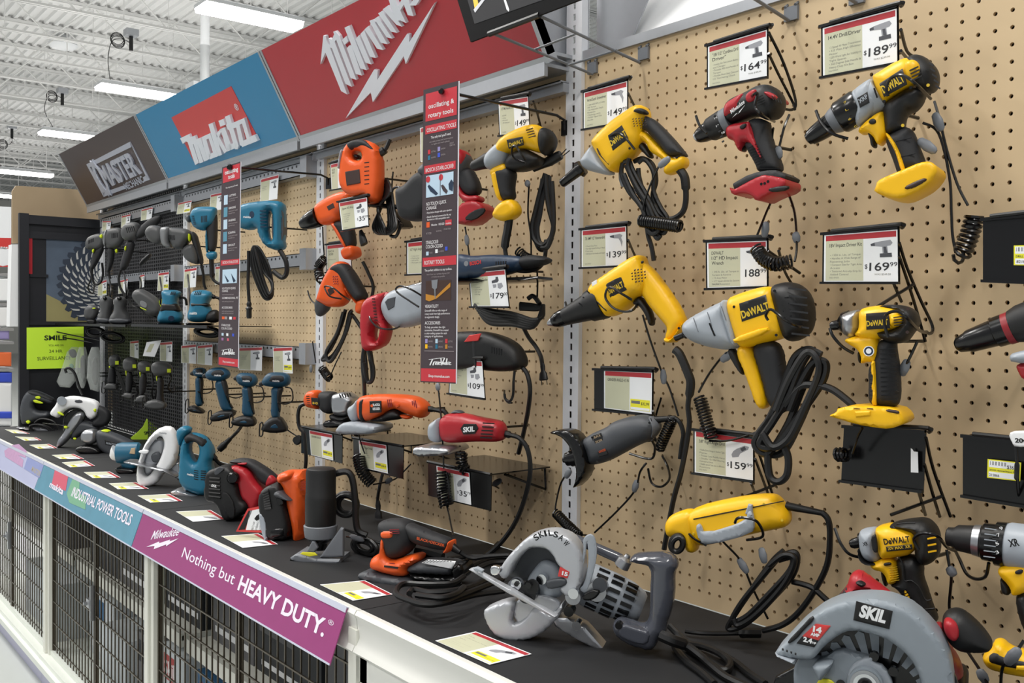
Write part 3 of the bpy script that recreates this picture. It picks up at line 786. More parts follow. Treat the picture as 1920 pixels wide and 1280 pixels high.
# ================================================================ kit shared by the goods
def Zc(ox,oy,k=4.0): return lambda s: pts(s,ox,oy,k)
def one(f,s): return f(s)[0]
def shift(P,dx,dy): return [(p[0]+dx,p[1]+dy) for p in P]
def quad(P):
    "bilinear point on a card given by its corners TL, TR, BR, BL"
    TL,TR,BR,BL = [np.array(p,float) for p in P]
    return lambda s,t: tuple((TL*(1-s)+TR*s)*(1-t)+(BL*(1-s)+BR*s)*t)
def drill_icon(th,mb,q,w,s0,t0,s1,t1,kind=0):
    "small printed picture of a tool"
    R = lambda a: [q(s0+(s1-s0)*x,t0+(t1-t0)*y) for x,y in a]
    if kind == 0:
        poly(th,mb,R([(0,.22),(.2,.12),(.45,.08),(.9,.02),(1,.2),(.9,.34),(.75,.36),(.8,.8),(.55,.8),(.52,.4),(.3,.36),(.1,.32)]),w,.0002,'print_grey')
        poly(th,mb,R([(.42,.78),(.95,.76),(.97,1),(.42,1)]),w,.0003,'print_dark')
        poly(th,mb,R([(0,.2),(.18,.14),(.2,.32),(.02,.32)]),w,.0004,'print_dark')
        poly(th,mb,R([(.58,.4),(.7,.4),(.76,.76),(.62,.76)]),w,.0004,'print_dark')
    elif kind == 1:
        poly(th,mb,R([(0,.1),(.3,.05),(.75,.0),(.95,.12),(.85,.3),(.95,.6),(.9,1),(.8,.62),(.65,.34),(.3,.3),(.05,.22)]),w,.0002,'print_grey')
        poly(th,mb,R([(0,.1),(.3,.06),(.32,.26),(.04,.22)]),w,.0003,'print_dark')
    elif kind == 2:
        poly(th,mb,R([(.1,.55),(.3,.35),(.75,.05),(1,.1),(.95,.3),(.5,.65),(.4,.9),(.05,1),(0,.8)]),w,.0002,'print_grey')
        poly(th,mb,R([(.5,.3),(.75,.1),(.85,.3),(.6,.5)]),w,.0003,'print_dark')
    else:
        poly(th,mb,R([(.0,.3),(.35,.2),(.4,0),(.6,0),(.65,.3),(.5,.45),(.0,.5)]),w,.0002,'print_dark')
        poly(th,mb,R([(.5,.55),(.9,.5),(1,.8),(.7,1),(.5,.9)]),w,.0002,'print_grey')
        poly(th,mb,R([(.05,.6),(.4,.6),(.35,.85),(.1,.9)]),w,.0002,'print_grey')
MM('print_grey',(150,152,158),.6); MM('print_dark',(70,72,78),.6); MM('cardcream',(198,198,170),.6); MM('tagtext',(126,126,118),.6)
def price_card(P,d,label,title=(),lines=(),price=None,cents='99',was=None,kind=0,sticker=None,split=.5,a=0,holder=None,dollar=True,tilt=None,th=None,pre='white price card',hl=None):
    """a printed card (corners TL, TR, BR, BL in pixels) standing d inches out of the board"""
    c = np.mean(np.array(P,float),0)
    t = th or at_wall('price_card',label,'price card',c[0],c[1],d,a,'price cards of the display')
    q = quad(P); hpx = (abs(P[3][1]-P[0][1])+abs(P[2][1]-P[1][1]))/2
    mb = MB(); poly(t,mb,P,0,.0006,'paper'); mb.obj('card_sheet',None,t.o,smooth=False)
    mb = MB(); w = .0006
    poly(t,mb,[q(.02,.02),q(.98,.02),q(.98,.135),q(.02,.135)],w,.0001,'cardred')
    poly(t,mb,[q(.02,.135),q(split,.135),q(split,.98),q(.02,.98)],w,.0001,'cardcream')
    y = .24
    w2 = w+.0002
    for k,s in enumerate(title):
        t.text('t',s,q(.07,y+.03),q(min(.07+.03*len(s)+.02,split-.02),y+.03),hpx*.078,'ink',w2,bold=.006,mb=mb); y += .11
    y = max(y,.36)
    for s in lines:
        if s: t.text('t',s,q(.08,y+.03),q(min(.08+.0165*len(s),split-.02),y+.03),hpx*.042,'tagtext',w2,mb=mb)
        y += .068
    if price:
        n = len(price); x = split+.03 if n >= 3 else split+.1
        wd = .125*n if split <= .56 else .1*n
        wd = min(wd,.97-x-.04-.1)
        if dollar: t.text('t','$',q(x-.012,.735),q(x+.026,.735),hpx*.09,'ink',w2,bold=.004,mb=mb)
        t.text('t',price,q(x+.05,.78),q(x+.05+wd,.78),hpx*.165,'ink',w2,bold=.012,mb=mb)
        if cents: t.text('t',cents,q(x+.06+wd,.7),q(x+.06+wd+.1,.7),hpx*.085,'ink',w2,bold=.005,mb=mb)
        if was: t.text('t',was,q(x+.12,.87),q(x+.34,.87),hpx*.035,'tagtext',w2,mb=mb)
        t.text('t','SALE ENDS',q(.07,.93),q(.2,.93),hpx*.034,'tagtext',w2,mb=mb)
    if kind is not None: drill_icon(t,mb,q,w,split+.1,.18,split+.4,.52,kind)
    if sticker:
        poly(t,mb,[q(.55,.68),q(.96,.68),q(.96,.95),q(.55,.95)],w,.0002,'ylabel')
        poly(t,mb,[q(.57,.72),q(.75,.72),q(.75,.79),q(.57,.79)],w,.0003,'inkg'); poly(t,mb,[q(.56,.88),q(.95,.88),q(.95,.94),q(.56,.94)],w,.0003,'paper')
        t.text('t',sticker,q(.77,.81),q(.94,.81),hpx*.07,'ink',w+.0004,bold=.005,mb=mb)
    mb.obj('printed_text',None,t.o,smooth=False)
    if holder is not False: card_holder(P,d,hl or 'black wire holder of the card '+label.split('white price card ')[-1],a=a,wires=holder)
    return t
def card_holder(P,d,label,a=0,wires=None,plate=1.0,bar=True):
    "black metal holder behind a card; wires = [(pixel x, y, inches out of the board) ...] lists"
    c = np.mean(np.array(P,float),0)
    t = at_wall('card_holder',label,'card holder',c[0],c[1],d-.06,a,'black card holders on the boards')
    q = quad(P)
    mb = MB(); poly(t,mb,[q(-.02,-.03),q(1.03,-.03),q(1.03,1.03),q(-.02,1.03)],-.003,.0012,None); mb.obj('back_plate','gloss',t.o,smooth=False)
    for nm,y0,y1 in (('top_channel',-.06,.0),('bottom_channel',1.0,1.05)):
        mb = MB(); poly(t,mb,[q(-.03,y0),q(1.03,y0),q(1.03,y1),q(-.03,y1)],-.003,.0065,None); mb.obj(nm,'gloss',t.o,smooth=False)
    if bar:
        mb = MB(); t.tube('b',[q(.1,-.08)+(.004,),q(.6,-.09)+(.004,),q(1.05,-.095)+(.003,),q(1.06,-.03)+(-.01,)],.0034,mb=mb,sub=3)
        mb.obj('hook_bar','wire',t.o)
    for w in wires or []:
        Q = [on_y(x,y,-dd)-t.org for x,y,dd in w]; Q = [np.array([p@t.u,-(p@t.n),p[2]]) for p in Q]
        MB().tube(catmull(Q,5),.0026,None,6).obj('wire_strut','wire',t.o)
    return t
def wire_thing(name,label,cat,P,r,m='wire',group=None,part=None,sub=6):
    "one bent wire or cord: P = [(px, py, inches out of the board)]"
    W = [on_y(x,y,-d) for x,y,d in P]
    o = MB().tube([p-W[0] for p in (catmull(W,sub) if sub else W)],r,None,7).obj(name,m); o.location = Vector(W[0])
    return tag(o,label,cat,group)
def tether(label,lead,coil,end=None,R=.0105,r=.0022,turns=16,clasps=(),group='coiled anti-theft leads'):
    "security lead: thin wire lead, a coiled stretch, a clasp; pixels with inches out of the board"
    W = [on_y(x,y,-d) for x,y,d in (lead or coil)]
    t = Th('security_tether',label,'security lead',W[0],0,group)
    def loc(P): return [np.array([(p-t.org)@t.u,-((p-t.org)@t.n),(p-t.org)[2]]) for p in [on_y(x,y,-d) for x,y,d in P]]
    mb = MB()
    for s in (lead,end):
        if s and len(s) > 1: mb.tube(catmull(loc(s),6),.0021,None,6)
    if mb.v: mb.obj('lead','wire',t.o)
    if coil:
        C = np.array(catmull(loc(coil),8) if len(coil) > 2 else loc(coil)); sl = np.concatenate([[0],np.cumsum(np.linalg.norm(np.diff(C,axis=0),axis=1))])
        Q = []; turns = min(turns,sl[-1]/(2.5*r)); N = int(turns*9)
        for i in range(N+1):
            s = sl[-1]*i/N; f = lambda s: np.array([np.interp(s,sl,C[:,k]) for k in range(3)])
            p = f(s); T = f(min(s+.005,sl[-1]))-f(max(s-.005,0)); T /= np.linalg.norm(T)+1e-12
            A = np.cross(T,np.array([.02,1.0,.01])); A /= np.linalg.norm(A); B = np.cross(T,A); g = 2*math.pi*turns*i/N
            Q.append(p+R*(math.cos(g)*A+math.sin(g)*B))
        MB().tube(Q,r,None,5).obj('coil','wire',t.o)
    for (x0,y0,x1,y1,d) in clasps:
        a,b = loc([(x0,y0,d),(x1,y1,d)])
        MB().lathe(a,b,[(0,.003),(.1,.006),(.5,.008),(.9,.006),(1,.003)],None,10,.6).obj('clasp','grey',t.o)
    return t
def hank(th,name,loops,r,m='cord',parent=None):
    "bundle of cord loops: each a list of pixels (x, y, w)"
    mb = MB()
    for P in loops: th.tube('h',P,r,mb=mb,sub=7)
    return mb.obj(name,m,parent or th.o)
def oval(cx,cy,rx,ry,rot=0,n=12,w=0,a0=0,a1=360,dw=0):
    R = []
    for i in range(n+1):
        q = math.radians(a0+(a1-a0)*i/n); x = rx*math.cos(q); y = ry*math.sin(q); c,s = math.cos(math.radians(rot)),math.sin(math.radians(rot))
        R.append((cx+x*c-y*s,cy+x*s+y*c,w+dw*math.sin(q*1.3)))
    return R
def coilflat(cx,cy,rx,ry,n,w=0,rot=0,sp=.9,seed=1,jit=.12):
    "loose coil of n turns around a centre"
    rr = random.Random(seed); L = []
    for k in range(n):
        f = 1-.07*k; L.append(oval(cx+rx*jit*rr.uniform(-1,1),cy+ry*jit*rr.uniform(-1,1),rx*f,ry*f,rot+rr.uniform(-6,6),16,w+.006*(k % 3)))
    return L
def vents(th,P0,P1,dirv,n,w,m='black',wd=1.6,parent=None,name='vent_slots',dep=.0012):
    "n slots between P0 and P1 (pixels), each along dirv"
    mb = MB(); P0 = np.array(P0,float); P1 = np.array(P1,float); dv = np.array(dirv,float); L = np.linalg.norm(dv); nn = np.array([-dv[1],dv[0]])/L*wd/2
    for i in range(n):
        p = P0+(P1-P0)*(i/(n-1) if n > 1 else .5)
        Q = th.PP([p-nn,p+dv*.5-nn*1.1,p+dv-nn,p+dv+nn,p+dv*.5+nn*1.1,p+nn],w)
        ar = sum(Q[j][0]*Q[(j+1) % 6][1]-Q[(j+1) % 6][0]*Q[j][1] for j in range(6))
        if ar < 0: Q = Q[::-1]
        mb.prism([(p[0],-w,p[1]) for p in Q],(0,dep,0))
    return mb.obj(name,m,parent or th.o,smooth=False)
def logo(th,panel,txt,A,B,h,w,pm='black',tm='gold',bold=.03,shear=0.0,name='brand_plate'):
    mb = MB()
    if panel: th.plate('p',panel,.003,.0012,pm,w,e=.001,sm=0,mb=mb,res=10)
    if txt: th.text('t',txt,A,B,h,tm,w+.0017,bold=bold,shear=shear,mb=mb)
    return mb.obj(name,None,th.o)
def screws(th,P,w,r=.0024,m='wire'):
    mb = MB()
    for x,y in P:
        q = th.P(x,y,w); mb.prism([(q[0]+r*math.cos(i*.785),-w,q[1]+r*math.sin(i*.785)) for i in range(8)],(0,.0015,0))
    return mb.obj('screws',m,th.o,smooth=False)
# ================================================================ near bay: yellow tools
# ---- yellow drill with grey gear case
Z = Zc(1440,0); Y = Zc(1440,320)
d = at_wall('cordless_drill','yellow and black cordless drill hanging under the 189.99 card, no battery','drill',1640,200,5.0,18)
D = d
d.plate('rear_cap',Z("1035,470 1060,435 1130,412 1200,440 1262,500 1287,560 1280,640 1240,690 1180,700 1100,660"),.074,.03,'black',-.002,e=.012)
d.plate('motor_housing',Z("795,588 825,565 1005,455 1085,445 1150,478 1182,545 1165,610 1080,655 955,730 880,785 850,750 815,660"),.066,.024,'yellow',0,e=.02)
d.plate('lower_housing',Z("870,800 960,725 1090,655 1190,680 1170,760 1110,835 1045,850 1020,955 1070,965 890,1040 880,920"),.056,.02,'black',-.002,e=.014)
mb = MB(); d.lathe('g',one(Z,"840,700"),one(Z,"690,795"),[(0,30),(.05,33),(.9,32),(1,30)],None,mb=mb); mb.obj('gear_case','greyl',d.o)
d.plate('gear_housing',Z("640,700 745,620 800,595 850,720 870,780 690,975 660,900"),.056,.02,'greyl',0,e=.02)
mb = MB(); d.lathe('c',one(Z,"690,795"),one(Z,"530,890"),[(0,33),(.1,34),(.9,32),(1,29)],None,mb=mb); cr = mb.obj('clutch_ring','gloss',d.o)
mb = MB(); d.lathe('c',one(Z,"530,890"),one(Z,"470,930"),[(0,27),(.5,25),(1,21)],None,mb=mb); mb.obj('chuck_collar','grey',d.o)
mb = MB(); d.lathe('c',one(Z,"475,925"),one(Z,"290,1052"),[(0,21),(.3,20),(.6,18),(.85,15),(.86,13),(.96,11),(1,6)],None,mb=mb); mb.obj('chuck','gloss',d.o)
mb = MB()
for x,y,s in ((584,820,'L'),(605,890,'6'),(650,945,'C'),(570,765,'7')): d.text('t',s,one(Z,f"{x},{y+14}"),one(Z,f"{x+22},{y+2}"),4,'gold',.0285,mb=mb)
mb.obj('clutch_marks',None,cr)
d.plate('trigger_housing',Z("680,985 760,900 875,825 900,900 915,1000 880,1060 850,1095 820,1080 800,1030 750,1000 705,1012"),.044,.014,'yellow',0,e=.014)
d.plate('trigger',Z("745,990 800,1000 820,1095 800,1115 775,1095 770,1040"),.026,.008,'black',0,e=.008)
mb = MB(); d.lathe('b',one(Z,"785,912"),one(Z,"786,912.6"),[(0,1)],None,mb=mb) if 0 else d.plate('b',[(p[0],p[1]) for p in Z("755,905 785,885 812,900 810,925 780,935 757,925")],.006,.003,'black',.022,mb=mb); mb.obj('direction_button',None,d.o)
d.plate('grip',Z("885,1045 960,985 1050,955 1095,985 1130,1080 1165,1170 1195,1250 1180,1285 1080,1310 985,1330 950,1220 910,1120"),.046,.02,'rubber',-.001,e=.012)
d.plate('grip_stripe',Z("905,1005 940,1035 1005,1130 1050,1270 1048,1300 1020,1300 980,1150 915,1045"),.054,.004,'yellow',0,e=.042)
d.plate('battery_base',Y("832,178 850,140 858,100 930,62 1060,10 1170,-38 1250,-48 1300,-10 1305,40 1240,125 1150,182 1040,230 955,222"),.078,.006,'yellow',0,e=.066,sm=1)
d.plate('base_recess',Y("1000,130 1160,52 1215,60 1150,110 1060,150"),.012,.004,'brown',.036,sm=1)
logo(d,Z("835,628 1008,515 1045,632 870,728"),'DeWALT',one(Z,"868,700"),one(Z,"1028,608"),15,.0325)
logo(d,Z("668,735 745,688 762,770 690,808"),'XRP',one(Z,"688,775"),one(Z,"752,730"),8,.028,tm='greyl')
vents(d,one(Z,"1060,530"),one(Z,"1085,600"),(17,-8),4,.0418,'black',2.4)
d.plate('vent_panel',Z("1040,505 1110,470 1160,500 1172,560 1140,610 1070,620"),.07,.01,'yellow',.006,e=.05)
vents(d,one(Z,"1205,470"),one(Z,"1255,640"),(9,6),5,.0335,'rubber',3,name='cap_ribs')
vents(d,one(Z,"960,1060"),one(Z,"985,1180"),(30,-7),2,.0222,'gloss',1,name='grip_lines')
screws(d,[one(Z,"1200,638"),one(Z,"1010,940")],.0335,m='gold'); screws(d,[one(Z,"905,590"),one(Z,"870,760"),one(Z,"1070,655")],.031)
vents(d,one(Z,"795,660"),one(Z,"795,661"),(6,18),1,.029,'gloss',3,name='gear_slot')
vents(d,Y("880,100")[0],Y("900,130")[0],(26,-10),3,.0375,'brown',1,name='base_print')
# ---- red cordless drill
Z = Zc(1080,80,4.795); Y = Zc(1080,180,4.795)
d = at_wall('cordless_drill','red and black cordless drill hanging under the 164.99 card','drill',1400,265,5.0,14)
d.plate('motor_housing',Z("1352,600 1395,520 1560,450 1640,400 1740,378 1820,418 1862,480 1868,560 1840,640 1790,690 1700,695 1640,650 1420,735 1370,715"),.066,.026,'black',0,e=.014)
d.plate('brand_panel',Z("1385,570 1480,512 1552,470 1566,500 1552,590 1530,640 1400,692 1378,670"),.067,.014,'red',.0006,e=.04)
d.plate('vent_panel',Z("1590,500 1660,450 1692,452 1690,530 1660,562 1600,570"),.072,.006,'red',.001,e=.06)
d.plate('rear_vent',Z("1740,470 1800,470 1855,500 1850,540 1790,520"),.066,.006,'red',.0,e=.058)
vents(d,one(Z,"1610,500"),one(Z,"1632,560"),(14,-6),4,.0376,'black',1.6)
mb = MB(); d.lathe('g',one(Z,"1390,690"),one(Z,"1330,720"),[(0,26),(.5,26),(1,25)],None,mb=mb); mb.obj('gear_ring','grey',d.o)
mb = MB(); d.lathe('c',one(Z,"1335,718"),one(Z,"1195,790"),[(0,25),(.1,26),(.85,23),(1,20)],None,mb=mb); cr = mb.obj('clutch_ring','black',d.o)
mb = MB(); d.lathe('c',one(Z,"1200,788"),one(Z,"1090,850"),[(0,19),(.5,17),(.9,13),(1,11)],None,mb=mb); mb.obj('chuck','gloss',d.o)
mb = MB(); d.lathe('c',one(Z,"1092,848"),one(Z,"1072,862"),[(0,11),(.8,9),(1,5)],None,mb=mb); mb.obj('chuck_tip','steel',d.o)
mb = MB()
for x,y,s in ((1245,690,'16'),(1262,760,'12'),(1312,822,'10')): d.text('t',s,one(Z,f"{x},{y}"),one(Z,f"{x+26},{y-12}"),4,'white',.0225,mb=mb,bold=.01)
mb.obj('clutch_marks',None,cr)
d.plate('trigger_housing',Y("1365,320 1400,262 1560,235 1600,240 1640,330 1650,430 1715,572 1702,582 1640,470 1530,402 1510,500 1480,500 1440,400 1390,400"),.046,.014,'red',.001,e=.016)
d.plate('trigger',Y("1420,400 1470,382 1515,400 1528,480 1500,505 1470,490 1462,440"),.028,.008,'black',0,e=.008)
d.plate('direction_button',Y("1465,280 1500,250 1535,245 1530,280 1490,305"),.006,.003,'black',.024)
d.plate('grip',Y("1545,240 1640,195 1740,230 1742,300 1772,420 1830,560 1855,640 1842,690 1655,695 1640,640 1560,500 1528,430 1600,400 1580,330"),.042,.018,'rubber',-.002,e=.012)
d.plate('grip_inlay',Y("1560,270 1600,240 1610,320 1655,420 1715,572 1700,580 1640,465 1560,390"),.047,.004,'red',0,e=.038)
d.plate('base_pad',Y("1478,815 1490,800 1640,715 1850,680 1920,712 1960,740 1900,800 1700,780 1500,870"),.07,.01,'rubber',-.002,e=.062,sm=1)
d.plate('battery_base',Y("1448,832 1482,868 1600,800 1720,738 1800,728 1940,760 1960,790 1950,850 1800,905 1690,965 1650,908 1560,890 1478,912"),.074,.006,'red',0,e=.064,sm=1)
d.plate('base_recess',Y("1720,845 1760,820 1918,800 1918,845 1780,870"),.01,.003,'black',.037,sm=1)
mb = MB()
MI2 = lambda p: tuple(np.array(one(Z,"1395,635"))+np.array([(p[0]-489)*.0357-0,(p[1]-484)*.0]))
d.text('t','Milwaukee',one(Z,"1396,640"),one(Z,"1520,540"),8,'white',.0352,bold=.01,shear=.3,mb=mb)
poly(d,mb,Z("1405,675 1440,635 1446,645 1520,560 1470,630 1462,622"),.0348,.0004,'white'); mb.obj('brand_script',None,d.o)
vents(d,one(Y,"1545,470"),one(Y,"1625,620"),(16,-8),8,.0215,'gloss',1.4,name='grip_ribs')
vents(d,one(Y,"1650,650"),one(Y,"1650,650"),(38,0),1,.0225,'gloss',1,name='grip_line')
screws(d,[one(Y,"1665,790"),one(Y,"1695,785"),one(Y,"1725,768")],.0375,m='gloss')
vents(d,one(Z,"1760,475"),one(Z,"1835,510"),(3,8),4,.0338,'black',1.4)
vents(d,one(Z,"1255,650"),one(Z,"1330,880"),(-4,3),6,.0228,'rubber',2.4,name='clutch_ribs')
# ---- yellow screw gun with corded hank
Z = Zc(1080,180,4.795)
d = at_wall('screw_gun','yellow corded screw gun with grey grip hanging under the 149.99 card beside the upright','screw gun',1190,280,5.0,18)
mb = MB(); d.lathe('n',one(Z,"60,640"),one(Z,"-130,790"),[(0,15),(.15,17),(.2,11),(.5,10),(.95,9),(1,7)],None,mb=mb); mb.obj('depth_nose','gloss',d.o)
d.plate('gear_case',Z("52,600 70,560 165,432 205,480 310,640 342,700 300,716 200,692 90,664"),.056,.026,'greyl',0,e=.006)
d.plate('motor_housing',Z("158,412 330,240 480,140 545,95 605,85 640,112 652,165 640,225 610,300 620,400 545,515 500,560 400,645 340,702 250,590 178,460"),.064,.024,'yellow',0,e=.018)
d.plate('grip',Z("635,180 705,210 775,275 885,390 992,520 990,548 940,532 860,545 820,520 755,430 645,315 608,300 632,235"),.042,.017,'rubber',.001,e=.014)
d.plate('handle_frame',Z("560,330 640,318 740,430 850,540 905,575 985,535 1006,590 990,642 880,702 820,712 803,672 832,605 740,540 680,505 655,435 610,400 560,430"),.04,.014,'yellow',-.001,e=.014)
d.plate('trigger',Z("555,450 605,410 640,455 700,545 670,570 610,510"),.024,.008,'black',-.002,e=.006)
d.plate('rear_pad',Z("522,160 545,120 600,110 640,135 640,165 580,165"),.03,.008,'rubber',.018,e=.01)
logo(d,Z("288,355 412,262 472,380 332,492"),'DeWALT',one(Z,"318,450"),one(Z,"455,348"),11,.0318)
mb = MB()
for i in range(5):
    for j in range(5):
        x,y = 505+i*27+j*4,205+j*21-i*2
        if (i-2)**2+(j-1.5)**2 < 6.5: d.plate('v',Z(f"{x},{y} {x+14},{y-7} {x+12},{y+5} {x+2},{y+8}"),.002,.001,'brown',.0325,sm=0,mb=mb,res=4)
mb.obj('vent_holes',None,d.o)
d.plate('nose_slot',Z("200,520 215,515 300,610 290,620"),.004,.002,'black',.027,sm=1)
d.tube('power_cord',Z("930,660 975,730 988,850 985,960 960,1040 900,1090 830,1105 760,1060 700,980"),[.0085]*12+[.0055]*37,'cord')
Q = lambda s,w: [p+(w,) for p in Z(s)]
hank(d,'cord_hank',[Q("420,600 410,700 470,850 560,960 640,1080 740,1210 790,1230 800,1180 720,1060 640,900 560,760 500,640 480,590 430,590",.012),
     Q("480,560 470,640 540,800 640,960 700,1100 740,1200 690,1240 640,1190 600,1020 500,860 430,700",.02),Q("560,600 600,570 650,600 700,700 700,860 760,1000 820,1100 790,1180 720,1120 620,900 570,740 560,650",.004),
     Q("520,590 600,560 690,620 720,760 690,900 740,1040 690,1120 640,1010 560,840",-.006),Q("640,1180 650,1260 680,1360 700,1480",0.0),Q("450,620 520,780 600,930 660,1090 700,1230 730,1280 760,1250",.016)],.0046)
vents(d,one(Z,"185,460"),one(Z,"195,480"),(5,12),1,.0295,'brown',3,name='nose_vent'); screws(d,[one(Z,"905,552"),one(Z,"480,470"),one(Z,"250,420")],.027)
# ---- yellow hammer drill
Z = Zc(960,320)
d = at_wall('hammer_drill','yellow corded hammer drill with black nose hanging under the 139.99 card','hammer drill',1160,560,5.0,18)
d.plate('motor_housing',Z("588,872 700,790 860,682 940,636 985,634 1002,690 1030,760 1040,860 1000,930 930,952 900,1005 830,1062 740,1098 715,1080 650,1010 610,960"),.066,.024,'yellow',0,e=.018)
d.plate('handle',Z("960,660 1000,690 1062,742 1132,832 1205,935 1262,1022 1312,1130 1275,1192 1218,1268 1172,1282 1162,1242 1182,1180 1150,1140 1100,1080 1045,1020 1012,965 985,925 980,800"),.044,.017,'yellow',-.001,e=.012)
mb = MB(); d.lathe('n',one(Z,"690,975"),one(Z,"400,1095"),[(0,33),(.06,34),(.35,30),(.36,27),(.8,20),(1,17)],None,mb=mb); mb.obj('gear_case','black',d.o)
mb = MB(); d.lathe('n',one(Z,"410,1090"),one(Z,"310,1130"),[(0,16),(.3,17),(.7,15),(1,11)],None,mb=mb); mb.obj('chuck','gloss',d.o)
mb = MB(); d.lathe('n',one(Z,"315,1128"),one(Z,"270,1148"),[(0,10),(.3,9),(.6,7),(1,4)],None,mb=mb); mb.obj('chuck_jaws','steel',d.o)
d.plate('trigger',Z("905,1000 960,935 1000,975 1052,1055 1070,1150 1040,1170 1010,1080 960,1010"),.026,.008,'black',-.004,e=.008)
logo(d,Z("700,850 820,786 862,892 740,960"),'DeWALT',one(Z,"725,930"),one(Z,"838,868"),11,.0318)
d.plate('rating_tag',Z("597,838 637,815 640,850 602,870"),.003,.001,'white',.028,sm=0)
mb = MB()
for i in range(5):
    for j in range(5):
        x,y = 890+i*24+j*2,745+j*22-i*3
        if (i-2)**2+(j-2)**2 < 7: d.plate('v',Z(f"{x},{y} {x+14},{y-5} {x+13},{y+7} {x+2},{y+9}"),.002,.001,'brown',.0325,sm=0,mb=mb,res=4)
mb.obj('vent_holes',None,d.o)
d.plate('slot',Z("615,968 635,965 715,1050 705,1056"),.004,.002,'black',.03,sm=1)
d.plate('screw_hole',Z("965,680 985,672 990,690 970,700"),.004,.002,'black',.024,sm=1)
d.tube('power_cord',[(1265,655),(1275,665),(1290,700),(1295,720),(1290,760),(1292,800),(1278,880),(1262,940),(1245,1030)],[.0085]*22+[.005]*27,'cord')
screws(d,[one(Z,"1250,1180"),one(Z,"880,960"),one(Z,"680,840")],.0225); vents(d,one(Z,"560,900"),one(Z,"500,990"),(18,16),3,.029,'gloss',2,name='case_ribs')
d.plate('cord_collar',Z("1165,1245 1215,1270 1275,1190 1312,1130 1322,1145 1285,1205 1225,1285 1172,1290"),.046,.004,'yellow',0,e=.03,sm=1)
# ---- yellow impact wrench
d = at_wall('impact_wrench','yellow corded impact wrench with silver nose and black rear, near the 188 card','impact wrench',1410,605,5.5,16)
P = lambda s: pts(s)
d.plate('nose',P("1280,618 1289,598 1345,569 1368,560 1376,590 1388,625 1394,648 1370,657 1330,651 1295,639"),.066,.03,'greyl',0,e=.004)
d.plate('nose_band',P("1355,566 1370,560 1384,595 1396,645 1382,652 1370,620"),.072,.02,'greyl',0,e=.03)
mb = MB(); d.lathe('a',(1296,622),(1266,634),[(0,9),(.4,9),(.5,6),(1,6)],None,mb=mb); mb.obj('drive_anvil','wire',d.o)
d.plate('motor_housing',P("1364,562 1400,547 1446,535 1462,545 1480,610 1475,632 1440,642 1394,656 1382,625"),.074,.026,'yellow',.0,e=.024)
d.plate('rear_cap',P("1446,536 1480,527 1506,535 1523,560 1527,600 1516,630 1482,644 1466,620 1455,580"),.078,.03,'black',0,e=.012)
vents(d,(1464,560),(1470,595),(14,-3),4,.0385,'gloss',2)
logo(d,P("1386,569 1436,552 1442,586 1391,603"),'DeWALT',(1392,597),(1443,579),14,.037)
d.plate('handle',P("1380,652 1412,640 1430,700 1446,760 1425,770 1404,708"),.046,.015,'yellow',0,e=.014)
d.plate('grip',P("1410,646 1446,636 1466,648 1474,700 1492,762 1470,775 1444,762 1430,705"),.046,.018,'rubber',-.001,e=.012)
d.plate('side_rail',P("1372,634 1440,610 1445,622 1380,646"),.01,.004,'yellow',.036,sm=1)
d.plate('trigger',P("1362,655 1380,650 1400,700 1390,704"),.024,.008,'black',0,e=.006)
Q = lambda s,w: [p+(w,) for p in pts(s)]
hank(d,'cord_hank',[Q("1470,765 1440,790 1415,830 1440,850 1475,800 1500,740 1520,690 1530,665 1515,655 1490,670 1470,720 1450,770 1425,815",.02),Q("1480,770 1500,720 1525,680 1548,680 1545,710 1520,750 1490,790 1460,830 1440,840 1425,830 1450,790 1480,740 1500,690 1520,660 1540,665",.03),
     Q("1425,820 1440,850 1470,845 1500,790 1530,720 1548,690",.012),Q("1440,830 1440,870 1445,895 1460,903 1475,890 1478,860 1470,835",.02),Q("1470,760 1500,725 1530,722 1560,730 1590,752 1603,765",.03),Q("1430,812 1450,838 1480,820 1510,760 1535,700 1530,668 1510,662 1480,710 1455,770",.034)],.0062)
vents(d,(1478,540),(1484,625),(34,4),7,.0388,'rubber',3.2,name='cap_ribs'); screws(d,[(1455,628),(1376,575),(1452,545)],.0372)
vents(d,(1330,605),(1330,606),(10,24),1,.0335,'gloss',3,name='nose_slot'); vents(d,(1300,596),(1352,574),(9,26),3,.0332,'grey',1.2,name='nose_lines')
# ---- yellow impact driver
Z = Zc(1440,320); Y = Zc(1440,640)
d = at_wall('impact_driver','yellow and black cordless impact driver hanging under the 169.99 card, no battery','impact driver',1640,640,5.5,18)
mb = MB(); d.lathe('n',one(Z,"620,1140"),one(Z,"468,1165"),[(0,24),(.35,22),(.55,13),(.6,10),(.9,9),(1,6)],None,mb=mb); mb.obj('nose','gloss',d.o)
d.plate('hammer_case',Z("548,1100 570,1066 640,1048 700,1036 705,1180 690,1195 650,1262 590,1245 555,1200"),.056,.026,'steel',0,e=.004)
d.plate('motor_housing',Z("690,1048 760,1020 900,1006 1010,1030 1045,1100 1020,1170 900,1215 820,1285 640,1235 700,1190"),.062,.022,'yellow',0,e=.018)
d.plate('rear_cap',Z("840,1018 900,1004 1010,1006 1085,1032 1132,1085 1132,1160 1080,1232 1040,1285 950,1300 860,1260 815,1215 830,1192 960,1190 1035,1130 1005,1050 860,1036"),.066,.018,'black',0,e=.02)
d.plate('vent_panel',Z("925,1090 960,1070 1020,1085 1032,1130 1000,1172 935,1178"),.064,.01,'yellow',.004,e=.03)
vents(d,one(Z,"940,1100"),one(Z,"945,1160"),(18,-2),4,.0368,'black',1.8)
logo(d,Z("735,1070 905,1058 915,1182 738,1192"),'DeWALT',one(Z,"740,1166"),one(Z,"900,1152"),10,.0312)
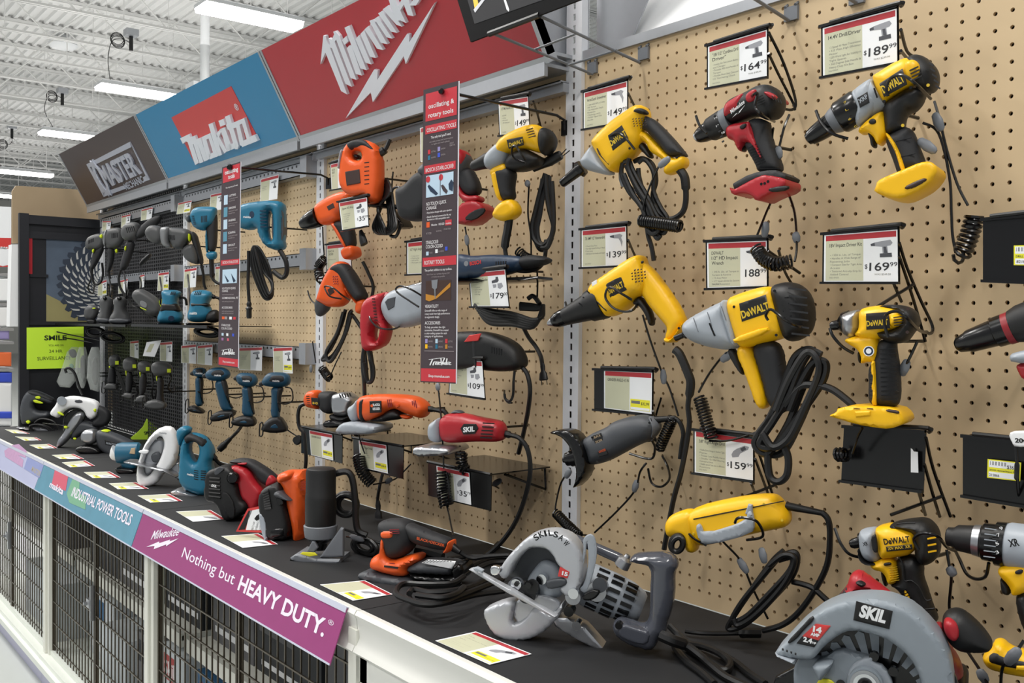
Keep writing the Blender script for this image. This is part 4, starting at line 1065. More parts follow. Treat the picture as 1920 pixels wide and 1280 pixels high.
d.plate('trigger_housing',Y("575,-10 640,-40 830,-70 850,60 825,140 830,170 790,155 740,152 705,170 712,120 685,60 620,25"),.042,.012,'yellow',0,e=.014)
d.plate('trigger',Y("680,70 712,100 706,168 684,155 678,110"),.024,.006,'black',0,e=.008)
d.plate('grip',Y("758,200 815,110 825,-10 965,-20 965,60 992,200 998,480 900,490 758,474 765,320"),.046,.02,'rubber',-.001,e=.012)
d.plate('grip_stripe',Y("800,140 832,150 845,472 800,472 816,365 800,350 816,255 800,235"),.053,.004,'yellow',0,e=.042,sm=1)
mb = MB(); c = d.P(*one(Y,"755,72"),.0215)
for r,m in ((.0078,'paper'),(.0066,'bosch'),(.004,'paper')): mb.prism([(c[0]+r*math.cos(i*.4),-.0215-.0004*(.009-r)*100,c[1]+r*math.sin(i*.4)) for i in range(16)],(0,.001,0),m)
mb.obj('round_badge',None,d.o)
d.plate('battery_base',Y("506,542 560,520 572,482 760,472 985,486 1050,538 1067,602 955,642 850,632 700,606 520,552"),.08,.006,'yellow',0,e=.068,sm=1)
d.plate('base_slot',Y("880,505 980,515 990,545 890,530"),.006,.003,'brown',.0385,sm=1)
d.plate('base_step',Y("650,520 780,515 775,560 660,572"),.01,.003,'yellow',.0375,sm=0)
vents(d,one(Y,"838,60"),one(Y,"850,440"),(31,-2),12,.0232,'gloss',1.2,name='grip_ribs'); vents(d,one(Y,"765,230"),one(Y,"765,430"),(8,0),8,.0225,'gloss',1.2,name='front_ribs')
screws(d,[one(Z,"1045,1210"),one(Z,"1048,1035"),one(Y,"580,512"),one(Y,"712,498")],.0345,m='brown')
vents(d,one(Y,"640,500"),one(Y,"740,500"),(12,1),2,.0405,'brown',1.2,name='base_slits')
# ---- drill cut by the edge of the picture
Z = Zc(1440,320)
d = at_wall('hammer_drill','black drill with grey collar and red trigger hanging beside the right edge','drill',1880,630,5.0,12)
mb = MB(); d.lathe('c',(1900,612),(1792,648),[(0,30),(.3,29),(.32,26),(.75,22),(.8,19),(.95,15),(1,9)],None,mb=mb); mb.obj('chuck','gloss',d.o)
mb = MB(); d.lathe('c',(1899,613),(1887,617),[(0,30.6),(1,30.2)],None,mb=mb); mb.obj('red_band','redd',d.o)
mb = MB(); d.lathe('c',(1985,583),(1900,612),[(0,38),(.8,36),(1,31)],None,mb=mb); mb.obj('gear_case','black',d.o)
d.plate('collar',pts("1897,668 1905,660 1960,650 1965,680 1902,680"),.05,.01,'greyl',.002,e=.03,sm=1)
d.plate('trigger',pts("1904,680 1960,676 1960,720 1920,712 1912,700"),.03,.01,'red',0,e=.01)
d.plate('grip',pts("1925,690 1985,670 2010,800 1960,810"),.045,.016,'rubber',-.001,e=.012)
# ---- grey angle grinder
Z = Zc(960,640)
d = at_wall('angle_grinder','grey angle grinder with black wheel guard hanging under the 32.99 card','angle grinder',1170,830,4.5,22)
d.plate('motor_housing',Z("528,742 600,690 720,640 760,602 870,566 980,545 1052,560 1092,592 1112,640 1088,692 1050,740 960,772 850,832 740,892 640,922 590,918 575,850 548,790"),.06,.03,'greyd',0,e=.006)
d.plate('rear_cap',Z("1030,556 1060,562 1096,594 1114,642 1090,695 1052,735 1070,650"),.058,.02,'grey',0,e=.012)
mb = MB(); d.lathe('c',one(Z,"1075,588"),one(Z,"1225,572"),[(0,7),(.3,6),(1,4.5)],None,mb=mb); mb.obj('cord_boot','cord',d.o)
d.plate('gear_head',Z("500,800 540,742 600,800 620,910 560,930 510,880"),.05,.02,'gloss',-.004,e=.01)
d.plate('wheel_guard',Z("308,682 345,660 430,654 492,680 545,742 582,850 592,952 560,1030 478,1102 505,1045 512,960 495,860 470,790 425,730 370,694"),.05,.006,'gloss',.012,e=.036,sm=1)
mb = MB(); d.lathe('s',one(Z,"520,860"),one(Z,"385,890"),[(0,16),(.55,16),(.56,14),(.8,13),(.82,6),(1,5)],None,mb=mb,w=.012); mb.obj('spindle','gloss',d.o)
mb = MB(); d.plate('p',Z("605,705 668,684 722,848 652,866"),.003,.001,'black',.0275,sm=0,e=.001,mb=mb)
for k in range(4): d.text('t',['BLACK','DECKER','4-1/2','GRINDER'][k],one(Z,f"{618+k*12},{728+k*36}"),one(Z,f"{666+k*13},{710+k*36}"),4.5,'tan' if k < 2 else 'orange',.0292,mb=mb)
mb.obj('rating_plate',None,d.o)
d.tube('power_cord',[one(Z,"1220,573"),one(Z,"1260,610"),one(Z,"1285,690"),one(Z,"1275,760"),(1275,860)],.0045,'cord')
vents(d,one(Z,"600,720"),one(Z,"1040,575"),(2,6),2,.0305,'gloss',1,name='seams'); screws(d,[one(Z,"640,900"),one(Z,"1030,610"),one(Z,"600,720")],.028)
# ---- yellow right angle drill
d = at_wall('right_angle_drill','yellow right angle drill with grey bracket and cord lying level above the deck','drill',1370,975,5.5,20)
d.plate('body',pts("1290,952 1385,930 1440,924 1459,928 1472,945 1484,965 1480,986 1450,992 1410,1000 1350,1016 1310,1024 1292,990"),.056,.022,'yellow',0,e=.012)
d.plate('angle_head',pts("1252,976 1262,962 1300,950 1312,975 1310,1026 1303,1036 1290,1032 1284,1008 1256,1006 1250,990"),.05,.02,'yellow',.002,e=.012)
d.plate('guard_bracket',pts("1305,986 1313,980 1320,1001 1400,976 1403,958 1411,957 1416,984 1410,1000 1330,1022 1312,1014"),.012,.004,'greyl',.032,e=.006,sm=1)
d.plate('bracket_leg',pts("1398,962 1404,944 1411,946 1412,970"),.01,.003,'greyl',.03,e=.005,sm=0)
mb = MB(); d.lathe('c',(1474,948),(1545,962),[(0,7.5),(.3,7),(1,5)],None,mb=mb); mb.obj('cord_boot','cord',d.o)
d.plate('seam',pts("1300,972 1470,938 1470,940 1300,974.5"),.0015,.0006,'black',.0285,sm=0)
d.tube('power_cord',[(1540,960),(1553,975),(1556,1010),(1550,1060),(1525,1110),(1495,1150),(1465,1172),(1430,1182)],.0052,'cord')
Q = lambda s,w: [p+(w,) for p in pts(s)]
hank(d,'cord_hank',[Q("1470,1040 1490,1035 1495,1050 1485,1080 1450,1120 1410,1160 1380,1178 1365,1175 1385,1140 1420,1090 1450,1050 1470,1032",.01),Q("1460,1050 1485,1045 1480,1070 1440,1115 1400,1155 1372,1165 1390,1130 1430,1080 1455,1050",.018),
     Q("1442,1060 1470,1040 1490,1050 1470,1095 1420,1150 1385,1172 1375,1160",.025),Q("1485,1090 1520,1100 1545,1120 1555,1130",.0)],.005)
mb = MB()
for L in coilflat(1270,1020,12,16,4,.03,20,seed=4): d.tube('h',L,.0042,mb=mb)
mb.obj('cord_wrap','cord',d.o)
screws(d,[(1300,1000),(1330,985),(1432,945),(1466,975),(1306,985)],.0275,m='gold')
# ---- 20V impact driver
Z = Zc(1440,960)
d = at_wall('impact_driver','yellow and black impact driver with bold black lettering above the red handled saw','impact driver',1690,1060,5.5,18)
mb = MB(); d.lathe('n',one(Z,"730,215"),one(Z,"618,240"),[(0,19),(.3,17),(.4,11),(.8,10),(1,7)],None,mb=mb); mb.obj('nose','gloss',d.o)
d.plate('hammer_case',Z("688,140 725,118 825,105 850,200 858,335 830,366 765,366 712,325 690,240"),.058,.024,'greyl',0,e=.008)
d.plate('bumper',Z("690,240 712,320 765,366 830,362 835,380 760,385 700,340"),.06,.008,'black',0,e=.03)
d.plate('motor_housing',Z("815,112 850,96 925,80 1080,118 1135,150 1118,300 960,330 850,342 835,200"),.064,.02,'yellow',0,e=.022)
d.plate('rear_cap',Z("905,120 925,80 1060,50 1185,40 1262,108 1292,190 1288,320 1240,372 1170,395 1105,312 1125,150 1000,112"),.07,.022,'black',-.001,e=.02)
d.plate('side_slot',Z("770,185 800,165 815,170 830,300 800,305 780,270"),.006,.002,'black',.028,sm=1)
mb = MB()
d.text('t','DeWALT',one(Z,"872,243"),one(Z,"1068,222"),11,'black',.0325,bold=.03,mb=mb)
d.plate('p',Z("885,258 1080,240 1085,278 890,295"),.002,.0006,'black',.0322,sm=0,e=.001,mb=mb)
d.text('t','20V MAX  XR',one(Z,"900,284"),one(Z,"1070,266"),5.5,'gold',.0336,bold=.02,mb=mb)
d.text('t','XR',one(Z,"715,254"),one(Z,"752,246"),7,'black',.0293,bold=.03,mb=mb)
mb.obj('brand_print',None,d.o)
vents(d,one(Z,"1195,200"),one(Z,"1200,300"),(16,-3),3,.0345,'yellow',3)
d.plate('trigger_housing',Z("770,375 840,345 965,320 1000,500 915,548 885,440 800,425"),.044,.012,'yellow',.001,e=.016)
d.plate('trigger',Z("850,432 885,440 902,560 875,540 858,490"),.026,.006,'black',0,e=.008)
d.plate('grip',Z("955,325 1110,312 1172,400 1162,480 1200,580 1242,720 1285,810 1225,840 1120,760 1040,665 985,570 910,535 1000,500"),.046,.018,'black',-.001,e=.012)
d.plate('grip_inlay',Z("1030,560 1065,552 1128,690 1115,712 1080,680"),.048,.006,'yellow',0,e=.036,sm=1)
mb = MB()
for s in ("978,335 1010,390 1020,510 1075,512 1130,560 1180,655 1225,655","1150,755 1170,732 1250,722","965,90 985,85 1060,78 1105,80"): d.tube('l',Z(s),.0012,mb=mb,sub=3,w=.0235 if not s.startswith('965') else .034)
mb.obj('edge_lines','yellow',d.o)
vents(d,one(Z,"905,420"),one(Z,"920,520"),(16,-3),7,.0232,'gold',.7,name='trigger_ribs'); vents(d,one(Z,"995,600"),one(Z,"1060,700"),(10,-5),6,.0235,'gloss',1.4,name='grip_ribs')
d.plate('mode_switch',Z("865,380 920,372 930,395 870,405"),.005,.002,'black',.0235)
# ---- drill with numbered clutch at the right edge
d = at_wall('cordless_drill','silver and black drill driver with numbered clutch at the right edge, yellow handle','drill',1880,1030,5.5,14)
mb = MB(); d.lathe('c',one(Z,"1560,210"),one(Z,"1340,180"),[(0,28),(.6,25),(.75,19),(.95,18),(1,14)],None,mb=mb); mb.obj('chuck','black',d.o)
mb = MB(); d.lathe('c',one(Z,"1600,216"),one(Z,"1545,207"),[(0,31),(1,29)],None,mb=mb); mb.obj('chuck_ring','steel',d.o)
mb = MB(); d.lathe('c',one(Z,"1790,245"),one(Z,"1600,216"),[(0,42),(.4,41),(.42,36),(.9,35),(1,30)],None,mb=mb); cr = mb.obj('clutch_ring','gloss',d.o)
mb = MB(); d.lathe('c',one(Z,"2100,290"),one(Z,"1790,245"),[(0,44),(.9,43),(1,40)],None,mb=mb); mb.obj('gear_case','greyl',d.o)
mb = MB()
for x,y,s in ((1712,315,'3'),(1712,250,'5'),(1722,185,'7'),(1742,135,'9')): d.text('t',s,one(Z,f"{x},{y}"),one(Z,f"{x+24},{y-8}"),6,'white',.0325,mb=mb,bold=.01)
mb.obj('clutch_marks',None,cr)
mb = MB(); d.text('t','XR',one(Z,"1812,260"),one(Z,"1888,248"),13,'black',.0348,bold=.04,mb=mb); mb.obj('brand_print',None,d.o)
d.plate('trigger_housing',Z("1733,408 1800,375 2000,370 2000,560 1840,632 1828,545 1742,462"),.046,.012,'yellow',.002,e=.018)
d.plate('trigger',Z("1745,470 1832,545 1822,622 1765,605 1752,560"),.028,.006,'black',0,e=.01)
d.plate('grip',Z("1840,610 1960,580 2060,900 1940,940"),.044,.016,'black',-.001,e=.012)
d.plate('direction_button',Z("1850,440 1900,425 1918,440 1900,465 1855,465"),.005,.002,'black',.025)
vents(d,one(Z,"1625,120"),one(Z,"1615,330"),(22,3),6,.0315,'greyl',1.6,name='clutch_ribs')
# ---- small yellow tool low on the right
d = at_wall('cordless_tool','yellow and black cordless tool lying low at the bottom right behind the saw knob','power tool',1880,1230,6.0,20)
d.plate('body',Z("1612,1062 1690,990 1700,958 1762,953 1832,1020 2000,1040 2000,1230 1800,1200 1660,1162 1618,1105"),.05,.016,'yellow',0,e=.014)
d.plate('top_cover',Z("1640,1050 1690,1000 1740,985 1830,1035 2000,1060 2000,1190 1800,1165 1680,1130 1640,1095"),.054,.014,'black',0,e=.014)
d.plate('light_panel',Z("1862,1150 1920,1150 1980,1160 1980,1195 1860,1182"),.006,.002,'yellow',.0262,sm=0)
# ================================================================ the two big circular saws on the near deck
# ---- grey saw with red handle
Z = Zc(1440,960)
d = at_deck('circular_saw','large grey circular saw with red handle and black front knob at the bottom right','circular saw',1640,1412,26)
outer = Z("80,1010 118,968 200,880 265,812 330,760 420,692 560,634 720,610 880,620 1000,655 1120,722 1230,830 1320,950 1378,1100 1402,1290 1400,1500 1340,1700 1230,1850 1090,1850 1160,1700 1180,1500 1172,1290 1130,1140 1060,1030 980,960 900,908 780,865 640,842 560,872 440,962 380,1040 340,1062 230,1058 84,1032")
d.plate('upper_guard',outer,.062,.007,'skilgrey',.012,e=.048,sm=1,res=40)
d.plate('guard_rim',Z("1000,655 1120,722 1230,830 1320,950 1378,1100 1402,1290 1400,1500 1370,1620 1320,1600 1340,1480 1338,1290 1310,1120 1250,980 1160,860 1070,770 980,700"),.07,.008,'skilgrey',.008,e=.05,sm=1,res=30)
mb = MB(); c = d.P(1640+10,1300,-.01)
ring = [(c[0]+.098*math.cos(i*math.pi/24),c[1]+.098*math.sin(i*math.pi/24)) for i in range(48)]
v,f = inflate(ring,.012,.002,.008,[],12); mb.add([(p[0],p[1]+.004,p[2]) for p in v],f); mb.obj('back_plate','gloss',d.o)
# vent slots fanned round the hub
mb = MB()
for k in range(11):
    a = math.radians(30+k*13); r0,r1 = .052,.082
    ca,sa = math.cos(a),math.sin(a); nx,ny = -sa*.006,ca*.006
    q = [(c[0]+ca*r0-nx*.6,c[1]+sa*r0-ny*.6),(c[0]+ca*r1-nx,c[1]+sa*r1-ny),(c[0]+ca*(r1+.004),c[1]+sa*(r1+.004)),(c[0]+ca*r1+nx,c[1]+sa*r1+ny),(c[0]+ca*r0+nx*.6,c[1]+sa*r0+ny*.6)]
    mb.prism([(p[0],-.0035,p[1]) for p in q],(0,.006,0))
mb.obj('spokes','skilgrey',d.o,smooth=False)
d.plate('lower_guard',Z("430,1078 540,1005 660,1040 792,1072 782,1118 800,1150 880,1160 930,1290 900,1500 700,1560 480,1560 300,1440 205,1290 200,1180 215,1112 262,1062 342,1062 400,1080"),.03,.005,'skilgrey',.004,e=.02,sm=1,res=30)
d.plate('guard_lever',Z("340,1110 470,1092 502,1110 440,1205 400,1240 370,1180"),.05,.008,'skilgrey',.02,e=.03,sm=1)
d.plate('viewing_slot',Z("152,960 250,860 330,772 352,800 270,880 215,950 150,988"),.006,.002,'black',.0435,e=.003,sm=1)
d.plate('foot_scale',Z("80,1012 230,1060 225,1095 95,1035"),.07,.006,'greyl',.014,e=.05,sm=0)
mb = MB()
for k in range(4): d.plate('n',Z(f"{105+k*32},{1018+k*11} {118+k*32},{1022+k*11} {116+k*32},{1040+k*11} {103+k*32},{1034+k*11}"),.003,.001,'black',.0495,sm=0,res=4,mb=mb)
mb.obj('scale_notches',None,d.o)
mb = MB(); h = (1625,1275)
d.lathe('h',(h[0],h[1]),(h[0]+.5,h[1]+.3),[(0,1)],mb=mb) if 0 else None
P0 = d.P(1625,1276,.02)
def disc(r,w0,w1,n=28): return [(P0[0]+r*math.cos(i*2*math.pi/n),-w0,P0[1]+r*math.sin(i*2*math.pi/n)) for i in range(n)],(0,-(w1-w0),0)
for r,a,b,m in ((.021,.01,.034,'skilgrey'),(.0185,.034,.037,'steel'),(.0145,.037,.0385,'chrome'),(.0095,.0385,.041,'wire'),(.006,.041,.047,'wire')):
    P,dv = disc(r,a,b,6 if r == .006 else 28); mb.prism(P,dv,m)
mb.obj('blade_bolt',None,d.o)
mb = MB()
for x,y in ((795,1080),(940,1193),(545,1290)): 
    q = d.P(*one(Z,f"{x},{y}"),.02); mb.prism([(q[0]+.006*math.cos(i*.52),-.014,q[1]+.006*math.sin(i*.52)) for i in range(12)],(0,-.008,0),'wire')
mb.obj('screws',None,d.o)
d.plate('arm_plate',Z("590,1230 620,1150 700,1090 790,1075 785,1115 880,1150 945,1290 940,1400 600,1400"),.012,.004,'greyl',.018,e=.006,sm=1)
d.plate('yellow_sticker',Z("370,1262 410,1246 470,1252 510,1290 500,1330 360,1330"),.003,.001,'ylabel',.021,sm=1)
logo(d,Z("662,666 936,742 910,876 640,808"),'SKIL',one(Z,"680,778"),one(Z,"880,830"),22,.0435,tm='paper',bold=.05,shear=.15)
mb = MB()
d.plate('l',Z("358,836 470,852 380,960 258,928"),.002,.0005,'logo_red',.0438,e=.001,sm=0,mb=mb,res=8); d.plate('l',Z("258,928 380,960 348,1012 214,982"),.002,.0005,'black',.0438,e=.001,sm=0,mb=mb,res=8)
d.text('t','14',one(Z,"335,893"),one(Z,"400,908"),11,'paper',.0452,bold=.05,mb=mb); d.text('t','AMP',one(Z,"318,922"),one(Z,"384,938"),6,'paper',.0452,bold=.05,mb=mb)
d.text('t','2.4',one(Z,"262,966"),one(Z,"328,984"),9,'paper',.0452,bold=.05,mb=mb); d.text('t','HP',one(Z,"332,984"),one(Z,"360,992"),4,'paper',.0452,bold=.04,mb=mb)
mb.obj('rating_labels',None,d.o)
d.plate('rear_handle',Z("613,482 640,446 692,430 790,500 1000,660 1235,830 1210,860 1100,800 900,660 760,580 700,600 560,640 520,640 600,540"),.05,.018,'red',-.062,e=.01,sm=1)
d.plate('handle_grip',Z("500,650 560,590 612,520 700,540 770,600 720,625 600,640"),.052,.016,'rubber',-.064,e=.01)
d.plate('trigger',Z("665,492 700,480 752,508 740,530 710,540 670,515"),.054,.006,'black',-.06,e=.03)
d.plate('motor',Z("1220,850 1330,870 1360,1000 1450,1120 1480,1290 1500,1450 1100,1450 1150,1100"),.09,.03,'redd',-.07,e=.02)
d.plate('motor_label',Z("1395,1215 1470,1190 1520,1290 1420,1300"),.092,.006,'black',-.072,e=.07)
d.plate('knob',Z("1305,800 1320,760 1355,725 1450,718 1560,800 1640,888 1692,972 1672,1032 1600,1047 1450,1042 1370,990 1318,910"),.055,.024,'black',-.03,e=.006)
d.plate('knob_cap',Z("1322,782 1370,764 1432,810 1442,900 1402,942 1350,912 1318,845"),.056,.008,'red',-.024,e=.035)
d.plate('knob_stem',Z("1220,850 1310,815 1330,930 1240,900"),.03,.01,'redd',-.03,e=.01)
d.plate('base_plate',Z("60,1230 210,1150 260,1290 200,1500 0,1400"),.012,.003,'gloss',-.01,e=.006,sm=0)
# ---- silver worm drive saw
Z = Zc(960,960); Y = Zc(600,1000,4.571)
d = at_deck('circular_saw','silver worm drive circular saw with D handle standing in the middle of the near deck','circular saw',985,1197,36)
MM('silverpaint',(186,189,194),.34,.25)
ringo = [(941,1064),(955,1042),(975,1020),(992,1004),(1012,995),(1036,991),(1055,994),(1075,1004),(1088,1020),(1097,1045),(1098,1068),(1092,1096),(1078,1113),(1066,1112),(1052,1100)]
ringi = [(1062,1082),(1060,1066),(1048,1049),(1042,1036),(1030,1024),(1015,1021),(1000,1022),(985,1033),(968,1054),(958,1077),(948,1080),(941,1070)]
d.plate('upper_guard',ringo+ringi,.05,.007,'silverpaint',.0,e=.036,sm=1,res=34)
d.plate('guard_shell',ringo[:13]+[(1070,1100),(1030,1090),(960,1085)],.022,.008,'greyd',-.03,e=.01,sm=1)
d.plate('lower_guard',[(911,1141),(916,1136),(945,1124),(970,1121),(968,1135),(962,1165),(985,1160),(1008,1130),(1040,1150),(1062,1118),(1058,1140),(1042,1164),(1018,1184),(992,1195),(966,1197),(944,1193),(926,1180),(914,1158)],.04,.007,'silverpaint',-.004,e=.026,sm=1,res=30)
d.plate('guard_skin',[(970,1121),(1000,1112),(1040,1120),(1055,1130),(1035,1155),(1005,1172),(975,1172),(962,1150)],.012,.004,'silverpaint',.0,e=.006,sm=1)
mb = MB(); 
def disc2(x,y,r,w0,w1,m,n=22):
    q = d.P(x,y,w0); mb.prism([(q[0]+r*math.cos(i*2*math.pi/n),-w0,q[1]+r*math.sin(i*2*math.pi/n)) for i in range(n)],(0,-(w1-w0),0),m)
disc2(1000,1101,.0165,-.02,.026,'gloss'); disc2(999,1098,.012,.026,.034,'black'); disc2(993,1095,.006,.034,.044,'wire',6)
disc2(970,1094,.0125,0,.02,'grey'); disc2(969,1094,.0095,.02,.026,'chrome'); disc2(969,1094,.0045,.026,.03,'wire',6)
disc2(1079,1113,.0135,.0,.022,'steel'); disc2(1077,1110,.009,.022,.032,'chrome'); disc2(1019,1082,.009,.0,.016,'chrome'); disc2(1085,1167,.008,.0,.02,'chrome'); disc2(1071,1140,.009,-.01,.012,'gloss')
disc2(1127,1097,.017,-.03,.014,'steel'); disc2(1125,1096,.0125,.014,.018,'greyd')
mb.obj('bolts',None,d.o)
d.plate('blade_lever',[(1026,1086),(1062,1082),(1065,1094),(1052,1100),(1030,1104),(1024,1096)],.012,.004,'greyd',.022,e=.006,sm=1)
d.plate('quick_lever',[(1098,1110),(1112,1104),(1124,1106),(1125,1112),(1116,1122),(1100,1126),(1090,1120)],.01,.003,'gloss',.022,e=.005,sm=1)
d.plate('gear_shell',[(985,1090),(1010,1054),(1024,1047),(1045,1056),(1058,1080),(1062,1110),(1040,1122),(1000,1116)],.03,.012,'greyl',-.02,e=.01)
d.plate('depth_arm',[(1093,1012),(1099,1003),(1110,1000),(1117,1010),(1120,1035),(1115,1065),(1105,1098),(1098,1112),(1086,1104),(1096,1094),(1104,1060),(1103,1020),(1100,1015),(1098,1040),(1092,1070),(1082,1100),(1078,1098),(1090,1060),(1095,1030)],.006,.002,'greyl',.012,e=.004,sm=1)
d.plate('shoe_edge',[(881,1066),(887,1064),(960,1103),(1045,1153),(1041,1157),(958,1112)],.016,.002,'silverpaint',.036,e=.012,sm=0)
d.plate('shoe_hook',[(887,1064),(895,1062),(907,1068),(905,1074),(899,1070),(896,1072)],.012,.002,'greyl',.05,e=.008,sm=0)
d.plate('shoe_plate',[(1040,1152),(1068,1153),(1100,1170),(1135,1210),(1125,1213),(1075,1187),(1045,1168)],.04,.002,'steel',-.01,e=.035,sm=0)
d.plate('bevel_knob',[(920,1062),(930,1058),(940,1063),(942,1070),(932,1078),(922,1076)],.014,.004,'chrome',.04,e=.008,sm=1)
mb = MB()
d.lathe('m',(1092,1090),(1205,1140),[(0,36),(.1,41),(.5,41),(.75,38),(.95,30),(1,24)],None,mb=mb,w=-.045,wb=-.05)
mb.obj('motor_housing','greyl',d.o)
mb = MB()
for k in range(7):
    a = math.radians(-58+k*22)
    for j in range(3):
        A = np.array(d.L(1110+j*27,1098+j*12,-.045)); B = np.array(d.L(1130+j*27,1107+j*12,-.047)); ax = (B-A)/np.linalg.norm(B-A); nn = np.array([0,-1.0,0]); nn -= ax*(nn@ax); nn /= np.linalg.norm(nn); kk = np.cross(nn,ax)
        R = 42.5*d.mpp*(1 if j < 2 else .93); o = R*(math.cos(a)*nn+math.sin(a)*kk); tt = (-math.sin(a)*nn+math.cos(a)*kk)*.0032
        mb.prism([A+o-tt,B+o-tt,B+o+tt,A+o+tt],-.006*(math.cos(a)*nn+math.sin(a)*kk))
mb.obj('cooling_slots','gloss',d.o,smooth=False)
mb = MB(); d.lathe('c',(1165,1062),(1178,1040),[(0,14),(.6,13),(.7,10),(.8,6),(1,5)],None,mb=mb,w=-.02); mb.obj('brush_cap','steel',d.o)
hd = [(1180,1052),(1186,1040),(1200,1035),(1255,1034),(1270,1046),(1274,1058),(1266,1072),(1267,1110),(1260,1146),(1251,1167),(1250,1186),(1238,1193),(1230,1210),(1220,1218),(1185,1208),(1160,1193),(1150,1180),(1150,1165),(1160,1157),(1178,1160),(1205,1170),(1217,1160),(1220,1135),(1220,1098),(1222,1070),(1216,1058),(1200,1055)]
d.plate('rear_handle',hd,.05,.018,'greyg',.012,e=.01,sm=1,res=34)
d.plate('handle_window',[(1166,1163),(1200,1174),(1222,1180),(1216,1206),(1185,1200),(1158,1186)],.03,.004,'greyg',.026,e=.02,sm=1)
mb = MB(); disc2(1162,1169,.006,.03,.042,'wire'); mb.obj('screw',None,d.o)
mb = MB(); d.lathe('b',(1068,1005),(1165,1048),[(0,7),(.1,9),(.9,10),(1,9)],None,mb=mb,w=-.06); mb.obj('front_handle','greyg',d.o)
mb = MB()
for k,(ch,x,y,r) in enumerate((('S',1005,1014,-38),('K',1013,1008,-27),('I',1022,1005,-14),('L',1029,1004,-5),('S',1037,1006,12),('A',1046,1010,30),('W',1055,1018,50))):
    a = math.radians(r); L = 9 if ch != 'I' else 4
    d.text('t',ch,(x,y),(x+L*math.cos(a),y+L*math.sin(a)),11,'wire',.0252,bold=.02,mb=mb)
mb.obj('brand_lettering',None,d.o)
mb = MB(); d.plate('p',[(1050,1062),(1068,1072),(1064,1084),(1046,1080)],.002,.0005,'logo_red',.0256,e=.001,sm=0,mb=mb,res=6); d.text('t','15',(1053,1077),(1064,1080),7,'paper',.027,bold=.05,mb=mb); mb.obj('amp_label',None,d.o)
def dtube(th,name,s,r,m='cord',ox=0,oy=0,k=1.0):
    "cord on the deck: x,y,height in mm above the deck"
    P = []
    for a in s.split():
        x,y,h = (float(v) for v in a.split(',')); p = on_z(ox+x/k,oy+y/k,DECK+h/25.4)-th.org; P.append(np.array([p@th.u,-(p@th.n),p[2]]))
    P = catmull(P,6); n = len(P)
    return MB().tube(P,[r*1.5]*int(n*.3)+[r]*(n-int(n*.3)) if name == 'power_cord' else r,None,8).obj(name,m,th.o)
dtube(d,'power_cord','1120,925,40 1200,960,36 1310,1000,26 1420,1080,16 1500,1150,12 1600,1230,8 1720,1290,8 1850,1340,8',.0066,'cord',960,960,4)
dtube(d,'cord_loop','1180,850,20 1250,920,10 1330,985,8 1440,1010,12 1560,1060,16 1635,1130,12 1600,1185,10 1490,1140,8 1380,1060,8 1300,1010,8',.006,'cord',960,960,4)
dtube(d,'cord_loop','1220,1010,8 1300,1110,8 1420,1200,8 1520,1290,8',.006,'cord',960,960,4)
dtube(d,'cord_loop','1560,1060,8 1680,1130,8 1780,1210,8 1900,1290,8',.006,'cord',960,960,4)
dtube(d,'plug_lead','1300,890,10 1420,905,10 1560,908,10 1720,905,12',.0045,'cord',960,960,4)
dtube(d,'plug_body','1720,905,12 1760,905,14 1860,905,14',.009,'cord',960,960,4)
# ================================================================ cards, holders, hooks and leads of the near bay
Z = Zc(1440,0)
price_card(Z("412,212 965,65 970,470 415,575"),4.2,'white price card reading 189.99 for the 14.4V drill',['14.4V Drill/Driver'],['','• 2 Speed All Metal Transmission','• 335 Watt High Efficiency','  Motor','• LED Work Light for Visibility in','  Tight Spaces','• 360 Degree Side Handle &','  Heavy Duty Kit Box'],'189',was='WAS $239.99',
  split=.53,holder=[[(1689,55,4.2),(1700,95,2.0),(1716,108,1.0)],[(1689,95,4.2),(1705,115,1.5)]])
price_card(pts("1328,88 1438,56 1438,144 1328,165"),4.2,'white price card reading 164.99 for the 18V drill',['"18V 1/2" Cordless Drill','Driver"'],['• Includes Slim Pack Lithium Battery','  and Charger','• Provides 400 inch-Pounds of','  Torque','• Durable Metal Gear Case and','  1/2" Ratcheting Chuck'],'164',was='WAS $189.99',split=.53,
  holder=[[(1441,100,4.2),(1460,140,2.5),(1488,195,.4),(1490,205,.6)],[(1441,60,4.2),(1470,120,2.6),(1492,190,.6),(1480,206,1.0),(1440,190,3)]])
price_card(pts("1095,174 1176,152 1176,228 1095,242"),3.6,'white price card reading 149.99 beside the upright, above the screw gun',['VersaClutch Screwdriver'],['• 1000-4000 RPM, 6.3 Amp','  540 Torque','• Set Adjustable Depth','  Nosepiece','• Reversing switch','• Rubber Tipped Grip','  Handle'],'149',kind=1,split=.53,holder=[[(1178,175,3.6),(1190,200,1.6),(1200,225,.3)]])
price_card(pts("1091,432 1174,424 1175,497 1091,501"),3.6,'white price card reading 139.99 for the hammer drill',['7.8 AMP 1/2" Hammerdrill'],['','• Dual Grip Fast','• For High Speed Drilling in Metal','  Concrete','• 360 Degree Side Handle with Depth'],'139',kind=1,split=.53,holder=[[(1178,450,3.6),(1190,478,1.4),(1204,505,.3)]])
price_card(pts("1326,455 1438,451 1438,536 1327,540"),4.0,'white price card reading 1/2" HD Impact Wrench and 188',['DEWALT','1/2" HD Impact','Wrench'],['','• 345 ft. Lbs. of Torque in','  Forward & Reverse','• 7.5 Amp Motor','• 1/2" Square Drive for Secure','  Socket Retention'],'188',kind=1,split=.55,dollar=False,holder=[[(1460,470,4),(1472,510,1.8),(1490,540,.3)],[(1440,470,4),(1500,512,1)]])
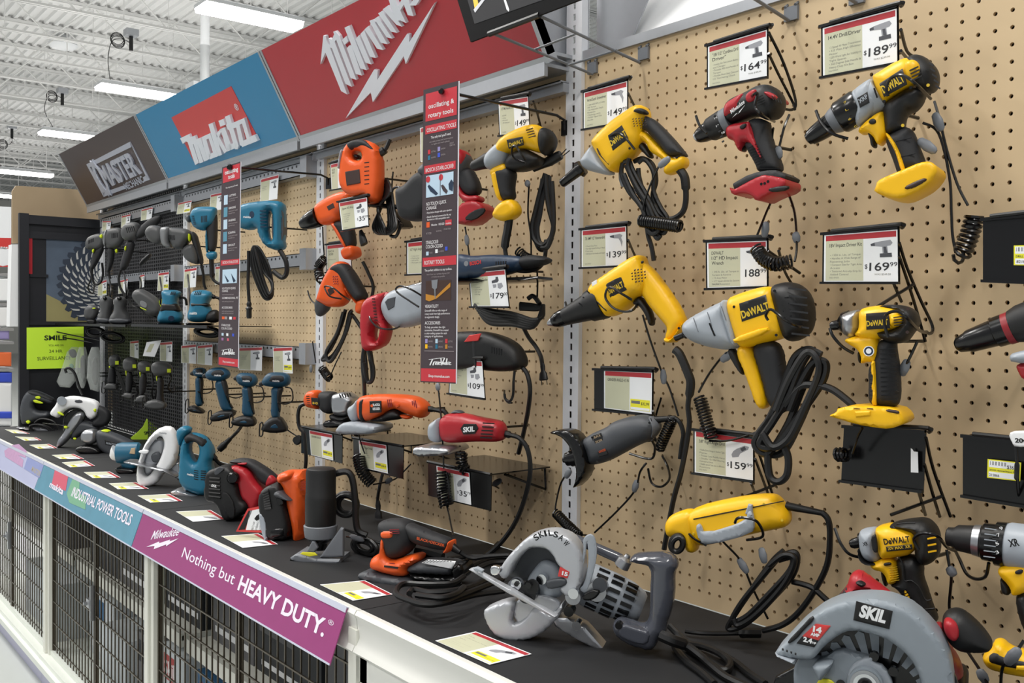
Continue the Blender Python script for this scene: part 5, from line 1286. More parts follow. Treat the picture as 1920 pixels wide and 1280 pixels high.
price_card(pts("1546,441 1683,430 1684,528 1545,528"),4.2,'white price card reading 18V Impact Driver Kit 169.99',['18V Impact Driver Kit'],['','• 1330 In. Lbs. of Torque','• Handles A Wide Range of','  Fastening Jobs','• Compact Size for Tight Area','  Access','• Textured Anti-slip Grip for','  Added Control'],'169',was='WAS $249.20',split=.53,
  holder=[[(1686,455,4.2),(1700,500,3.0),(1725,560,1.4),(1748,610,.5),(1745,625,1.2),(1736,622,2)],[(1686,480,4.2),(1712,560,2.0),(1735,640,.3)],[(1675,530,4.2),(1690,565,2.5)],[(1645,575,5.5),(1712,533,2.6)]])
price_card(pts("1133,694 1223,698 1222,776 1133,765"),3.6,'white price card reading GRINDER ANGLE 4.5 IN with yellow price label',['GRINDER ANGLE 4.5 IN'],[],None,sticker='$32.99',kind=None,split=.53,holder=False)
card_holder(pts("1117,694 1223,698 1222,776 1117,766"),3.6,'black card holder gripping the angle grinder card',wires=[[(1224,770,3.6),(1230,785,2),(1234,800,.3)]])
price_card(pts("1303,807 1412,822 1412,900 1303,885"),4.0,'white price card reading 159.99 for the 3/8 right angle drill',['3/8" Right Angle Drill'],['','• Paddle Drive Design in Ratchet Tight','  Places','• Thicker Less Paddle Force','• Double 10.5 Ball Bearing','  Construction','• Paddle speed Fast use in different','  Positions'],'159',kind=2,split=.53,holder=[[(1416,830,4),(1430,870,2.4),(1448,925,.4)],[(1416,860,4),(1440,925,.4)],[(1408,905,4),(1420,935,.6)],[(1455,908,1.2),(1360,945,5)]])
card_holder(pts("1586,802 1733,812 1728,918 1581,899"),4.2,'empty black card holder under the yellow impact driver',wires=[[(1736,820,4.2),(1750,880,2.4),(1782,968,.3)],[(1733,870,4.2),(1750,930,2),(1762,968,.3)],[(1722,920,4.2),(1735,965,1)],[(1766,930,1.6),(1670,965,4.5)]])
t = at_wall('tape_scrap','white torn paper scrap stuck on the empty black holder','sticker',1714,864,4.32,0)
mb = MB(); poly(t,mb,pts("1708,840 1711,842 1713,846 1721,847 1722,886 1708,885"),.0,.0004,None); mb.obj('scrap','paper',t.o,smooth=False)
card_holder(pts("1846,415 1960,405 1960,528 1846,524"),4.2,'black card holder at the right edge with a drill combo label',wires=[])
card_holder(pts("1809,820 1960,838 1960,952 1809,927"),4.2,'black card holder at the right edge with a yellow 369 label',wires=[])
def shelf_label(x,y,P,label,rows,d=4.32):
    t = at_wall('shelf_label',label,'price label',x,y,d,0,'barcode labels on black holders'); q = quad(P)
    mb = MB(); poly(t,mb,P,0,.0004,'ylabel'); poly(t,mb,[q(.04,.06),q(.96,.06),q(.96,.42),q(.04,.42)],.0004,.0001,'paper'); poly(t,mb,[q(.04,.66),q(.96,.66),q(.96,.95),q(.04,.95)],.0004,.0001,'paper')
    for k in range(16):
        if k % 3 != 1: poly(t,mb,[q(.08+k*.03,.1),q(.095+k*.03,.1),q(.095+k*.03,.3),q(.08+k*.03,.3)],.0005,.0001,'ink')
    for s,a,b,y,h in rows: t.text('t',s,q(a,y),q(b,y),h,'ink',.0006,bold=.01,mb=mb)
    mb.obj('label_sheet',None,t.o,smooth=False)
shelf_label(1880,888,pts("1852,860 1915,867 1913,902 1851,895"),'yellow and white barcode label reading 215866',[('$369',.58,.86,.42,7),('215866',.06,.36,.9,5),('20VXR Hammer/Impact Kit',.06,.85,.6,3)])
shelf_label(1915,478,pts("1901,460 1960,459 1960,498 1901,497"),'yellow and white barcode label reading DRILL CO',[('DRILL COMBO',.06,.7,.6,4),('821838',.08,.5,.88,5)])
# 20V tag hanging in front of the right holder
t = at_wall('hang_tag','white tag reading 20 hanging over the black holder at the right edge','tag',1905,820,5.0,0)
t.plate('tag',pts("1892,812 1908,806 1950,810 1950,836 1905,838 1900,830"),.012,.003,'white',0,e=.006,sm=1)
mb = MB(); t.text('t','20v',(1903,829),(1926,830),8,'black',.0065,bold=.04,mb=mb); mb.obj('print',None,t.o)
t.tube('wire',[(1905,838,0),(1907,870,0),(1908,900,-.01),(1912,935,-.03),(1925,960,-.06)],.0022,'wire')
t.lathe('sleeve',(1907,868),(1906,899),[(0,.003/.0008),(.1,4.5),(.9,4.5),(1,3)],'wire')
# silver sign brackets on the near pegboard
def bracket(P1,P2,far1,far2,plates,label,bars=()):
    t = Th('sign_bracket',label,'bracket',on_y(P1[0],P1[1],-.3),0,'silver sign brackets')
    L = lambda x,y,d: (lambda p: np.array([(p-t.org)@t.u,-((p-t.org)@t.n),(p-t.org)[2]]))(on_y(x,y,-d))
    mb = MB(); mb.tube([L(*P1,.35),L(*far1)],.0032,None,8); mb.obj('arm','grey',t.o)
    mb = MB(); mb.tube([L(*P2,.35),L(*far2)],.0032,None,8); mb.obj('arm','grey',t.o)
    mb = MB()
    for a,b in bars: mb.tube([L(*a),L(*b)],.0026,None,8)
    if mb.v: mb.obj('cross_bar','grey',t.o)
    for x,y in plates:
        mb = MB(); p = L(x,y,.12); mb.box(p+np.array([-.014,-.003,-.012]),p+np.array([.014,.003,.013])).tube([p+np.array([-.011,-.004,.013]),p+np.array([-.011,.006,.02])],.0028,None,6).tube([p+np.array([.011,-.004,.013]),p+np.array([.011,.006,.02])],.0028,None,6)
        mb.obj('mount_plate','grey',t.o)
bracket((1111,139),(1199,117),(927,64,10.2),(1012,30,10.2),[(1111,128),(1207,101)],'silver wire bracket holding the black poster over the red sign',bars=[((1002,93,6.2),(1078,64,6.2)),((1066,122,3.0),(1156,94,3.0))])
bracket((1478,38),(1605,5),(1380,-25,8),(1500,-60,8),[(1484,26),(1607,-6)],'silver wire bracket at the top edge of the near pegboard')
MM('matblack',(12,12,14),.8,spec=.2)
t = at_wall('hanging_poster','black framed poster hanging in front of the red header sign at the top','poster',970,40,10.4,0)
t.plate('panel',pts("845,-45 1080,-100 1094,-2 884,79"),.006,.001,'matblack',0,e=.005,sm=0,res=8)
mb = MB(); poly(t,mb,pts("868,-30 1040,-70 1050,-8 893,48"),.0032,.0002,'greyd2') if 0 else None
MM('posterdark',(36,36,40),.7,noise=.4,nscale=12)
poly(t,mb,pts("868,-30 1030,-70 1040,-8 890,45"),.0032,.0003,'posterdark'); poly(t,mb,pts("885,-10 893,-12 898,12 891,20"),.0036,.0003,'gold'); poly(t,mb,pts("888,18 906,-4 909,0 891,24"),.0037,.0003,'steel'); poly(t,mb,pts("944,-2 948,-2 955,18 954,22 950,18"),.0037,.0003,'paper')
mb.obj('printed_picture',None,t.o,smooth=False)
mb = MB(); t.tube('c',[(917,64),(1012,28)],.006,mb=mb,sub=0,w=-.0); mb.obj('clip_bar','alu',t.o)
# wire loops that hold the tools and their leads
W = wire_thing; G = 'bent black wire tool hooks'
def hook(label,P): return W('tool_hook',label,'hook',P,.0024,'wire',G)
hook('black wire loop round the silver geared yellow drill',[(1530,207,6.5),(1540,230,6.6),(1560,250,6.6),(1590,260,6)])
hook('black wire hook loop over the body of the yellow drill under the 189.99 card',[(1665,180,6.3),(1662,165,6.4),(1672,145,6.6),(1695,142,6.7),(1720,160,6.4),(1745,185,4)])
hook('black wire hook over the nose of the red drill',[(1305,217,6.5),(1312,235,6.6),(1325,250,6.6)])
hook('black wire loop over the back of the red drill',[(1400,190,3),(1412,178,6.6),(1420,176,6.7),(1416,200,6.7),(1430,215,6.4),(1452,228,3)])
hook('black wire loop over the label of the yellow screw gun',[(1150,300,6.3),(1140,275,6.5),(1143,258,6.6),(1158,250,6.6),(1172,258,6.6),(1190,280,6.2)])
hook('black wire loop over the label of the yellow hammer drill',[(1185,562,6),(1165,550,6.5),(1145,538,6.6),(1137,545,6.6),(1136,560,6.6),(1150,577,6.5),(1170,584,6.3),(1188,580,6),(1196,566,4)])
hook('black wire hook on the nose of the yellow hammer drill',[(1060,566,6.3),(1064,578,6.4),(1074,590,6.4)])
hook('black wire loop over the black rear of the impact wrench',[(1440,600,7),(1436,590,7.2),(1446,580,7.4),(1470,598,7.2),(1500,612,6),(1515,600,3)])
hook('black wire loop round the vent of the yellow impact driver',[(1665,632,7),(1658,605,7.2),(1664,588,7.2),(1685,584,7.2),(1705,600,6.8),(1725,620,4),(1738,622,2)])
hook('black wire hook under the nose of the yellow impact driver',[(1556,615,7),(1562,630,7),(1580,650,6.6),(1600,662,6)])
hook('black wire hook before the nose of the lettered impact driver',[(1565,990,6.6),(1576,1018,6.8),(1592,1038,6.6),(1614,1045,6)])
hook('black wire loop over the rear of the lettered impact driver',[(1722,1030,7.2),(1714,1010,7.3),(1730,999,7.4),(1758,1005,7),(1775,1025,5),(1790,1032,4)])
hook('black wire hook with U bend beside the numbered drill',[(1790,1030,3),(1800,1050,4),(1812,1075,4.5),(1830,1085,5),(1848,1080,5.5),(1854,1055,6)])
hook('black wire hook hanging open below the grey grinder',[(1180,850,5.5),(1220,860,5),(1228,840,5.2),(1222,825,5.6)])
hook('black wire hook curled below the grinder card',[(1215,878,2),(1222,905,2.2),(1240,912,2.4),(1255,898,1.6),(1252,875,.5),(1242,855,.2)])
hook('black wire hook around the yellow right angle drill',[(1378,980,7.2),(1382,972,7.4),(1395,970,7.4),(1420,978,7),(1430,1005,6),(1400,1012,6)])
hook('black wire hook before the head of the right angle drill',[(1279,970,7),(1285,990,7.2),(1300,1008,7.2),(1325,1022,6.8)])
# coiled leads
T = tether
T('thick coiled lead hanging below the 189.99 drill at the right',[(1752,190,2),(1762,225,2.2),(1775,280,2),(1795,345,2),(1815,385,2)],[(1828,405,2),(1818,440,2),(1806,470,2),(1800,478,2),(1796,476,2)],[(1792,474,2),(1786,440,2),(1784,400,2),(1780,330,2),(1760,250,2.4),(1730,230,3)],R=.0125,r=.0028,turns=14,clasps=[(1752,212,1766,245,3.2),(1722,262,1755,285,4.5)])
T('coiled lead over the 188 card below the red drill',[(1446,340,3.5),(1448,370,3),(1436,400,4),(1420,440,5)],[(1418,465,5),(1432,485,5),(1455,495,5),(1485,490,4.6)],[(1490,490,4.6),(1494,460,4),(1490,400,3),(1478,362,2.6)],R=.011,r=.0022,turns=20,clasps=[(1437,415,1433,445,4.4),(1491,435,1495,455,3.8)])
T('coiled lead lying level below the yellow screw gun',[(1235,312,6.5),(1220,345,6),(1208,380,5.6),(1204,405,5.4)],[(1202,414,5.4),(1275,424,5.2)],[(1203,410,5.4),(1207,380,5.4),(1170,335,5)],R=.0105,r=.0022,turns=24,clasps=[(1235,312,1256,296,6.6),(1164,320,1169,350,5)])
T('coiled lead left of the impact wrench handle',[(1370,660,6),(1355,668,6),(1330,700,5),(1310,735,4.6)],[(1312,745,4.6),(1322,780,4.6),(1334,822,4.6)],[(1330,826,4.6),(1370,825,4.4),(1425,808,4)],R=.011,r=.0022,turns=17,clasps=[(1352,676,1374,660,6)])
T('coiled lead behind the grey grinder',[(1205,590,4),(1220,640,3.6),(1242,700,3),(1256,730,2.6),(1272,780,2.4)],[(1262,782,3),(1250,810,3),(1236,842,3)],[(1236,846,3),(1226,800,2.4),(1240,745,2)],R=.0095,r=.0022,turns=16,clasps=[(1243,692,1245,720,3)])
T('thin lead with grey clasp below the grinder toward the deck',[(1212,868,5),(1200,885,5),(1190,920,4),(1155,960,3.6),(1115,998,3)],None,clasps=[(1195,900,1188,922,4.4)])
T('coiled lead above the worm drive saw at the upright',[(1068,882,5),(1052,905,4.6),(1043,940,4.4),(1041,958,4.4)],[(1043,962,4.4),(1062,982,4.6),(1085,1004,5)],[(1085,1002,5),(1100,1003,4)],R=.0095,r=.0022,turns=14,clasps=[(1070,880,1060,895,5)])
T('black lead end dangling under the yellow impact driver',[(1617,802,6),(1608,820,5.4),(1598,850,5)],[(1570,852,4.8),(1588,852,4.9)],None,R=.0095,r=.0026,turns=7)
T('thin lead with grey clasp beside the right angle drill',[(1365,1000,6.6),(1358,995,6.8),(1352,1010,6.6),(1388,1050,5.6),(1410,1100,5),(1440,1160,4.4)],None,clasps=[(1384,1046,1402,1074,5.6),(1427,1026,1434,1056,5.6)])
T('wire lead with a metal crimp beside the numbered drill',[(1775,1030,5),(1780,1060,5),(1784,1080,5),(1780,1130,4.6),(1781,1145,4.4)],None,clasps=[(1778,1062,1790,1080,5)])
T('wire lead with grey clasp behind the saw knob',[(1815,1222,6),(1840,1260,6.2),(1856,1290,6.4)],None,clasps=[(1835,1254,1850,1280,6.2)])
T('grey button clasp lead on the small yellow tool',[(1920,1200,7),(1898,1232,7.4),(1880,1250,7.2),(1876,1290,7)],None,clasps=[(1886,1244,1912,1216,7.4)])
T('thin lead with grey clasps right of the impact driver grip',[(1720,640,5),(1706,670,5),(1690,700,4.6)],None,clasps=[(1702,674,1690,704,4.8)])
T('lead with grey clasp behind the red drill grip',[(1450,240,4),(1448,262,4.4),(1456,290,4),(1470,240,3.6),(1480,215,3)],None,clasps=[(1458,275,1462,298,4.4)])
# ================================================================ middle bay: orange and red tools
P = pts
Z = Zc(480,320)
# ---- orange jigsaw
d = at_wall('jigsaw','orange and black jigsaw resting upright on a black bracket above the 35.99 card','jigsaw',680,330,6.0,34)
d.plate('body',P("641,318 645,292 652,275 662,266 680,262 698,266 708,274 716,288 717,335 715,360 711,378 697,382 692,374 689,367 672,369 655,366 643,354 640,336"),.062,.016,'orange',0,e=.02,holes=[P("664,287 672,283 682,287 684,299 676,303 664,299")],sm=1)
d.plate('grip',P("655,273 668,264 690,263 705,275 712,286 702,286 690,279 680,282 673,281 663,286"),.066,.01,'rubber',0,e=.03)
d.plate('trigger',P("664,290 674,290 676,298 668,299"),.03,.006,'black',0,e=.01)
d.plate('brand_plate',P("647,322 674,317 676,343 650,348"),.003,.001,'brown',.032,sm=0)
vents(d,(683,305),(683,345),(9,-1),6,.0316,'black',1.5)
d.plate('tooth_strip',P("641,318 645,292 648,283 651,285 648,296 645,319"),.064,.004,'greyl',0,e=.05,sm=0)
mb = MB(); d.lathe('o',(697,368),(699,381),[(0,11),(.6,10),(1,9)],None,mb=mb,w=.0); mb.obj('dust_port','orange',d.o)
d.tube('power_cord',[(702,290,.0),(712,287,.0),(722,280,0),(727,271,0),(731,261,0)],[.011]*12+[.006]*13,'cord')
mb = MB(); d.tube('a',[(690,383),(720,386),(748,388),(752,387)],.007,mb=mb,w=-.02); mb.obj('foot_bar','gloss',d.o)
# ---- orange drill
d = at_wall('cordless_drill','orange and black cordless drill with black chuck behind the 35.99 card','drill',630,405,4.5,30)
mb = MB(); d.lathe('c',one(Z,"470,345"),one(Z,"340,405"),[(0,19),(.3,18),(.65,15),(.9,11),(1,8)],None,mb=mb); mb.obj('chuck','gloss',d.o)
d.plate('motor_housing',Z("448,275 480,242 560,192 640,160 720,150 740,200 700,290 640,330 640,372 572,402 505,412 468,372"),.056,.022,'orange',0,e=.012)
d.plate('brand_plate',Z("530,268 580,240 592,275 545,300"),.003,.001,'brown',.0275,sm=0)
d.plate('handle',Z("572,402 640,372 720,400 740,480 745,570 700,590 668,540 620,450"),.044,.016,'rubber',0,e=.01)
d.plate('handle_spine',Z("572,402 610,385 660,470 700,560 690,590 665,560 610,460"),.045,.01,'orange',0,e=.02)
d.plate('base',Z("660,605 690,572 755,558 772,632 740,655 690,672 668,642"),.06,.012,'orange',0,e=.03)
vents(d,one(Z,"612,215"),one(Z,"625,262"),(12,-5),4,.0272,'black',1.3)
# ---- lower orange hammer drill
d = at_wall('hammer_drill','orange corded hammer drill hanging nose down over the upright','hammer drill',640,535,4.5,26)
d.plate('motor_housing',Z("468,975 490,905 510,835 560,742 602,690 650,675 690,700 720,780 690,870 700,960 650,1022 560,1024 500,1000"),.06,.024,'orange',0,e=.012)
d.plate('grip',Z("560,752 602,698 668,686 722,740 802,880 832,950 775,985 722,925 690,870 640,790"),.056,.018,'rubber',.004,e=.012)
d.plate('handle_front',Z("670,870 700,880 722,940 775,980 770,1010 730,960 690,910"),.036,.008,'orange',.004,e=.012)
d.plate('base',Z("768,975 832,958 834,1040 790,1078 758,1060"),.044,.012,'orange',0,e=.012)
mb = MB(); d.lathe('c',one(Z,"510,985"),one(Z,"470,1085"),[(0,16),(.4,15),(.8,10),(1,5)],None,mb=mb); mb.obj('chuck','greyd',d.o)
mb = MB()
for i in range(3):
    for j in range(4): x,y = 575+i*14+j*2,790+j*18; d.plate('v',Z(f"{x},{y} {x+9},{y-4} {x+8},{y+6} {x+1},{y+9}"),.002,.0008,'redd',.0305,sm=0,res=3,mb=mb)
mb.obj('vent_holes',None,d.o)
d.plate('brand_plate',Z("535,890 572,870 590,910 552,935"),.003,.001,'brown',.0302,sm=0)
d.tube('power_cord',[(680,490,0),(690,510,-.01),(700,540,-.02),(690,580,-.04),(680,600,-.05)],.005,'cord')
Y = Zc(480,560)
hank(d,'cord_hank',[[(648,580,-.02),(640,610,-.02),(622,650,-.02),(608,668,-.02),(606,675,-.02),(625,665,-.02),(645,630,-.02),(655,590,-.02),(660,582,-.02)],[(644,585,-.01),(632,625,-.01),(612,660,-.01),(618,678,-.01),(632,660,-.01),(650,620,-.01),(658,590,-.01)],
     [(655,585,-.03),(668,600,-.03),(690,640,-.03),(700,700,-.03),(690,715,-.03),(686,680,-.03),(683,650,-.03)],[(690,655,-.03),(697,690,-.03),(697,712,-.03),(690,716,-.03)]],.0055)
# ---- red heavy drill
d = at_wall('heavy_drill','large red and silver corded drill with D handle behind the wide hanging strip','drill',740,590,6.0,30)
d.plate('rear_handle',P("681,576 690,560 706,552 732,546 724,560 720,580 727,602 733,617 729,634 723,647 706,656 688,659 683,650 680,620"),.062,.02,'red',0,e=.014,holes=[P("704,612 712,605 718,616 713,638 704,640")],sm=1)
d.plate('gear_case',P("719,578 722,562 735,546 760,538 795,529 830,535 830,590 798,604 770,613 745,615 729,602"),.075,.028,'greyl',0,e=.02)
mb = MB(); d.lathe('c',(765,545),(840,525),[(0,10),(1,10)],None,mb=mb,w=.01); mb.obj('steel_barrel','chrome',d.o)
d.plate('side_plate',P("722,566 727,560 742,556 740,575 728,582"),.004,.001,'greyd',.037,sm=0)
vents(d,(697,560),(702,600),(6,0),8,.031,'black',1.6)
hank(d,'power_cord',[[(683,650,.0),(680,680,.0),(683,720,0),(684,760,-.04)],[(690,655,.01),(700,690,0),(698,712,0),(688,714,0),(682,680,.01)]],.0055)
# ---- red and black impact wrench behind the strip
d = at_wall('impact_wrench','red and black cordless impact wrench mostly hidden behind the wide hanging strip','impact wrench',820,345,6.0,26)
d.plate('rubber_boot',P("746,357 753,352 765,347 780,328 800,318 815,335 817,390 797,412 780,416 757,412 750,396"),.07,.026,'rubber',0,e=.012)
d.plate('motor_housing',P("785,325 800,305 835,290 862,279 878,288 885,310 872,335 835,345 812,345"),.07,.024,'greyd',0,e=.02)
d.plate('red_shell',P("862,279 874,284 880,300 875,318 866,305"),.066,.014,'red',.003,e=.03)
d.plate('grip',P("850,305 882,312 896,335 903,362 882,370 864,352"),.048,.018,'rubber',0,e=.012)
d.plate('red_spine',P("850,315 862,330 870,358 880,368 902,366 907,378 880,384 866,372 856,345"),.044,.01,'red',0,e=.02)
d.plate('battery_base',P("856,416 870,391 880,381 902,378 918,388 920,398 906,412 891,422 862,421"),.074,.008,'red',0,e=.055,sm=1)
d.plate('base_terminal',P("868,412 884,396 908,388 912,397 890,414"),.006,.002,'black',.037,sm=1)
mb = MB(); d.tube('k',[(735,360,0),(738,353,0),(748,351,.01),(752,360,.02)],.003,mb=mb); mb.obj('belt_clip','wire',d.o)
# ---- yellow drill of the middle bay
d = at_wall('hammer_drill','yellow corded drill hanging under the first 149.99 card left of the upright','hammer drill',965,290,5.0,24)
Z0 = Zc(960,0)
mb = MB(); d.lathe('c',(925,297),(884,313),[(0,16),(.3,15),(.6,12),(.9,10),(1,6)],None,mb=mb); mb.obj('chuck','black',d.o)
d.plate('gear_case',P("910,300 918,284 944,262 958,268 954,306 932,320 914,318"),.056,.022,'greyl',0,e=.008)
d.plate('motor_housing',P("932,276 946,256 984,238 1006,233 1020,240 1028,268 1020,290 985,278 958,286 940,300 934,290"),.06,.022,'yellow',0,e=.016)
d.plate('rear_cap',P("1011,265 1018,240 1032,242 1042,260 1038,278 1026,292 1018,290"),.066,.02,'black',0,e=.014)
d.plate('lower_housing',P("955,292 985,278 1008,290 1022,298 1012,312 985,322 962,322 950,316"),.056,.018,'black',0,e=.014)
logo(d,P("950,262 980,256 982,272 954,279"),'DeWALT',(955,275),(981,267),7,.0302)
vents(d,(986,244),(991,258),(13,-4),4,.0302,'brown',1.4)
d.plate('trigger_housing',P("920,322 935,310 955,306 958,330 945,345 930,340"),.04,.012,'yellow',0,e=.014)
d.plate('grip',P("928,318 955,312 968,322 962,350 966,374 944,378 932,346"),.044,.016,'rubber',0,e=.012)
d.plate('grip_stripe',P("925,325 940,320 944,345 948,375 938,378 930,350"),.045,.008,'yellow',0,e=.02)
d.plate('handle_foot',P("926,402 938,382 960,371 973,383 976,400 962,412 946,416 931,411"),.046,.014,'yellow',0,e=.012)
d.tube('power_cord',[(955,408,0),(952,430,0),(947,462,0),(952,490,0),(965,505,0),(990,508,-.01),(1012,500,-.02),(1022,480,-.03),(1024,450,-.04)],[.0095]*13+[.005]*36,'cord')
Q = lambda s,w: [p+(w,) for p in Zc(960,320)(s)]
hank(d,'cord_hank',[Q("250,20 220,120 180,280 150,420 170,520 230,560 290,500 310,420 280,300 260,180 250,30",-.02),Q("270,30 240,150 210,330 190,440 210,540 270,540 310,450 300,330 280,150 280,40",-.03),Q("230,60 200,260 160,430 200,580 260,580 300,500",-.04),Q("300,80 310,250 310,420 270,560 220,580",-.01)],.0052)
mb = MB(); d.lathe('p',(1000,318),(1052,290),[(0,5),(.3,7),(.6,10),(.95,9),(1,8)],None,mb=mb,w=-.02); mb.obj('plug','cord',d.o)
mb = MB(); d.tube('p',[(1052,290),(1062,279)],.0012,mb=mb,sub=0,w=-.02); d.tube('p',[(1056,292),(1068,282)],.0012,mb=mb,sub=0,w=-.02); mb.obj('plug_prongs','gold',d.o)
# ---- dark blue oscillating tool
d = at_wall('oscillating_tool','dark blue oscillating tool lying on a black wire shelf behind the 179.00 card','oscillating tool',930,505,5.5,22)
d.plate('body',P("820,486 856,479 872,476 882,481 930,477 978,480 990,486 985,505 960,512 930,520 856,524 820,524"),.056,.018,'bosch',0,e=.02)
d.plate('rear_cap',P("975,482 1000,477 1033,483 1030,493 1010,500 985,506 972,496"),.05,.016,'rubber',0,e=.012)
mb = MB(); d.text('t','BOSCH',(881,497.5),(902,494),7,'logo_red',.0285,bold=.04,mb=mb); q = d.P(874,494,.0282); mb.prism([(q[0]+.006*math.cos(i*.4),-.0283,q[1]+.006*math.sin(i*.4)) for i in range(16)],(0,.0008,0),'steel'); mb.obj('brand_print',None,d.o)
vents(d,(930,490),(948,489),(0,8),5,.0284,'black',2)
d.plate('wire_rest',P("846,526 1022,519 1023,524 990,529 850,533"),.09,.003,'gloss',-.02,e=.07,sm=0)
mb = MB()
for k in range(5): d.tube('h',[(890+k*3,572+k*4,.01),(920,582+k*6,.01),(960,588+k*5,.0),(1000,600+k*3,-.01),(1018,590-k*4,-.02),(1008,575+k,-.02),(975,570+k*2,-.02)],.0055,mb=mb)
d.tube('h',[(1012,570,-.02),(1000,555,-.03),(990,560,-.03)],.0055,mb=mb); mb.obj('cord_hank','cord',d.o)
# ---- black oscillating tool
d = at_wall('oscillating_tool','black oscillating tool with red label patch above the 109.99 card','oscillating tool',915,660,5.5,22)
d.plate('body',P("820,626 858,622 900,620 930,625 956,635 975,650 986,675 983,690 960,696 930,696 890,691 858,692 820,690"),.066,.024,'black',0,e=.016)
d.plate('collar',P("893,625 908,622 912,692 900,692"),.07,.01,'rubber',0,e=.04)
d.plate('label_patch',P("870,641 880,628 903,625 897,639"),.004,.001,'logo_red',.033,sm=0)
vents(d,(922,650),(940,654),(0,12),5,.0335,'gloss',1.5)
d.tube('power_cord',[(975,685,0),(988,700,0),(994,730,0),(990,770,-.02),(982,810,-.04),(972,850,-.06)],.0052,'cord')
mb = MB(); d.tube('h',[(965,695,.01),(963,715,.01),(962,740,.0),(956,752,0),(948,748,0),(946,738,0)],.003,mb=mb); mb.obj('belt_hook','wire',d.o)
# ---- shelves with flaps
def flap_shelf(flap,d0,label):
    TL,TR,BR,BL = flap
    t = at_wall('tool_shelf',label,'shelf',TL[0],TL[1],d0,0,'bent black steel shelves')
    mb = MB(); poly(t,mb,flap,-.001,.002,None); mb.obj('front_flap','gloss',t.o,smooth=False)
    a,b = t.L(*TL),t.L(*TR); zt = max(a[2],b[2])*.5+min(a[2],b[2])*.5
    dep = (d0-.4)*IN
    mb = MB().prism([(a[0],-.001,a[2]),(b[0],-.001,b[2]),(b[0],dep,b[2]+.002),(a[0],dep,a[2]+.002)],(0,0,.003)); mb.obj('shelf_plate','gloss',t.o,smooth=False)
    mb = MB().tube([(a[0],-.003,a[2]+.002),(b[0],-.003,b[2]+.002)],.004,None,6); mb.obj('rolled_edge','wire',t.o)
    mb = MB()
    for x in (a[0]+.02,b[0]-.02): mb.tube([(x,dep,a[2]+.005),(x,dep+.004,a[2]-.05),(x,dep*.3,a[2]-.004)],.0032,None,5)
    mb.obj('brackets','wire',t.o)
    return t
Z = Zc(480,640)
flap_shelf(Z("343,640 652,702 650,915 343,835"),6.5,'black steel shelf with flap under the orange tailed grinder')
flap_shelf(Z("733,724 1112,790 1106,1030 738,940"),7.0,'black steel shelf with flap under the orange polisher')
flap_shelf(Z("1295,905 1772,1002 1766,1270 1298,1155"),7.0,'black steel shelf with flap under the red grinder')
fl = 'white price card with yellow label on the flap under the '
price_card(Z("400,665 572,697 580,892 414,850"),6.62,fl+'orange tailed grinder',['GRINDER ANGLE'],['text text te']*0,None,sticker='$49.99',kind=2,holder=False)
price_card(Z("772,742 977,777 990,990 785,942"),7.12,fl+'orange polisher',['4-1/2" Angle Grinder'],['','• 11,000 RPM','• Lock on switch','• 3 position side','  handle'],None,sticker='$54.99',kind=2,holder=False)
price_card(Z("1355,932 1600,985 1615,1225 1367,1165"),7.12,'white price card reading 35.79 on the flap under the red grinder',['Angle Grinder'],['','• 6.0 Amp Motor','• Lock on switch'],'35','79',kind=2,holder=False)
# ---- orange tailed grinder on its shelf
d = at_wall('angle_grinder','black and silver angle grinder with orange tail on the first flap shelf','angle grinder',620,760,6.0,32)
d.plate('tail',Z("372,440 385,392 412,366 472,362 486,400 484,510 440,502 392,490"),.06,.018,'orange',0,e=.012)
d.plate('grip',Z("476,376 562,371 604,386 600,520 562,550 490,512"),.064,.022,'rubber',0,e=.012)
d.plate('gear_case',Z("580,402 640,380 692,374 742,410 765,440 735,490 728,545 655,562 590,542"),.066,.018,'steel',0,e=.02)
d.plate('underside',Z("560,545 600,540 660,560 730,545 700,610 580,600"),.05,.014,'black',0,e=.016)
d.plate('wheel',Z("550,590 620,575 700,595 745,600 740,625 640,640 552,640"),.09,.008,'gloss',0,e=.06,sm=1)
logo(d,Z("414,420 472,425 474,482 418,475"),'B+D',(586,757),(596,758),4,.0305)
vents(d,one(Z,"376,410"),one(Z,"384,475"),(6,0),5,.0305,'black',1.2)
vents(d,one(Z,"625,395"),one(Z,"700,385"),(3,7),5,.0335,'black',2)
d.tube('power_cord',[one(Z,"375,465"),one(Z,"330,490"),one(Z,"315,560"),one(Z,"325,640"),one(Z,"360,700"),one(Z,"375,860"),one(Z,"370,950")],.0055,'cord',w=-.01)
# ---- orange polisher
d = at_wall('polisher','orange polisher with grey disc lying on the second flap shelf','polisher',735,770,6.5,32)
d.plate('body',Z("778,425 832,397 1000,393 1150,398 1232,420 1292,470 1302,522 1262,578 1200,560 1120,530 1060,498 1000,520 960,552 870,594 790,594 774,500"),.07,.022,'orange',0,e=.016)
d.plate('underside',Z("838,592 960,552 1010,512 1070,500 1118,542 1104,580 1020,590 950,602"),.062,.014,'black',-.002,e=.016)
d.plate('trigger',Z("1078,545 1130,548 1172,560 1160,582 1110,580"),.03,.006,'orange',.006,e=.012)
d.plate('gear_case',Z("708,492 750,470 780,428 806,430 800,590 745,604 714,552"),.066,.016,'greyl',0,e=.02)
d.plate('collar_band',Z("812,440 840,425 855,430 850,590 830,594 812,560"),.073,.006,'black',0,e=.05)
d.plate('disc',Z("660,652 700,602 760,590 870,604 970,618 978,650 940,682 760,687 668,678"),.11,.01,'greyl',0,e=.08,sm=1)
logo(d,Z("852,447 940,444 942,532 854,536"),'BLACK&',one(Z,"876,484"),one(Z,"930,482"),4.5,.036,tm='paper'); 
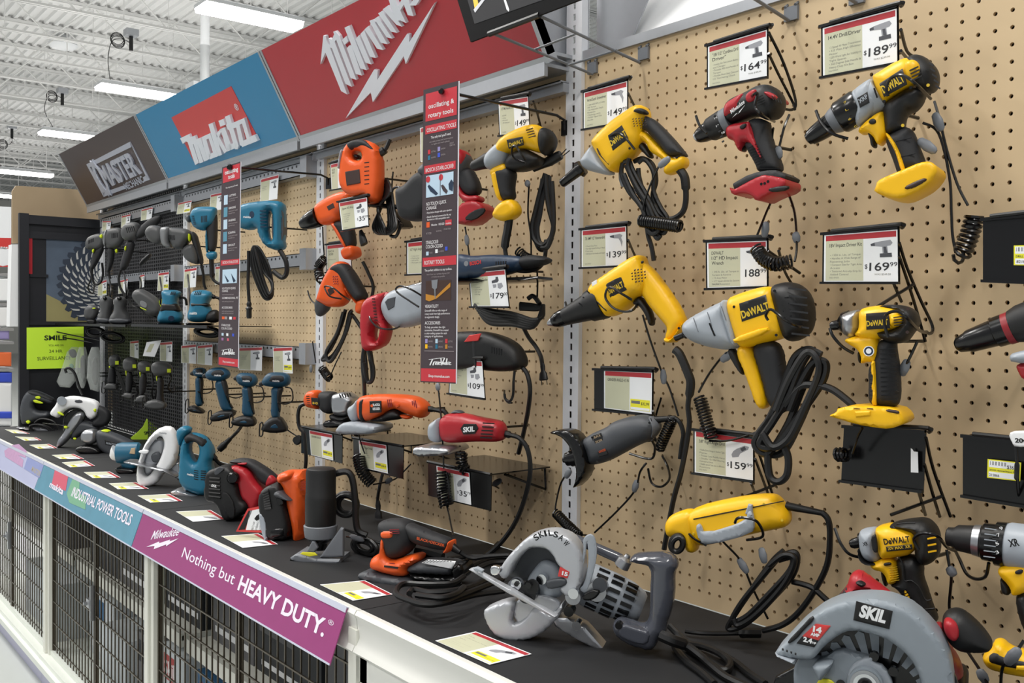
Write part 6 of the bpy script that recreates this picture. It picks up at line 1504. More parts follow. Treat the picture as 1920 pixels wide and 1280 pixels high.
mb = MB(); d.text('t','DECKER',one(Z,"876,514"),one(Z,"930,512"),4.5,'paper',.0378,bold=.03,mb=mb); q = d.P(*one(Z,"868,482"),.0378); mb.prism([(q[0]+.004*math.cos(i*.7),-.0378,q[1]+.004*math.sin(i*.7)) for i in range(9)],(0,.0004,0),'orange'); mb.obj('brand_print',None,d.o)
vents(d,one(Z,"985,435"),one(Z,"1010,430"),(2,15),3,.0345,'redd',1.3); vents(d,one(Z,"1170,445"),one(Z,"1195,442"),(2,14),3,.034,'redd',1.3)
mb = MB(); d.lathe('k',one(Z,"1060,480"),one(Z,"1066,492"),[(0,5),(1,4)],None,mb=mb,w=.034); mb.obj('button','orange',d.o)
d.tube('power_cord',[one(Z,"1270,505"),one(Z,"1320,508"),one(Z,"1385,520"),one(Z,"1410,522"),one(Z,"1440,560")],[.008]*7+[.006]*18,'cord')
# ---- red grinder
d = at_wall('angle_grinder','red angle grinder with black hexagonal label on the third flap shelf','angle grinder',885,805,6.5,30)
d.plate('body',Z("1395,580 1440,536 1560,534 1700,570 1832,590 1872,640 1872,722 1832,752 1660,746 1520,757 1440,757 1400,722 1388,640"),.066,.024,'red',0,e=.014)
d.plate('gear_head',Z("1308,622 1350,590 1398,560 1412,742 1370,757 1310,732"),.062,.016,'greyl',0,e=.016)
d.plate('top_switch',Z("1470,530 1500,512 1530,515 1570,540 1480,545"),.03,.006,'greyd',-.004,e=.012)
d.plate('disc_guard',Z("1244,784 1290,764 1440,770 1530,780 1534,830 1400,842 1260,846"),.12,.008,'steel',0,e=.09,sm=1)
logo(d,Z("1534,652 1558,618 1650,618 1668,650 1642,692 1556,697"),'SKIL',one(Z,"1553,680"),one(Z,"1640,672"),9,.034,tm='paper',shear=.15,bold=.04)
vents(d,one(Z,"1700,612"),one(Z,"1680,720"),(22,1),5,.034,'black',2.2)
d.tube('power_cord',[one(Z,"1850,690"),one(Z,"1900,700"),(975,822),(990,845),(994,885),(985,930),(968,975),(945,1010),(920,1035),(895,1052)],[.0085]*7+[.0055]*48,'cord',w=-.0)
# ---- cards of the middle bay
price_card(pts("935,190 990,181 993,248 938,254"),3.6,'white price card reading 149.99 on the second bay, above the left yellow drill',['1/2" Mid-Handle Drill'],['','• 850 RPM','• 10 Amp','• Mid handle','• All metal gear'],'149',kind=0,hl='black wire holder of the card reading 149.99 on the second bay',holder=[[(1000,190,3.6),(1008,215,1.5),(1014,238,.3)]])
price_card(pts("636,380 688,370 691,423 642,432"),6.6,'white price card reading 35.99 fixed to the jigsaw bracket',['Jigsaw 4.5 Amp'],['','• Variable speed','• Keyless blade','• Wire guard','• Dust blower','• 3000 SPM'],'35','99',kind=3,holder=[[(692,385,6.6),(715,387,5),(745,389,2)]])
price_card(pts("613,460 655,455 660,508 613,510"),2.6,'white price card behind the lower orange hammer drill',['BLACK &','DECKER'],['','1/2" Hammer Drill'],None,kind=0,holder=[])
price_card(pts("764,455 838,446 838,511 764,514"),2.8,'white price card left of the wide strip, above the red drill',['1/2" Right Angle Drill'],['','• 7 Amp motor','• Pistol grip','• 360 handle','• Metal gear case'],None,kind=1,holder=[])
price_card(pts("880,512 947,505 954,574 885,574"),6.6,'white price card reading 179.00 below the dark blue oscillating tool',['4A Oscillating Toolkit'],['','• 32 pieces','• Quick change','• LED light','• Soft bag'],'179','00',kind=3,holder=[])
price_card(pts("846,676 904,677 909,746 843,736"),6.8,'white price card reading 109.99 below the black oscillating tool',['Oscillating 2.5'],['','• Quick release','• 24 pieces','• Bag','• 3 year'],'109','99',kind=3,holder=[])
price_card(pts("788,240 846,226 846,290 789,304"),3.0,"white card almost hidden at the upper edge of the wide strip",[],[],None,kind=None,holder=False)
price_card(pts("620,308 645,302 646,352 622,356"),2.8,'white price card behind the orange jigsaw',['BLACK &','DECKER'],['Drill Kit'],None,kind=None,holder=[])
# leads
T('coiled lead at the silver upright, left of the orange drills',[(605,425,3.6),(606,455,3),(608,478,3)],[(608,486,3),(598,500,3),(600,520,3),(604,524,3)],[(604,524,3),(615,505,2.6),(606,478,2)],R=.0135,r=.0026,turns=12)
T('coiled lead over the card of the second flap shelf',[(670,788,7.4),(672,812,7.4),(680,840,7.4),(684,850,7.4)],[(672,855,7.6),(680,885,7.6),(698,906,7)],[(700,908,7),(725,903,5),(745,895,3),(770,870,2)],R=.015,r=.0028,turns=16,clasps=[(668,786,672,795,7.4),(722,904,735,898,5)])
T('coiled lead over the 35.79 card',[(821,722,9),(826,770,8.6),(830,830,8),(832,878,7.8)],[(830,884,7.8),(832,920,7.8),(838,948,7.8)],[(840,950,7.8),(842,915,8),(838,885,8)],R=.0155,r=.0028,turns=19,clasps=[(820,718,822,732,9),(829,835,832,848,8)])
T('thick coiled lead behind the red grinder card',[(862,835,7),(866,870,7)],[(866,846,7.2),(866,870,7.2),(875,882,7)],[(878,884,7),(900,905,4),(925,910,2),(935,915,1)],R=.012,r=.003,turns=8,clasps=[(924,908,940,900,3)])
T('coiled lead below the slotted bar at the upright',[(586,640,4),(592,680,4)],[(604,690,3.6),(612,702,3.4),(618,708,3.4)],[(618,708,3.4),(630,680,3),(640,660,3)],R=.012,r=.0026,turns=8,clasps=[(583,684,583,698,4.4)])
T('thin lead from the hanging strip hook to the yellow drill',[(992,345,4),(990,400,4),(995,440,4),(996,480,4)],[(972,470,4.4),(985,482,4.2),(1005,490,4)],None,R=.01,r=.0022,turns=9,clasps=[(986,340,992,348,4.4)])
T('wire lead below the red impact wrench base',[(872,425,5),(876,450,5),(880,480,5)],None,clasps=[(874,440,877,460,5)])
W('power_plug_lead','black two pin plug hanging on its cord beside the upright','plug',[(975,600,2.5),(990,630,2.5),(1005,650,2.5),(1014,668,2.5),(1017,685,2.5)],.005,'cord')
t = at_wall('power_plug','black two pin plug at the end of a cord near the slotted upright','plug',1018,695,2.5,0)
mb = MB(); t.lathe('p',(1017,680),(1019.5,713),[(0,4),(.2,6),(.45,5),(.6,9),(.95,11),(1,9)],None,mb=mb,ey=.6); mb.obj('plug_body','cord',t.o)
mb = MB(); t.tube('q',[(1015,712),(1016,722)],.001,mb=mb,sub=0); t.tube('q',[(1025,711),(1026,721)],.001,mb=mb,sub=0); mb.obj('plug_prongs','steel',t.o)
hook('black wire loop over the lower orange hammer drill',[(640,560,5.8),(618,555,6.6),(609,540,6.6),(612,536,6.6),(625,540,6.6),(640,552,6),(655,562,4)])
hook('black wire loop over the silver gear case of the red drill',[(785,575,8.2),(765,562,8.4),(745,548,8.4),(743,540,8.4),(752,536,8.4),(770,542,8.2),(792,555,7)])
hook('black wire loop across the red drill handle',[(692,585,8),(695,600,8.2),(710,614,8.2),(735,617,8),(750,612,6)])
hook('black wire hook left of the orange hammer drill nose',[(577,545,5),(582,560,5.4),(592,570,5.6),(603,574,5.4)])
hook('black bent wire hook on the board below the 109.99 card',[(946,732,.3),(946,745,1.2),(952,754,1.6),(960,755,1.6)])
hook('black wire peg above the impact wrench boot',[(737,322,.6),(735,345,.8),(734,380,.8),(734,388,.6)])
hook('black wire loop over the label of the left yellow drill',[(985,300,6),(975,285,6.6),(968,275,6.6),(962,274,6.6),(960,284,6.6),(965,297,6.4),(985,305,6)])
t = at_wall('power_cord_hank','black jigsaw cord hank hanging on the bracket right of the 35.99 card','cord',718,390,4.0,10)
mb = MB()
for k in range(6): t.tube('h',[(716+k*2,338,0),(722+k*2,360,.004*k),(714-k,390,.004*k),(700+k*4,425,.006*k),(712+k*3,438,.004*k),(728+k*3,425,.004*k),(728+k*2,390,0),(722+k*2,345,0)],.0048,mb=mb)
t.tube('h',[(735,420,0),(732,440,0),(742,443,0),(748,432,0),(752,418,.0)],.0048,mb=mb)
mb.obj('cord_loops','cord',t.o)
mb = MB(); t.lathe('p',(676,432),(683,458),[(0,4),(.3,7),(.7,9),(1,9)],None,mb=mb,w=.03,ey=.6); mb.obj('plug','cord',t.o)
t = at_wall('charger_block','small black charger block on the board behind the impact wrench','charger',752,415,2.0,10)
t.plate('block',pts("735,400 745,392 765,420 766,428 742,430"),.05,.01,'gloss',0,e=.03,sm=1)
t = at_wall('black_tag_box','small black box on a wire left of the first flap shelf','tag',556,827,5,20)
t.plate('box',pts("548,822 563,813 567,828 556,836"),.012,.003,'black',0,e=.006,sm=1); t.tube('wire',[(538,805),(548,812),(556,817)],.002,'wire')
W('security_lead','thin wire lead running from the coil down to the orange sander','security lead',[(838,948,7.8),(842,965,9),(846,985,11),(850,1003,13.5)],.0022,'wire')
t = at_wall('power_plug','black plug hanging with its prongs down below the polisher shelf','plug',711,940,2.5,20)
t.tube('cord',[(718,885,-.02),(712,910,0),(708,935,0),(709,950,0)],.0048,'cord'); mb = MB(); t.lathe('p',(708.5,938),(710,976),[(0,4),(.25,6),(.5,5),(.6,8),(1,8)],None,mb=mb,ey=.6); mb.obj('plug_body','cord',t.o)
t = at_wall('power_plug','black plug on a slanting cord below the four blue cordless tools','plug',425,825,3,50)
t.tube('cord',[(455,795,-.03),(446,808,0),(430,824,0)],.006,'cord'); mb = MB(); t.lathe('p',(432,822),(411,843),[(0,4),(.4,5),(.6,7),(1,6)],None,mb=mb); mb.obj('plug_body','cord',t.o); mb = MB(); t.tube('q',[(412,842),(407,847)],.0016,mb=mb,sub=0); mb.obj('plug_prongs','steel',t.o)
W('security_lead','thin wire lead dropping along the cord hank of the left yellow drill','security lead',[(1007,505,3),(1008,530,3),(1007,565,3)],.0022,'wire')
# ================================================================ the two tall hanging strips
MM('stripgrey',(72,62,66),.25); MM('stripred',(198,56,66),.3); MM('stripedge',(214,214,222),.3); MM('stripink',(228,224,226),.5); MM('stripdim',(150,140,142),.5); MM('spark',(190,130,40),.4); MM('pale_blue',(188,212,230),.4)
def strip(P,d0,label,knob,wall):
    c = on_y(knob[0],knob[1],-d0)
    t = Th('hanging_strip',label,'sign',c,11,'tall hanging information strips')
    mb = MB(); poly(t,mb,P,0,.003,None); mb.obj('strip_panel','stripgrey',t.o,smooth=False)
    q = quad(P)
    mb = MB(); poly(t,mb,[q(.985,0),q(1.015,0),q(1.015,1),q(.985,1)],.0031,.0006,None); mb.obj('clear_edge','stripedge',t.o,smooth=False)
    mb = MB(); t.lathe('k',knob,(knob[0]-3,knob[1]+.5),[(0,5),(.5,6),(1,4)],None,mb=mb,w=.003,wb=.014); mb.obj('knob','gloss',t.o)
    a = (on_y(wall[0],wall[1],-.3)); b = on_y(knob[0]+2,knob[1],-d0+.1); lo = lambda p: np.array([(p-t.org)@t.u,-((p-t.org)@t.n),(p-t.org)[2]])
    mb = MB().tube([lo(b),lo(a+np.array([0,-.03,.02])),lo(a+np.array([0,-.006,.012])),lo(a+np.array([0,-.004,-.01]))],.0032,None,7).box(lo(a)-np.array([.012,.004,.022]),lo(a)+np.array([.012,.004,.012])); mb.obj('wire_arm','wire',t.o)
    return t,q
def band(t,mb,q,a,b,m,s0=.06,s1=.94,w=.0032): poly(t,mb,[q(s0,a),q(s1,a),q(s1,b),q(s0,b)],w,.0003,m)
def line(t,mb,q,s,y,h,x0=.1,x1=None,m='stripink',bold=.008,wd=None):
    w = .0038; x1 = x1 if x1 is not None else min(.92,x0+.045*len(s))
    t.text('t',s,q(x0,y),q(x1,y),h,m,w,bold=bold,mb=mb)
A = pts("796,169 861,152 856,719 790,716")
t,q = strip(A,14.4,'wide dark hanging strip headed oscillating & rotary tools',(829,171),(1062,236))
mb = MB()
f = lambda y: (y-168)/548.0
band(t,mb,q,f(176),f(228),'stripred',.04); band(t,mb,q,f(236),f(252),'stripred',.04); band(t,mb,q,f(311),f(326),'stripred',.02,.92); band(t,mb,q,f(483),f(500),'stripred',.0,.96); band(t,mb,q,f(690),f(714),'stripred',-.01,1.0)
line(t,mb,q,'oscillating &',f(205),9,.12,.86,bold=.015); line(t,mb,q,'rotary tools',f(222),9,.12,.84,bold=.015)
line(t,mb,q,'OSCILLATING TOOLS',f(248.5),7.5,.08,.92); line(t,mb,q,'The only tool you\'ll need.',f(262),5,.2,.78); line(t,mb,q,'cut, sand, scrape and remove grout',f(269),3,.16,.84,'stripdim'); line(t,mb,q,'in tight and hard places',f(274),3,.22,.74,'stripdim')
for k,(x,y,m,s) in enumerate(((.12,282,'stripred','CUTTING'),(.4,280,'pk_purple','SANDING'),(.12,293,'blue','SCRAPING'),(.4,291,'pk_blue','GRINDING'))):
    band(t,mb,q,f(y),f(y+8),m,x,x+.07); line(t,mb,q,s,f(y+6),3,x+.09,x+.22,'stripdim')
line(t,mb,q,'GROUT',f(279),3,.74,.86,'stripdim'); line(t,mb,q,'REMOVAL',f(283),3,.74,.9,'stripdim')
line(t,mb,q,'BOSCH STARLOCK®',f(323),7.5,.06,.86)
band(t,mb,q,f(330),f(352+19),'pale_blue',.08,.86)
for x,s in ((.13,'1'),(.5,'2')):
    poly(t,mb,[q(x+.06*math.cos(i*.52),f(337)+.011*math.sin(i*.52)) for i in range(12)][::-1],.0037,.0003,'stripred'); line(t,mb,q,s,f(340),5,x-.025,x+.025)
poly(t,mb,[q(.12,f(350)),q(.16,f(347)),q(.32,f(358)),q(.42,f(366)),q(.36,f(369)),q(.2,f(360))][::1],.0037,.0003,'bosch'); poly(t,mb,[q(.5,f(352)),q(.56,f(351)),q(.7,f(364)),q(.66,f(369)),q(.56,f(362))],.0037,.0003,'stripgrey'); poly(t,mb,[q(.72,f(352)),q(.8,f(344)),q(.86,f(350)),q(.84,f(366)),q(.74,f(362))],.0037,.0003,'bosch'); band(t,mb,q,f(331),f(370),'stripgrey',.475,.485,.0038)
y0 = 381
line(t,mb,q,'NO-TOUCH QUICK',f(386),6.5,.09,.66); line(t,mb,q,'CHANGE',f(394),6.5,.09,.38); line(t,mb,q,'• Fast blade change with auto ejection',f(401),3.4,.09,.82); line(t,mb,q,'• Bosch Starlock accessories fit any',f(409),3.4,.09,.8); line(t,mb,q,'  Starlock or OIS compatible tool.',f(414),3.4,.12,.76)
for k,(x,m,s) in enumerate(((.1,'orange',''),(.23,None,'Milwaukee'),(.44,None,'RIDGID'),(.64,'stripred','makita'))):
    if m: band(t,mb,q,f(417),f(427),m,x,x+(.09 if k == 0 else .18))
    if s: line(t,mb,q,s,f(425),4,x+.01,x+.17)
line(t,mb,q,'RYOBI',f(440),4,.1,.24,'stripdim'); line(t,mb,q,'ROCKWELL',f(437),3,.38,.54,'stripdim'); line(t,mb,q,'PORTER',f(435),3,.6,.8,'stripdim')
line(t,mb,q,'STARLOCK®',f(458),6.5,.09,.44); line(t,mb,q,'COLOR-CODED',f(466),6.5,.09,.57)
for x,y,m in ((.1,472,'pale_blue'),(.36,469,'paper'),(.64,466,'pk_blue'),(.1,486-2,'lab_mauve'),(.36,483-2,'lab_pink')):
    if y < 480: band(t,mb,q,f(y-20+ (20)),f(y+7),m,x,x+.07)
line(t,mb,q,'WOOD',f(458+18),3,.19,.28,'stripdim'); line(t,mb,q,'ALL PURPOSE',f(457+18),3,.45,.6,'stripdim')
line(t,mb,q,'ROTARY TOOLS',f(496),7.5,.05,.62); line(t,mb,q,'The perfect addition to any toolbox.',f(509),4.4,.06,.84,'stripink'); line(t,mb,q,'learn how to a variety of great DIY',f(516),3,.12,.78,'stripdim'); line(t,mb,q,'or home uses possible',f(521),3,.26,.64,'stripdim')
MM('sparkdark',(66,44,36),.4)
band(t,mb,q,f(527),f(564),'sparkdark',.1,.82)
poly(t,mb,[q(.1,f(562)),q(.1,f(551)),q(.4,f(556)),q(.8,f(532)),q(.8,f(540)),q(.42,f(560)),q(.2,f(565))],.0037,.0003,'spark'); poly(t,mb,[q(.26,f(526)),q(.44,f(525)),q(.42,f(541)),q(.38,f(543)),q(.38,f(560)),q(.36,f(560)),q(.34,f(543)),q(.28,f(540))],.0040,.0003,'steel')
line(t,mb,q,'VERSATILITY',f(577),6,.08,.47); 
for k,s in enumerate(('Dremel® offers a wide range of','rotary tools from high-performance','to ergonomic design.')): line(t,mb,q,s,f(584+k*6),3.8,.08,.08+.021*len(s))
line(t,mb,q,'ACCESSORIES',f(608),6,.08,.52)
for k,s in enumerate(('To help you select the right','accessories, Dremel® has created','a color-coding system for each','category of applications.')): line(t,mb,q,s,f(615+k*5.6),3.8,.08,.08+.021*len(s))
for k,(x,y,m,s) in enumerate(((.1,638,'pk_purple','CARVING'),(.39,638,'pale_blue','SANDING'),(.67,638,'stripred','CUTTING'),(.1,648,'yellow','POLISHING'),(.39,648,'blue','GRINDING'),(.67,648,'spark','ROUTING'))):
    band(t,mb,q,f(y-3),f(y+5),m,x,x+.065); line(t,mb,q,s,f(y+3),3.2,x+.08,x+.21,'stripdim')
# shop script
MM('shopwhite',(242,242,244),.5)
S = [["100,1040 165,1030"],["130,1035 108,1085"],["140,1060 132,1085"],["140,1062 150,1055"],["160,1055 152,1080 165,1080 172,1055 168,1082"],["178,1070 195,1060 180,1058 178,1080 200,1078"],["160,1030 225,1025"],["196,1030 200,1085 225,1028"],["222,1062 212,1078 225,1080 232,1060 230,1080"],["245,1030 236,1082"],["246,1058 242,1080 255,1078 260,1056 256,1080"],["262,1070 275,1062 264,1058 262,1082 278,1078"]]
cv = lambda p: (780+p[0]/4.267,430+p[1]/4.267)
broad(t,mb,[[cv(p) for p in pts(' '.join(s))] for s in S],np.array((2.0,.6)),.0034,.0005,'shopwhite')
line(t,mb,q,'Shop truevalue.com',f(706),5,.2,.8,bold=.02)
poly(t,mb,[q(.08,f(657)),q(.92,f(657)),q(.92,f(658)),q(.08,f(658))],.0035,.0002,'stripdim')
mb.obj('printed_text',None,t.o,smooth=False)
B = pts("418,314 452,303 447,690 410,685")
t,q = strip(B,15.4,'narrow dark hanging strip headed oscillating tools',(432,313),(617,341))
mb = MB(); f = lambda y: (y-312)/375.0
band(t,mb,q,f(314),f(342),'stripred',.02); line(t,mb,q,'oscillating',f(327),8,.12,.84,bold=.03); line(t,mb,q,'tools',f(337),8,.3,.66,bold=.03)
line(t,mb,q,'The only tool you\'ll need.',f(354),3,.18,.84)
for k,s in enumerate(('CUTTING','GRINDING','SANDING','SCRAPING','GROUT')):
    y = 366+k*23; band(t,mb,q,f(y),f(y+18),'pale_blue' if k % 2 == 0 else 'lab_teal',.1,.3); line(t,mb,q,s,f(y+5),4,.36,.74); line(t,mb,q,'wood and metal',f(y+10),2.6,.36,.84,'stripdim'); line(t,mb,q,'drywall too',f(y+14),2.6,.36,.7,'stripdim')
band(t,mb,q,f(488),f(498),'stripred',.0,.98); line(t,mb,q,'BOSCH STARLOCK®',f(495),5,.1,.9)
band(t,mb,q,f(506),f(532),'pale_blue',.1,.86); poly(t,mb,[q(.2,f(515)),q(.45,f(528)),q(.35,f(530))],.0037,.0003,'bosch'); poly(t,mb,[q(.55,f(514)),q(.8,f(528)),q(.68,f(531))],.0037,.0003,'bosch')
for y,s in ((543,'NO-TOUCH QUICK'),(548,'CHANGE'),(561,'3-DIMENSIONAL FIT'),(579,'ACCESSORIES'),(612,'STARLOCK®'),(618,'COLOR-CODED')): line(t,mb,q,s,f(y),4,.1,.1+.05*len(s))
for y in (554,567,585,589): line(t,mb,q,'works with any brand tool',f(y),2.6,.1,.7,'stripdim')
for x,m in ((.12,'orange'),(.26,'stripdim'),(.5,'paper'),(.7,'stripred')): band(t,mb,q,f(594),f(599),m,x,x+.13)
for x,m in ((.12,'pale_blue'),(.36,'paper'),(.66,'pk_blue')): band(t,mb,q,f(625),f(630),m,x,x+.1)
for x,m in ((.12,'lab_mauve'),(.4,'lab_pink')): band(t,mb,q,f(634),f(639),m,x,x+.1)
cv = lambda p: (415+(p[0]-100)/7.2,654+(p[1]-1028)/5.2)
broad(t,mb,[[cv(p) for p in pts(' '.join(s))] for s in S],np.array((1.4,.4)),.0034,.0005,'shopwhite')
band(t,mb,q,f(671),f(685),'stripred',0,1.0); line(t,mb,q,'Shop truevalue.com',f(680),4,.2,.8)
mb.obj('printed_text',None,t.o,smooth=False)
# ================================================================ tools standing on the deck
P = pts
Z = Zc(480,960)
# ---- orange palm sander
d = at_deck('sander','orange and black palm sander standing on the deck beside the work light','sander',745,1085,30)
d.plate('handle',Z("1120,70 1200,95 1330,150 1440,190 1470,215 1462,255 1430,285 1330,270 1210,235 1150,190"),.05,.02,'rubber',.004,e=.01)
d.plate('head',Z("930,80 972,50 1080,44 1150,62 1185,110 1204,220 1150,315 1060,345 1008,330 975,250 955,180"),.07,.026,'rubber',0,e=.014)
d.plate('end_ring',Z("1462,205 1482,215 1478,285 1440,302 1420,290 1450,250"),.054,.012,'orange',.004,e=.02)
d.plate('lower_body',Z("888,412 890,342 920,310 958,300 966,235 970,182 985,165 1030,185 1008,300 1050,350 1150,318 1235,300 1250,345 1215,380 1170,400 1165,462 1100,470 1000,446"),.078,.02,'orange',.002,e=.02,sm=1)
d.plate('front_badge',Z("985,116 1085,112 1088,170 1035,182 985,172"),.074,.008,'orange',.002,e=.05,sm=1)
vents(d,one(Z,"1000,132"),one(Z,"1003,160"),(18,-1),3,.0392,'redd',1.3); vents(d,one(Z,"960,405"),one(Z,"960,406"),(26,3),1,.0418,'black',3.4); vents(d,one(Z,"1000,382"),one(Z,"1000,383"),(10,1),1,.0418,'redd',1.6)
d.plate('base_pad',Z("832,432 880,410 1000,440 1180,470 1216,502 1190,532 1040,522 880,482 832,458"),.1,.008,'greyd',-.004,e=.07,sm=1)
logo(d,Z("1196,175 1425,240 1420,272 1192,205"),'BLACK+DECKER',one(Z,"1205,204"),one(Z,"1412,260"),5,.0305,tm='orange',bold=.02)
mb = MB(); d.lathe('b',one(Z,"1460,250"),one(Z,"1530,300"),[(0,8),(.5,7),(1,5)],None,mb=mb); mb.obj('cord_boot','cord',d.o)
d.tube('power_cord',[one(Z,"1530,300"),one(Z,"1580,330"),one(Z,"1640,345"),one(Z,"1740,330"),one(Z,"1900,320")],.005,'cord',w=-.03)
mb = MB(); d.tube('c',[one(Z,"1200,290"),one(Z,"1300,310"),one(Z,"1400,340")],.012,mb=mb,w=-.04); mb.obj('ribbed_cord','cord',d.o)
# ---- work light
d = at_deck('work_light','clear topped LED work light lying in front of a black cord coil','work light',825,1092,33)
d.plate('base_tray',Z("1170,420 1240,440 1480,455 1590,430 1600,460 1555,505 1460,522 1250,502 1195,470"),.07,.014,'gloss',0,e=.04)
d.plate('clear_lens',Z("1160,405 1198,362 1290,346 1500,358 1530,380 1510,440 1480,458 1240,445 1178,435"),.075,.014,'greyd',0,e=.03)
d.plate('led_grid',Z("1240,380 1290,354 1500,366 1470,425"),.004,.001,'paper',.0375,e=.001,sm=0)
mb = MB()
for k in range(9): d.tube('l',[one(Z,f"{1255+k*25},{378-k*1}"),one(Z,f"{1290+k*22},{357+k*1.2}")],.0005,mb=mb,sub=0,w=.0395)
mb.obj('grid_lines','greyl',d.o)
d.plate('end_cap',Z("1500,395 1570,352 1602,420 1560,500 1520,470"),.072,.008,'gloss',0,e=.05,sm=1)
# ---- coil of cord
d = at_deck('cord_coil','loose black extension cord coil on the deck between sander and silver saw','cord',860,1130,10)
mb = MB()
for s,h in (("1560,480 1480,530 1380,540 1250,540 1120,535 1060,570 1060,620 1150,660 1260,690 1400,680 1520,630 1700,560 1850,500",.03),("1540,540 1400,550 1220,560 1150,600 1170,670 1300,695 1460,670 1640,620 1860,590",.02),("1150,610 1180,580 1300,600 1460,590 1600,560 1740,500",.035),("1600,400 1700,330 1800,250 1900,140",.0),("1440,350 1600,330 1760,330 1900,340",.01),("1620,400 1740,350 1900,330",.01),("1660,420 1760,380 1920,370",.02),("1200,620 1380,640 1500,610 1560,560",.04)):
    W_ = [on_z(x,y,DECK+h/IN+.25)-d.org for x,y in Z(s)]
    mb.tube(catmull([np.array([p@d.u,-(p@d.n),p[2]]) for p in W_],6),.0058,None,7)
mb.obj('cord_loops','cord',d.o)
# ---- black router on its base
d = at_deck('trim_router','black cylindrical trim router on a grey base plate','router',600,1046,44)
Y = Zc(480,640)
mb = MB(); d.lathe('m',(601,985),(602,877),[(0,27.5),(.03,28.5),(.45,29),(.55,28.5),(.56,28),(.93,28),(.985,26.5),(1,24)],None,mb=mb,n=30); mb.obj('motor','black',d.o)
mb = MB(); d.lathe('m',(601,1008),(601,983),[(0,25),(.1,29),(.6,31),(.95,31.5),(1,30)],None,mb=mb,n=26); mb.obj('collar','grey',d.o)
mb = MB(); d.lathe('m',(600,1030),(600,1006),[(0,12),(.5,14),(.8,22),(1,23)],None,mb=mb,n=20); mb.obj('collet','gloss',d.o)
d.plate('base_plate',Z("300,312 345,282 420,300 500,320 668,322 668,352 640,362 400,368 312,335"),.085,.004,'grey',-.004,e=.075,sm=0)
d.plate('base_sole',Z("304,322 400,372 660,360 672,365 668,378 410,386 300,332"),.085,.002,'gloss',-.004,e=.08,sm=0)
d.plate('base_fin',Z("480,338 640,112 660,120 660,332"),.012,.003,'grey',.028,e=.006,sm=0); d.plate('base_leg',Z("385,290 425,215 445,215 470,262 440,300"),.012,.003,'grey',.03,e=.006,sm=0)
d.plate('yellow_sticker',Z("330,312 350,298 440,302 465,322 400,332"),.002,.0005,'ylabel',.041,e=.001,sm=0)
d.tube('rubber_cable',[(628,888,-.02),(645,884,-.02),(656,888,-.02),(662,905,-.02),(666,940,-.02),(667,975,-.02),(672,995,-.02),(688,1003,-.02)],.008,'cord')
mb = MB()
for L in coilflat(650,945,22,22,5,-.05,20,seed=3): d.tube('h',L,.005,mb=mb)
d.tube('h',[(640,990,-.05),(668,1000,-.04),(690,1010,-.04),(720,1020,-.03)],.003,mb=mb)
mb.obj('cord_hank','cord',d.o)
T('lead with a chrome clasp lying between router and orange sander',[(650,1006,13),(665,1008,13),(690,1010,12)],None,clasps=[(656,1005,682,1012,13)])
d = at_deck('cord_hank','black cord hank lying on the deck behind the orange sander','cord',690,1040,20)
mb = MB()
for L in coilflat(685,1025,24,14,6,.0,30,seed=8): d.tube('h',L,.0058,mb=mb)
mb.obj('cord_loops','cord',d.o)
K = Zc(380,840,4.0733)
# ---- orange belt sander
d = at_deck('belt_sander','orange and black belt sander between the router and the red sander','belt sander',530,1008,44)
d.plate('body',K("588,255 600,192 640,170 720,172 800,164 812,400 790,712 720,702 712,600 690,500 662,380 640,262"),.1,.02,'orange',-.015,e=.04,sm=1)
d.plate('top_handle',K("592,250 598,196 636,172 690,176 700,215 660,245 620,255"),.06,.014,'orange',.02,e=.014)
d.plate('belt_housing',K("458,395 470,322 530,270 620,250 652,330 668,420 692,512 704,585 692,682 530,692 500,600 470,480"),.09,.012,'black',.0,e=.05,sm=1)
mb = MB()
for k in range(8): d.tube('r',[one(K,f"{462+k*2},{345+k*17}"),one(K,f"{505+k*3},{322+k*19}")],.0036,mb=mb,sub=0,w=.046)
mb.obj('housing_ridges','greyd',d.o)
d.plate('sanding_belt',K("468,468 512,486 536,560 540,692 520,690 498,640 480,560"),.086,.004,'greyl',.004,e=.07,sm=1)
d.plate('dust_spout',K("555,332 598,316 640,350 690,392 684,400 640,392 560,362"),.05,.012,'greyd',.034,e=.02,sm=1)
d.plate('dust_hole',K("560,372 612,392 618,430 575,432"),.004,.001,'gloss',.046,e=.002,sm=1)
d.plate('front_roller',K("540,560 690,548 702,590 692,682 532,690"),.096,.02,'gloss',0,e=.04)
vents(d,one(K,"752,260"),one(K,"745,320"),(24,-3),5,.036,'redd',1.1)
# ---- tag
d = at_deck('security_tag','red edged white tag about security cameras leaning on the belt sander','tag',475,997,30)
tg = P("465,953 495,947 500,975 494,998 443,996")
mb = MB(); poly(d,mb,tg,.07,.0015,None,pw=.07); mb.obj('tag_board','logo_red',d.o,smooth=False)
mb = MB(); poly(d,mb,P("470,957 494,952 497,974 491,993 462,993"),.0718,.0004,'paper',pw=.07); poly(d,mb,P("467,957 474,956 460,992 448,993"),.0718,.0004,'black',pw=.07); poly(d,mb,P("482,966 492,960 495,964 484,976"),.0724,.0003,'black',pw=.07); poly(d,mb,P("478,972 482,966 486,970 482,976"),.0724,.0003,'black',pw=.07)
for k,s in enumerate(('SECURITY','CAMERAS','IN USE')): d.text('t',s,(490-k*7,977+k*0),(486-k*7,993),4.5,'ink',.0724,mb=mb,pw=.07)
mb.obj('tag_print',None,d.o,smooth=False)
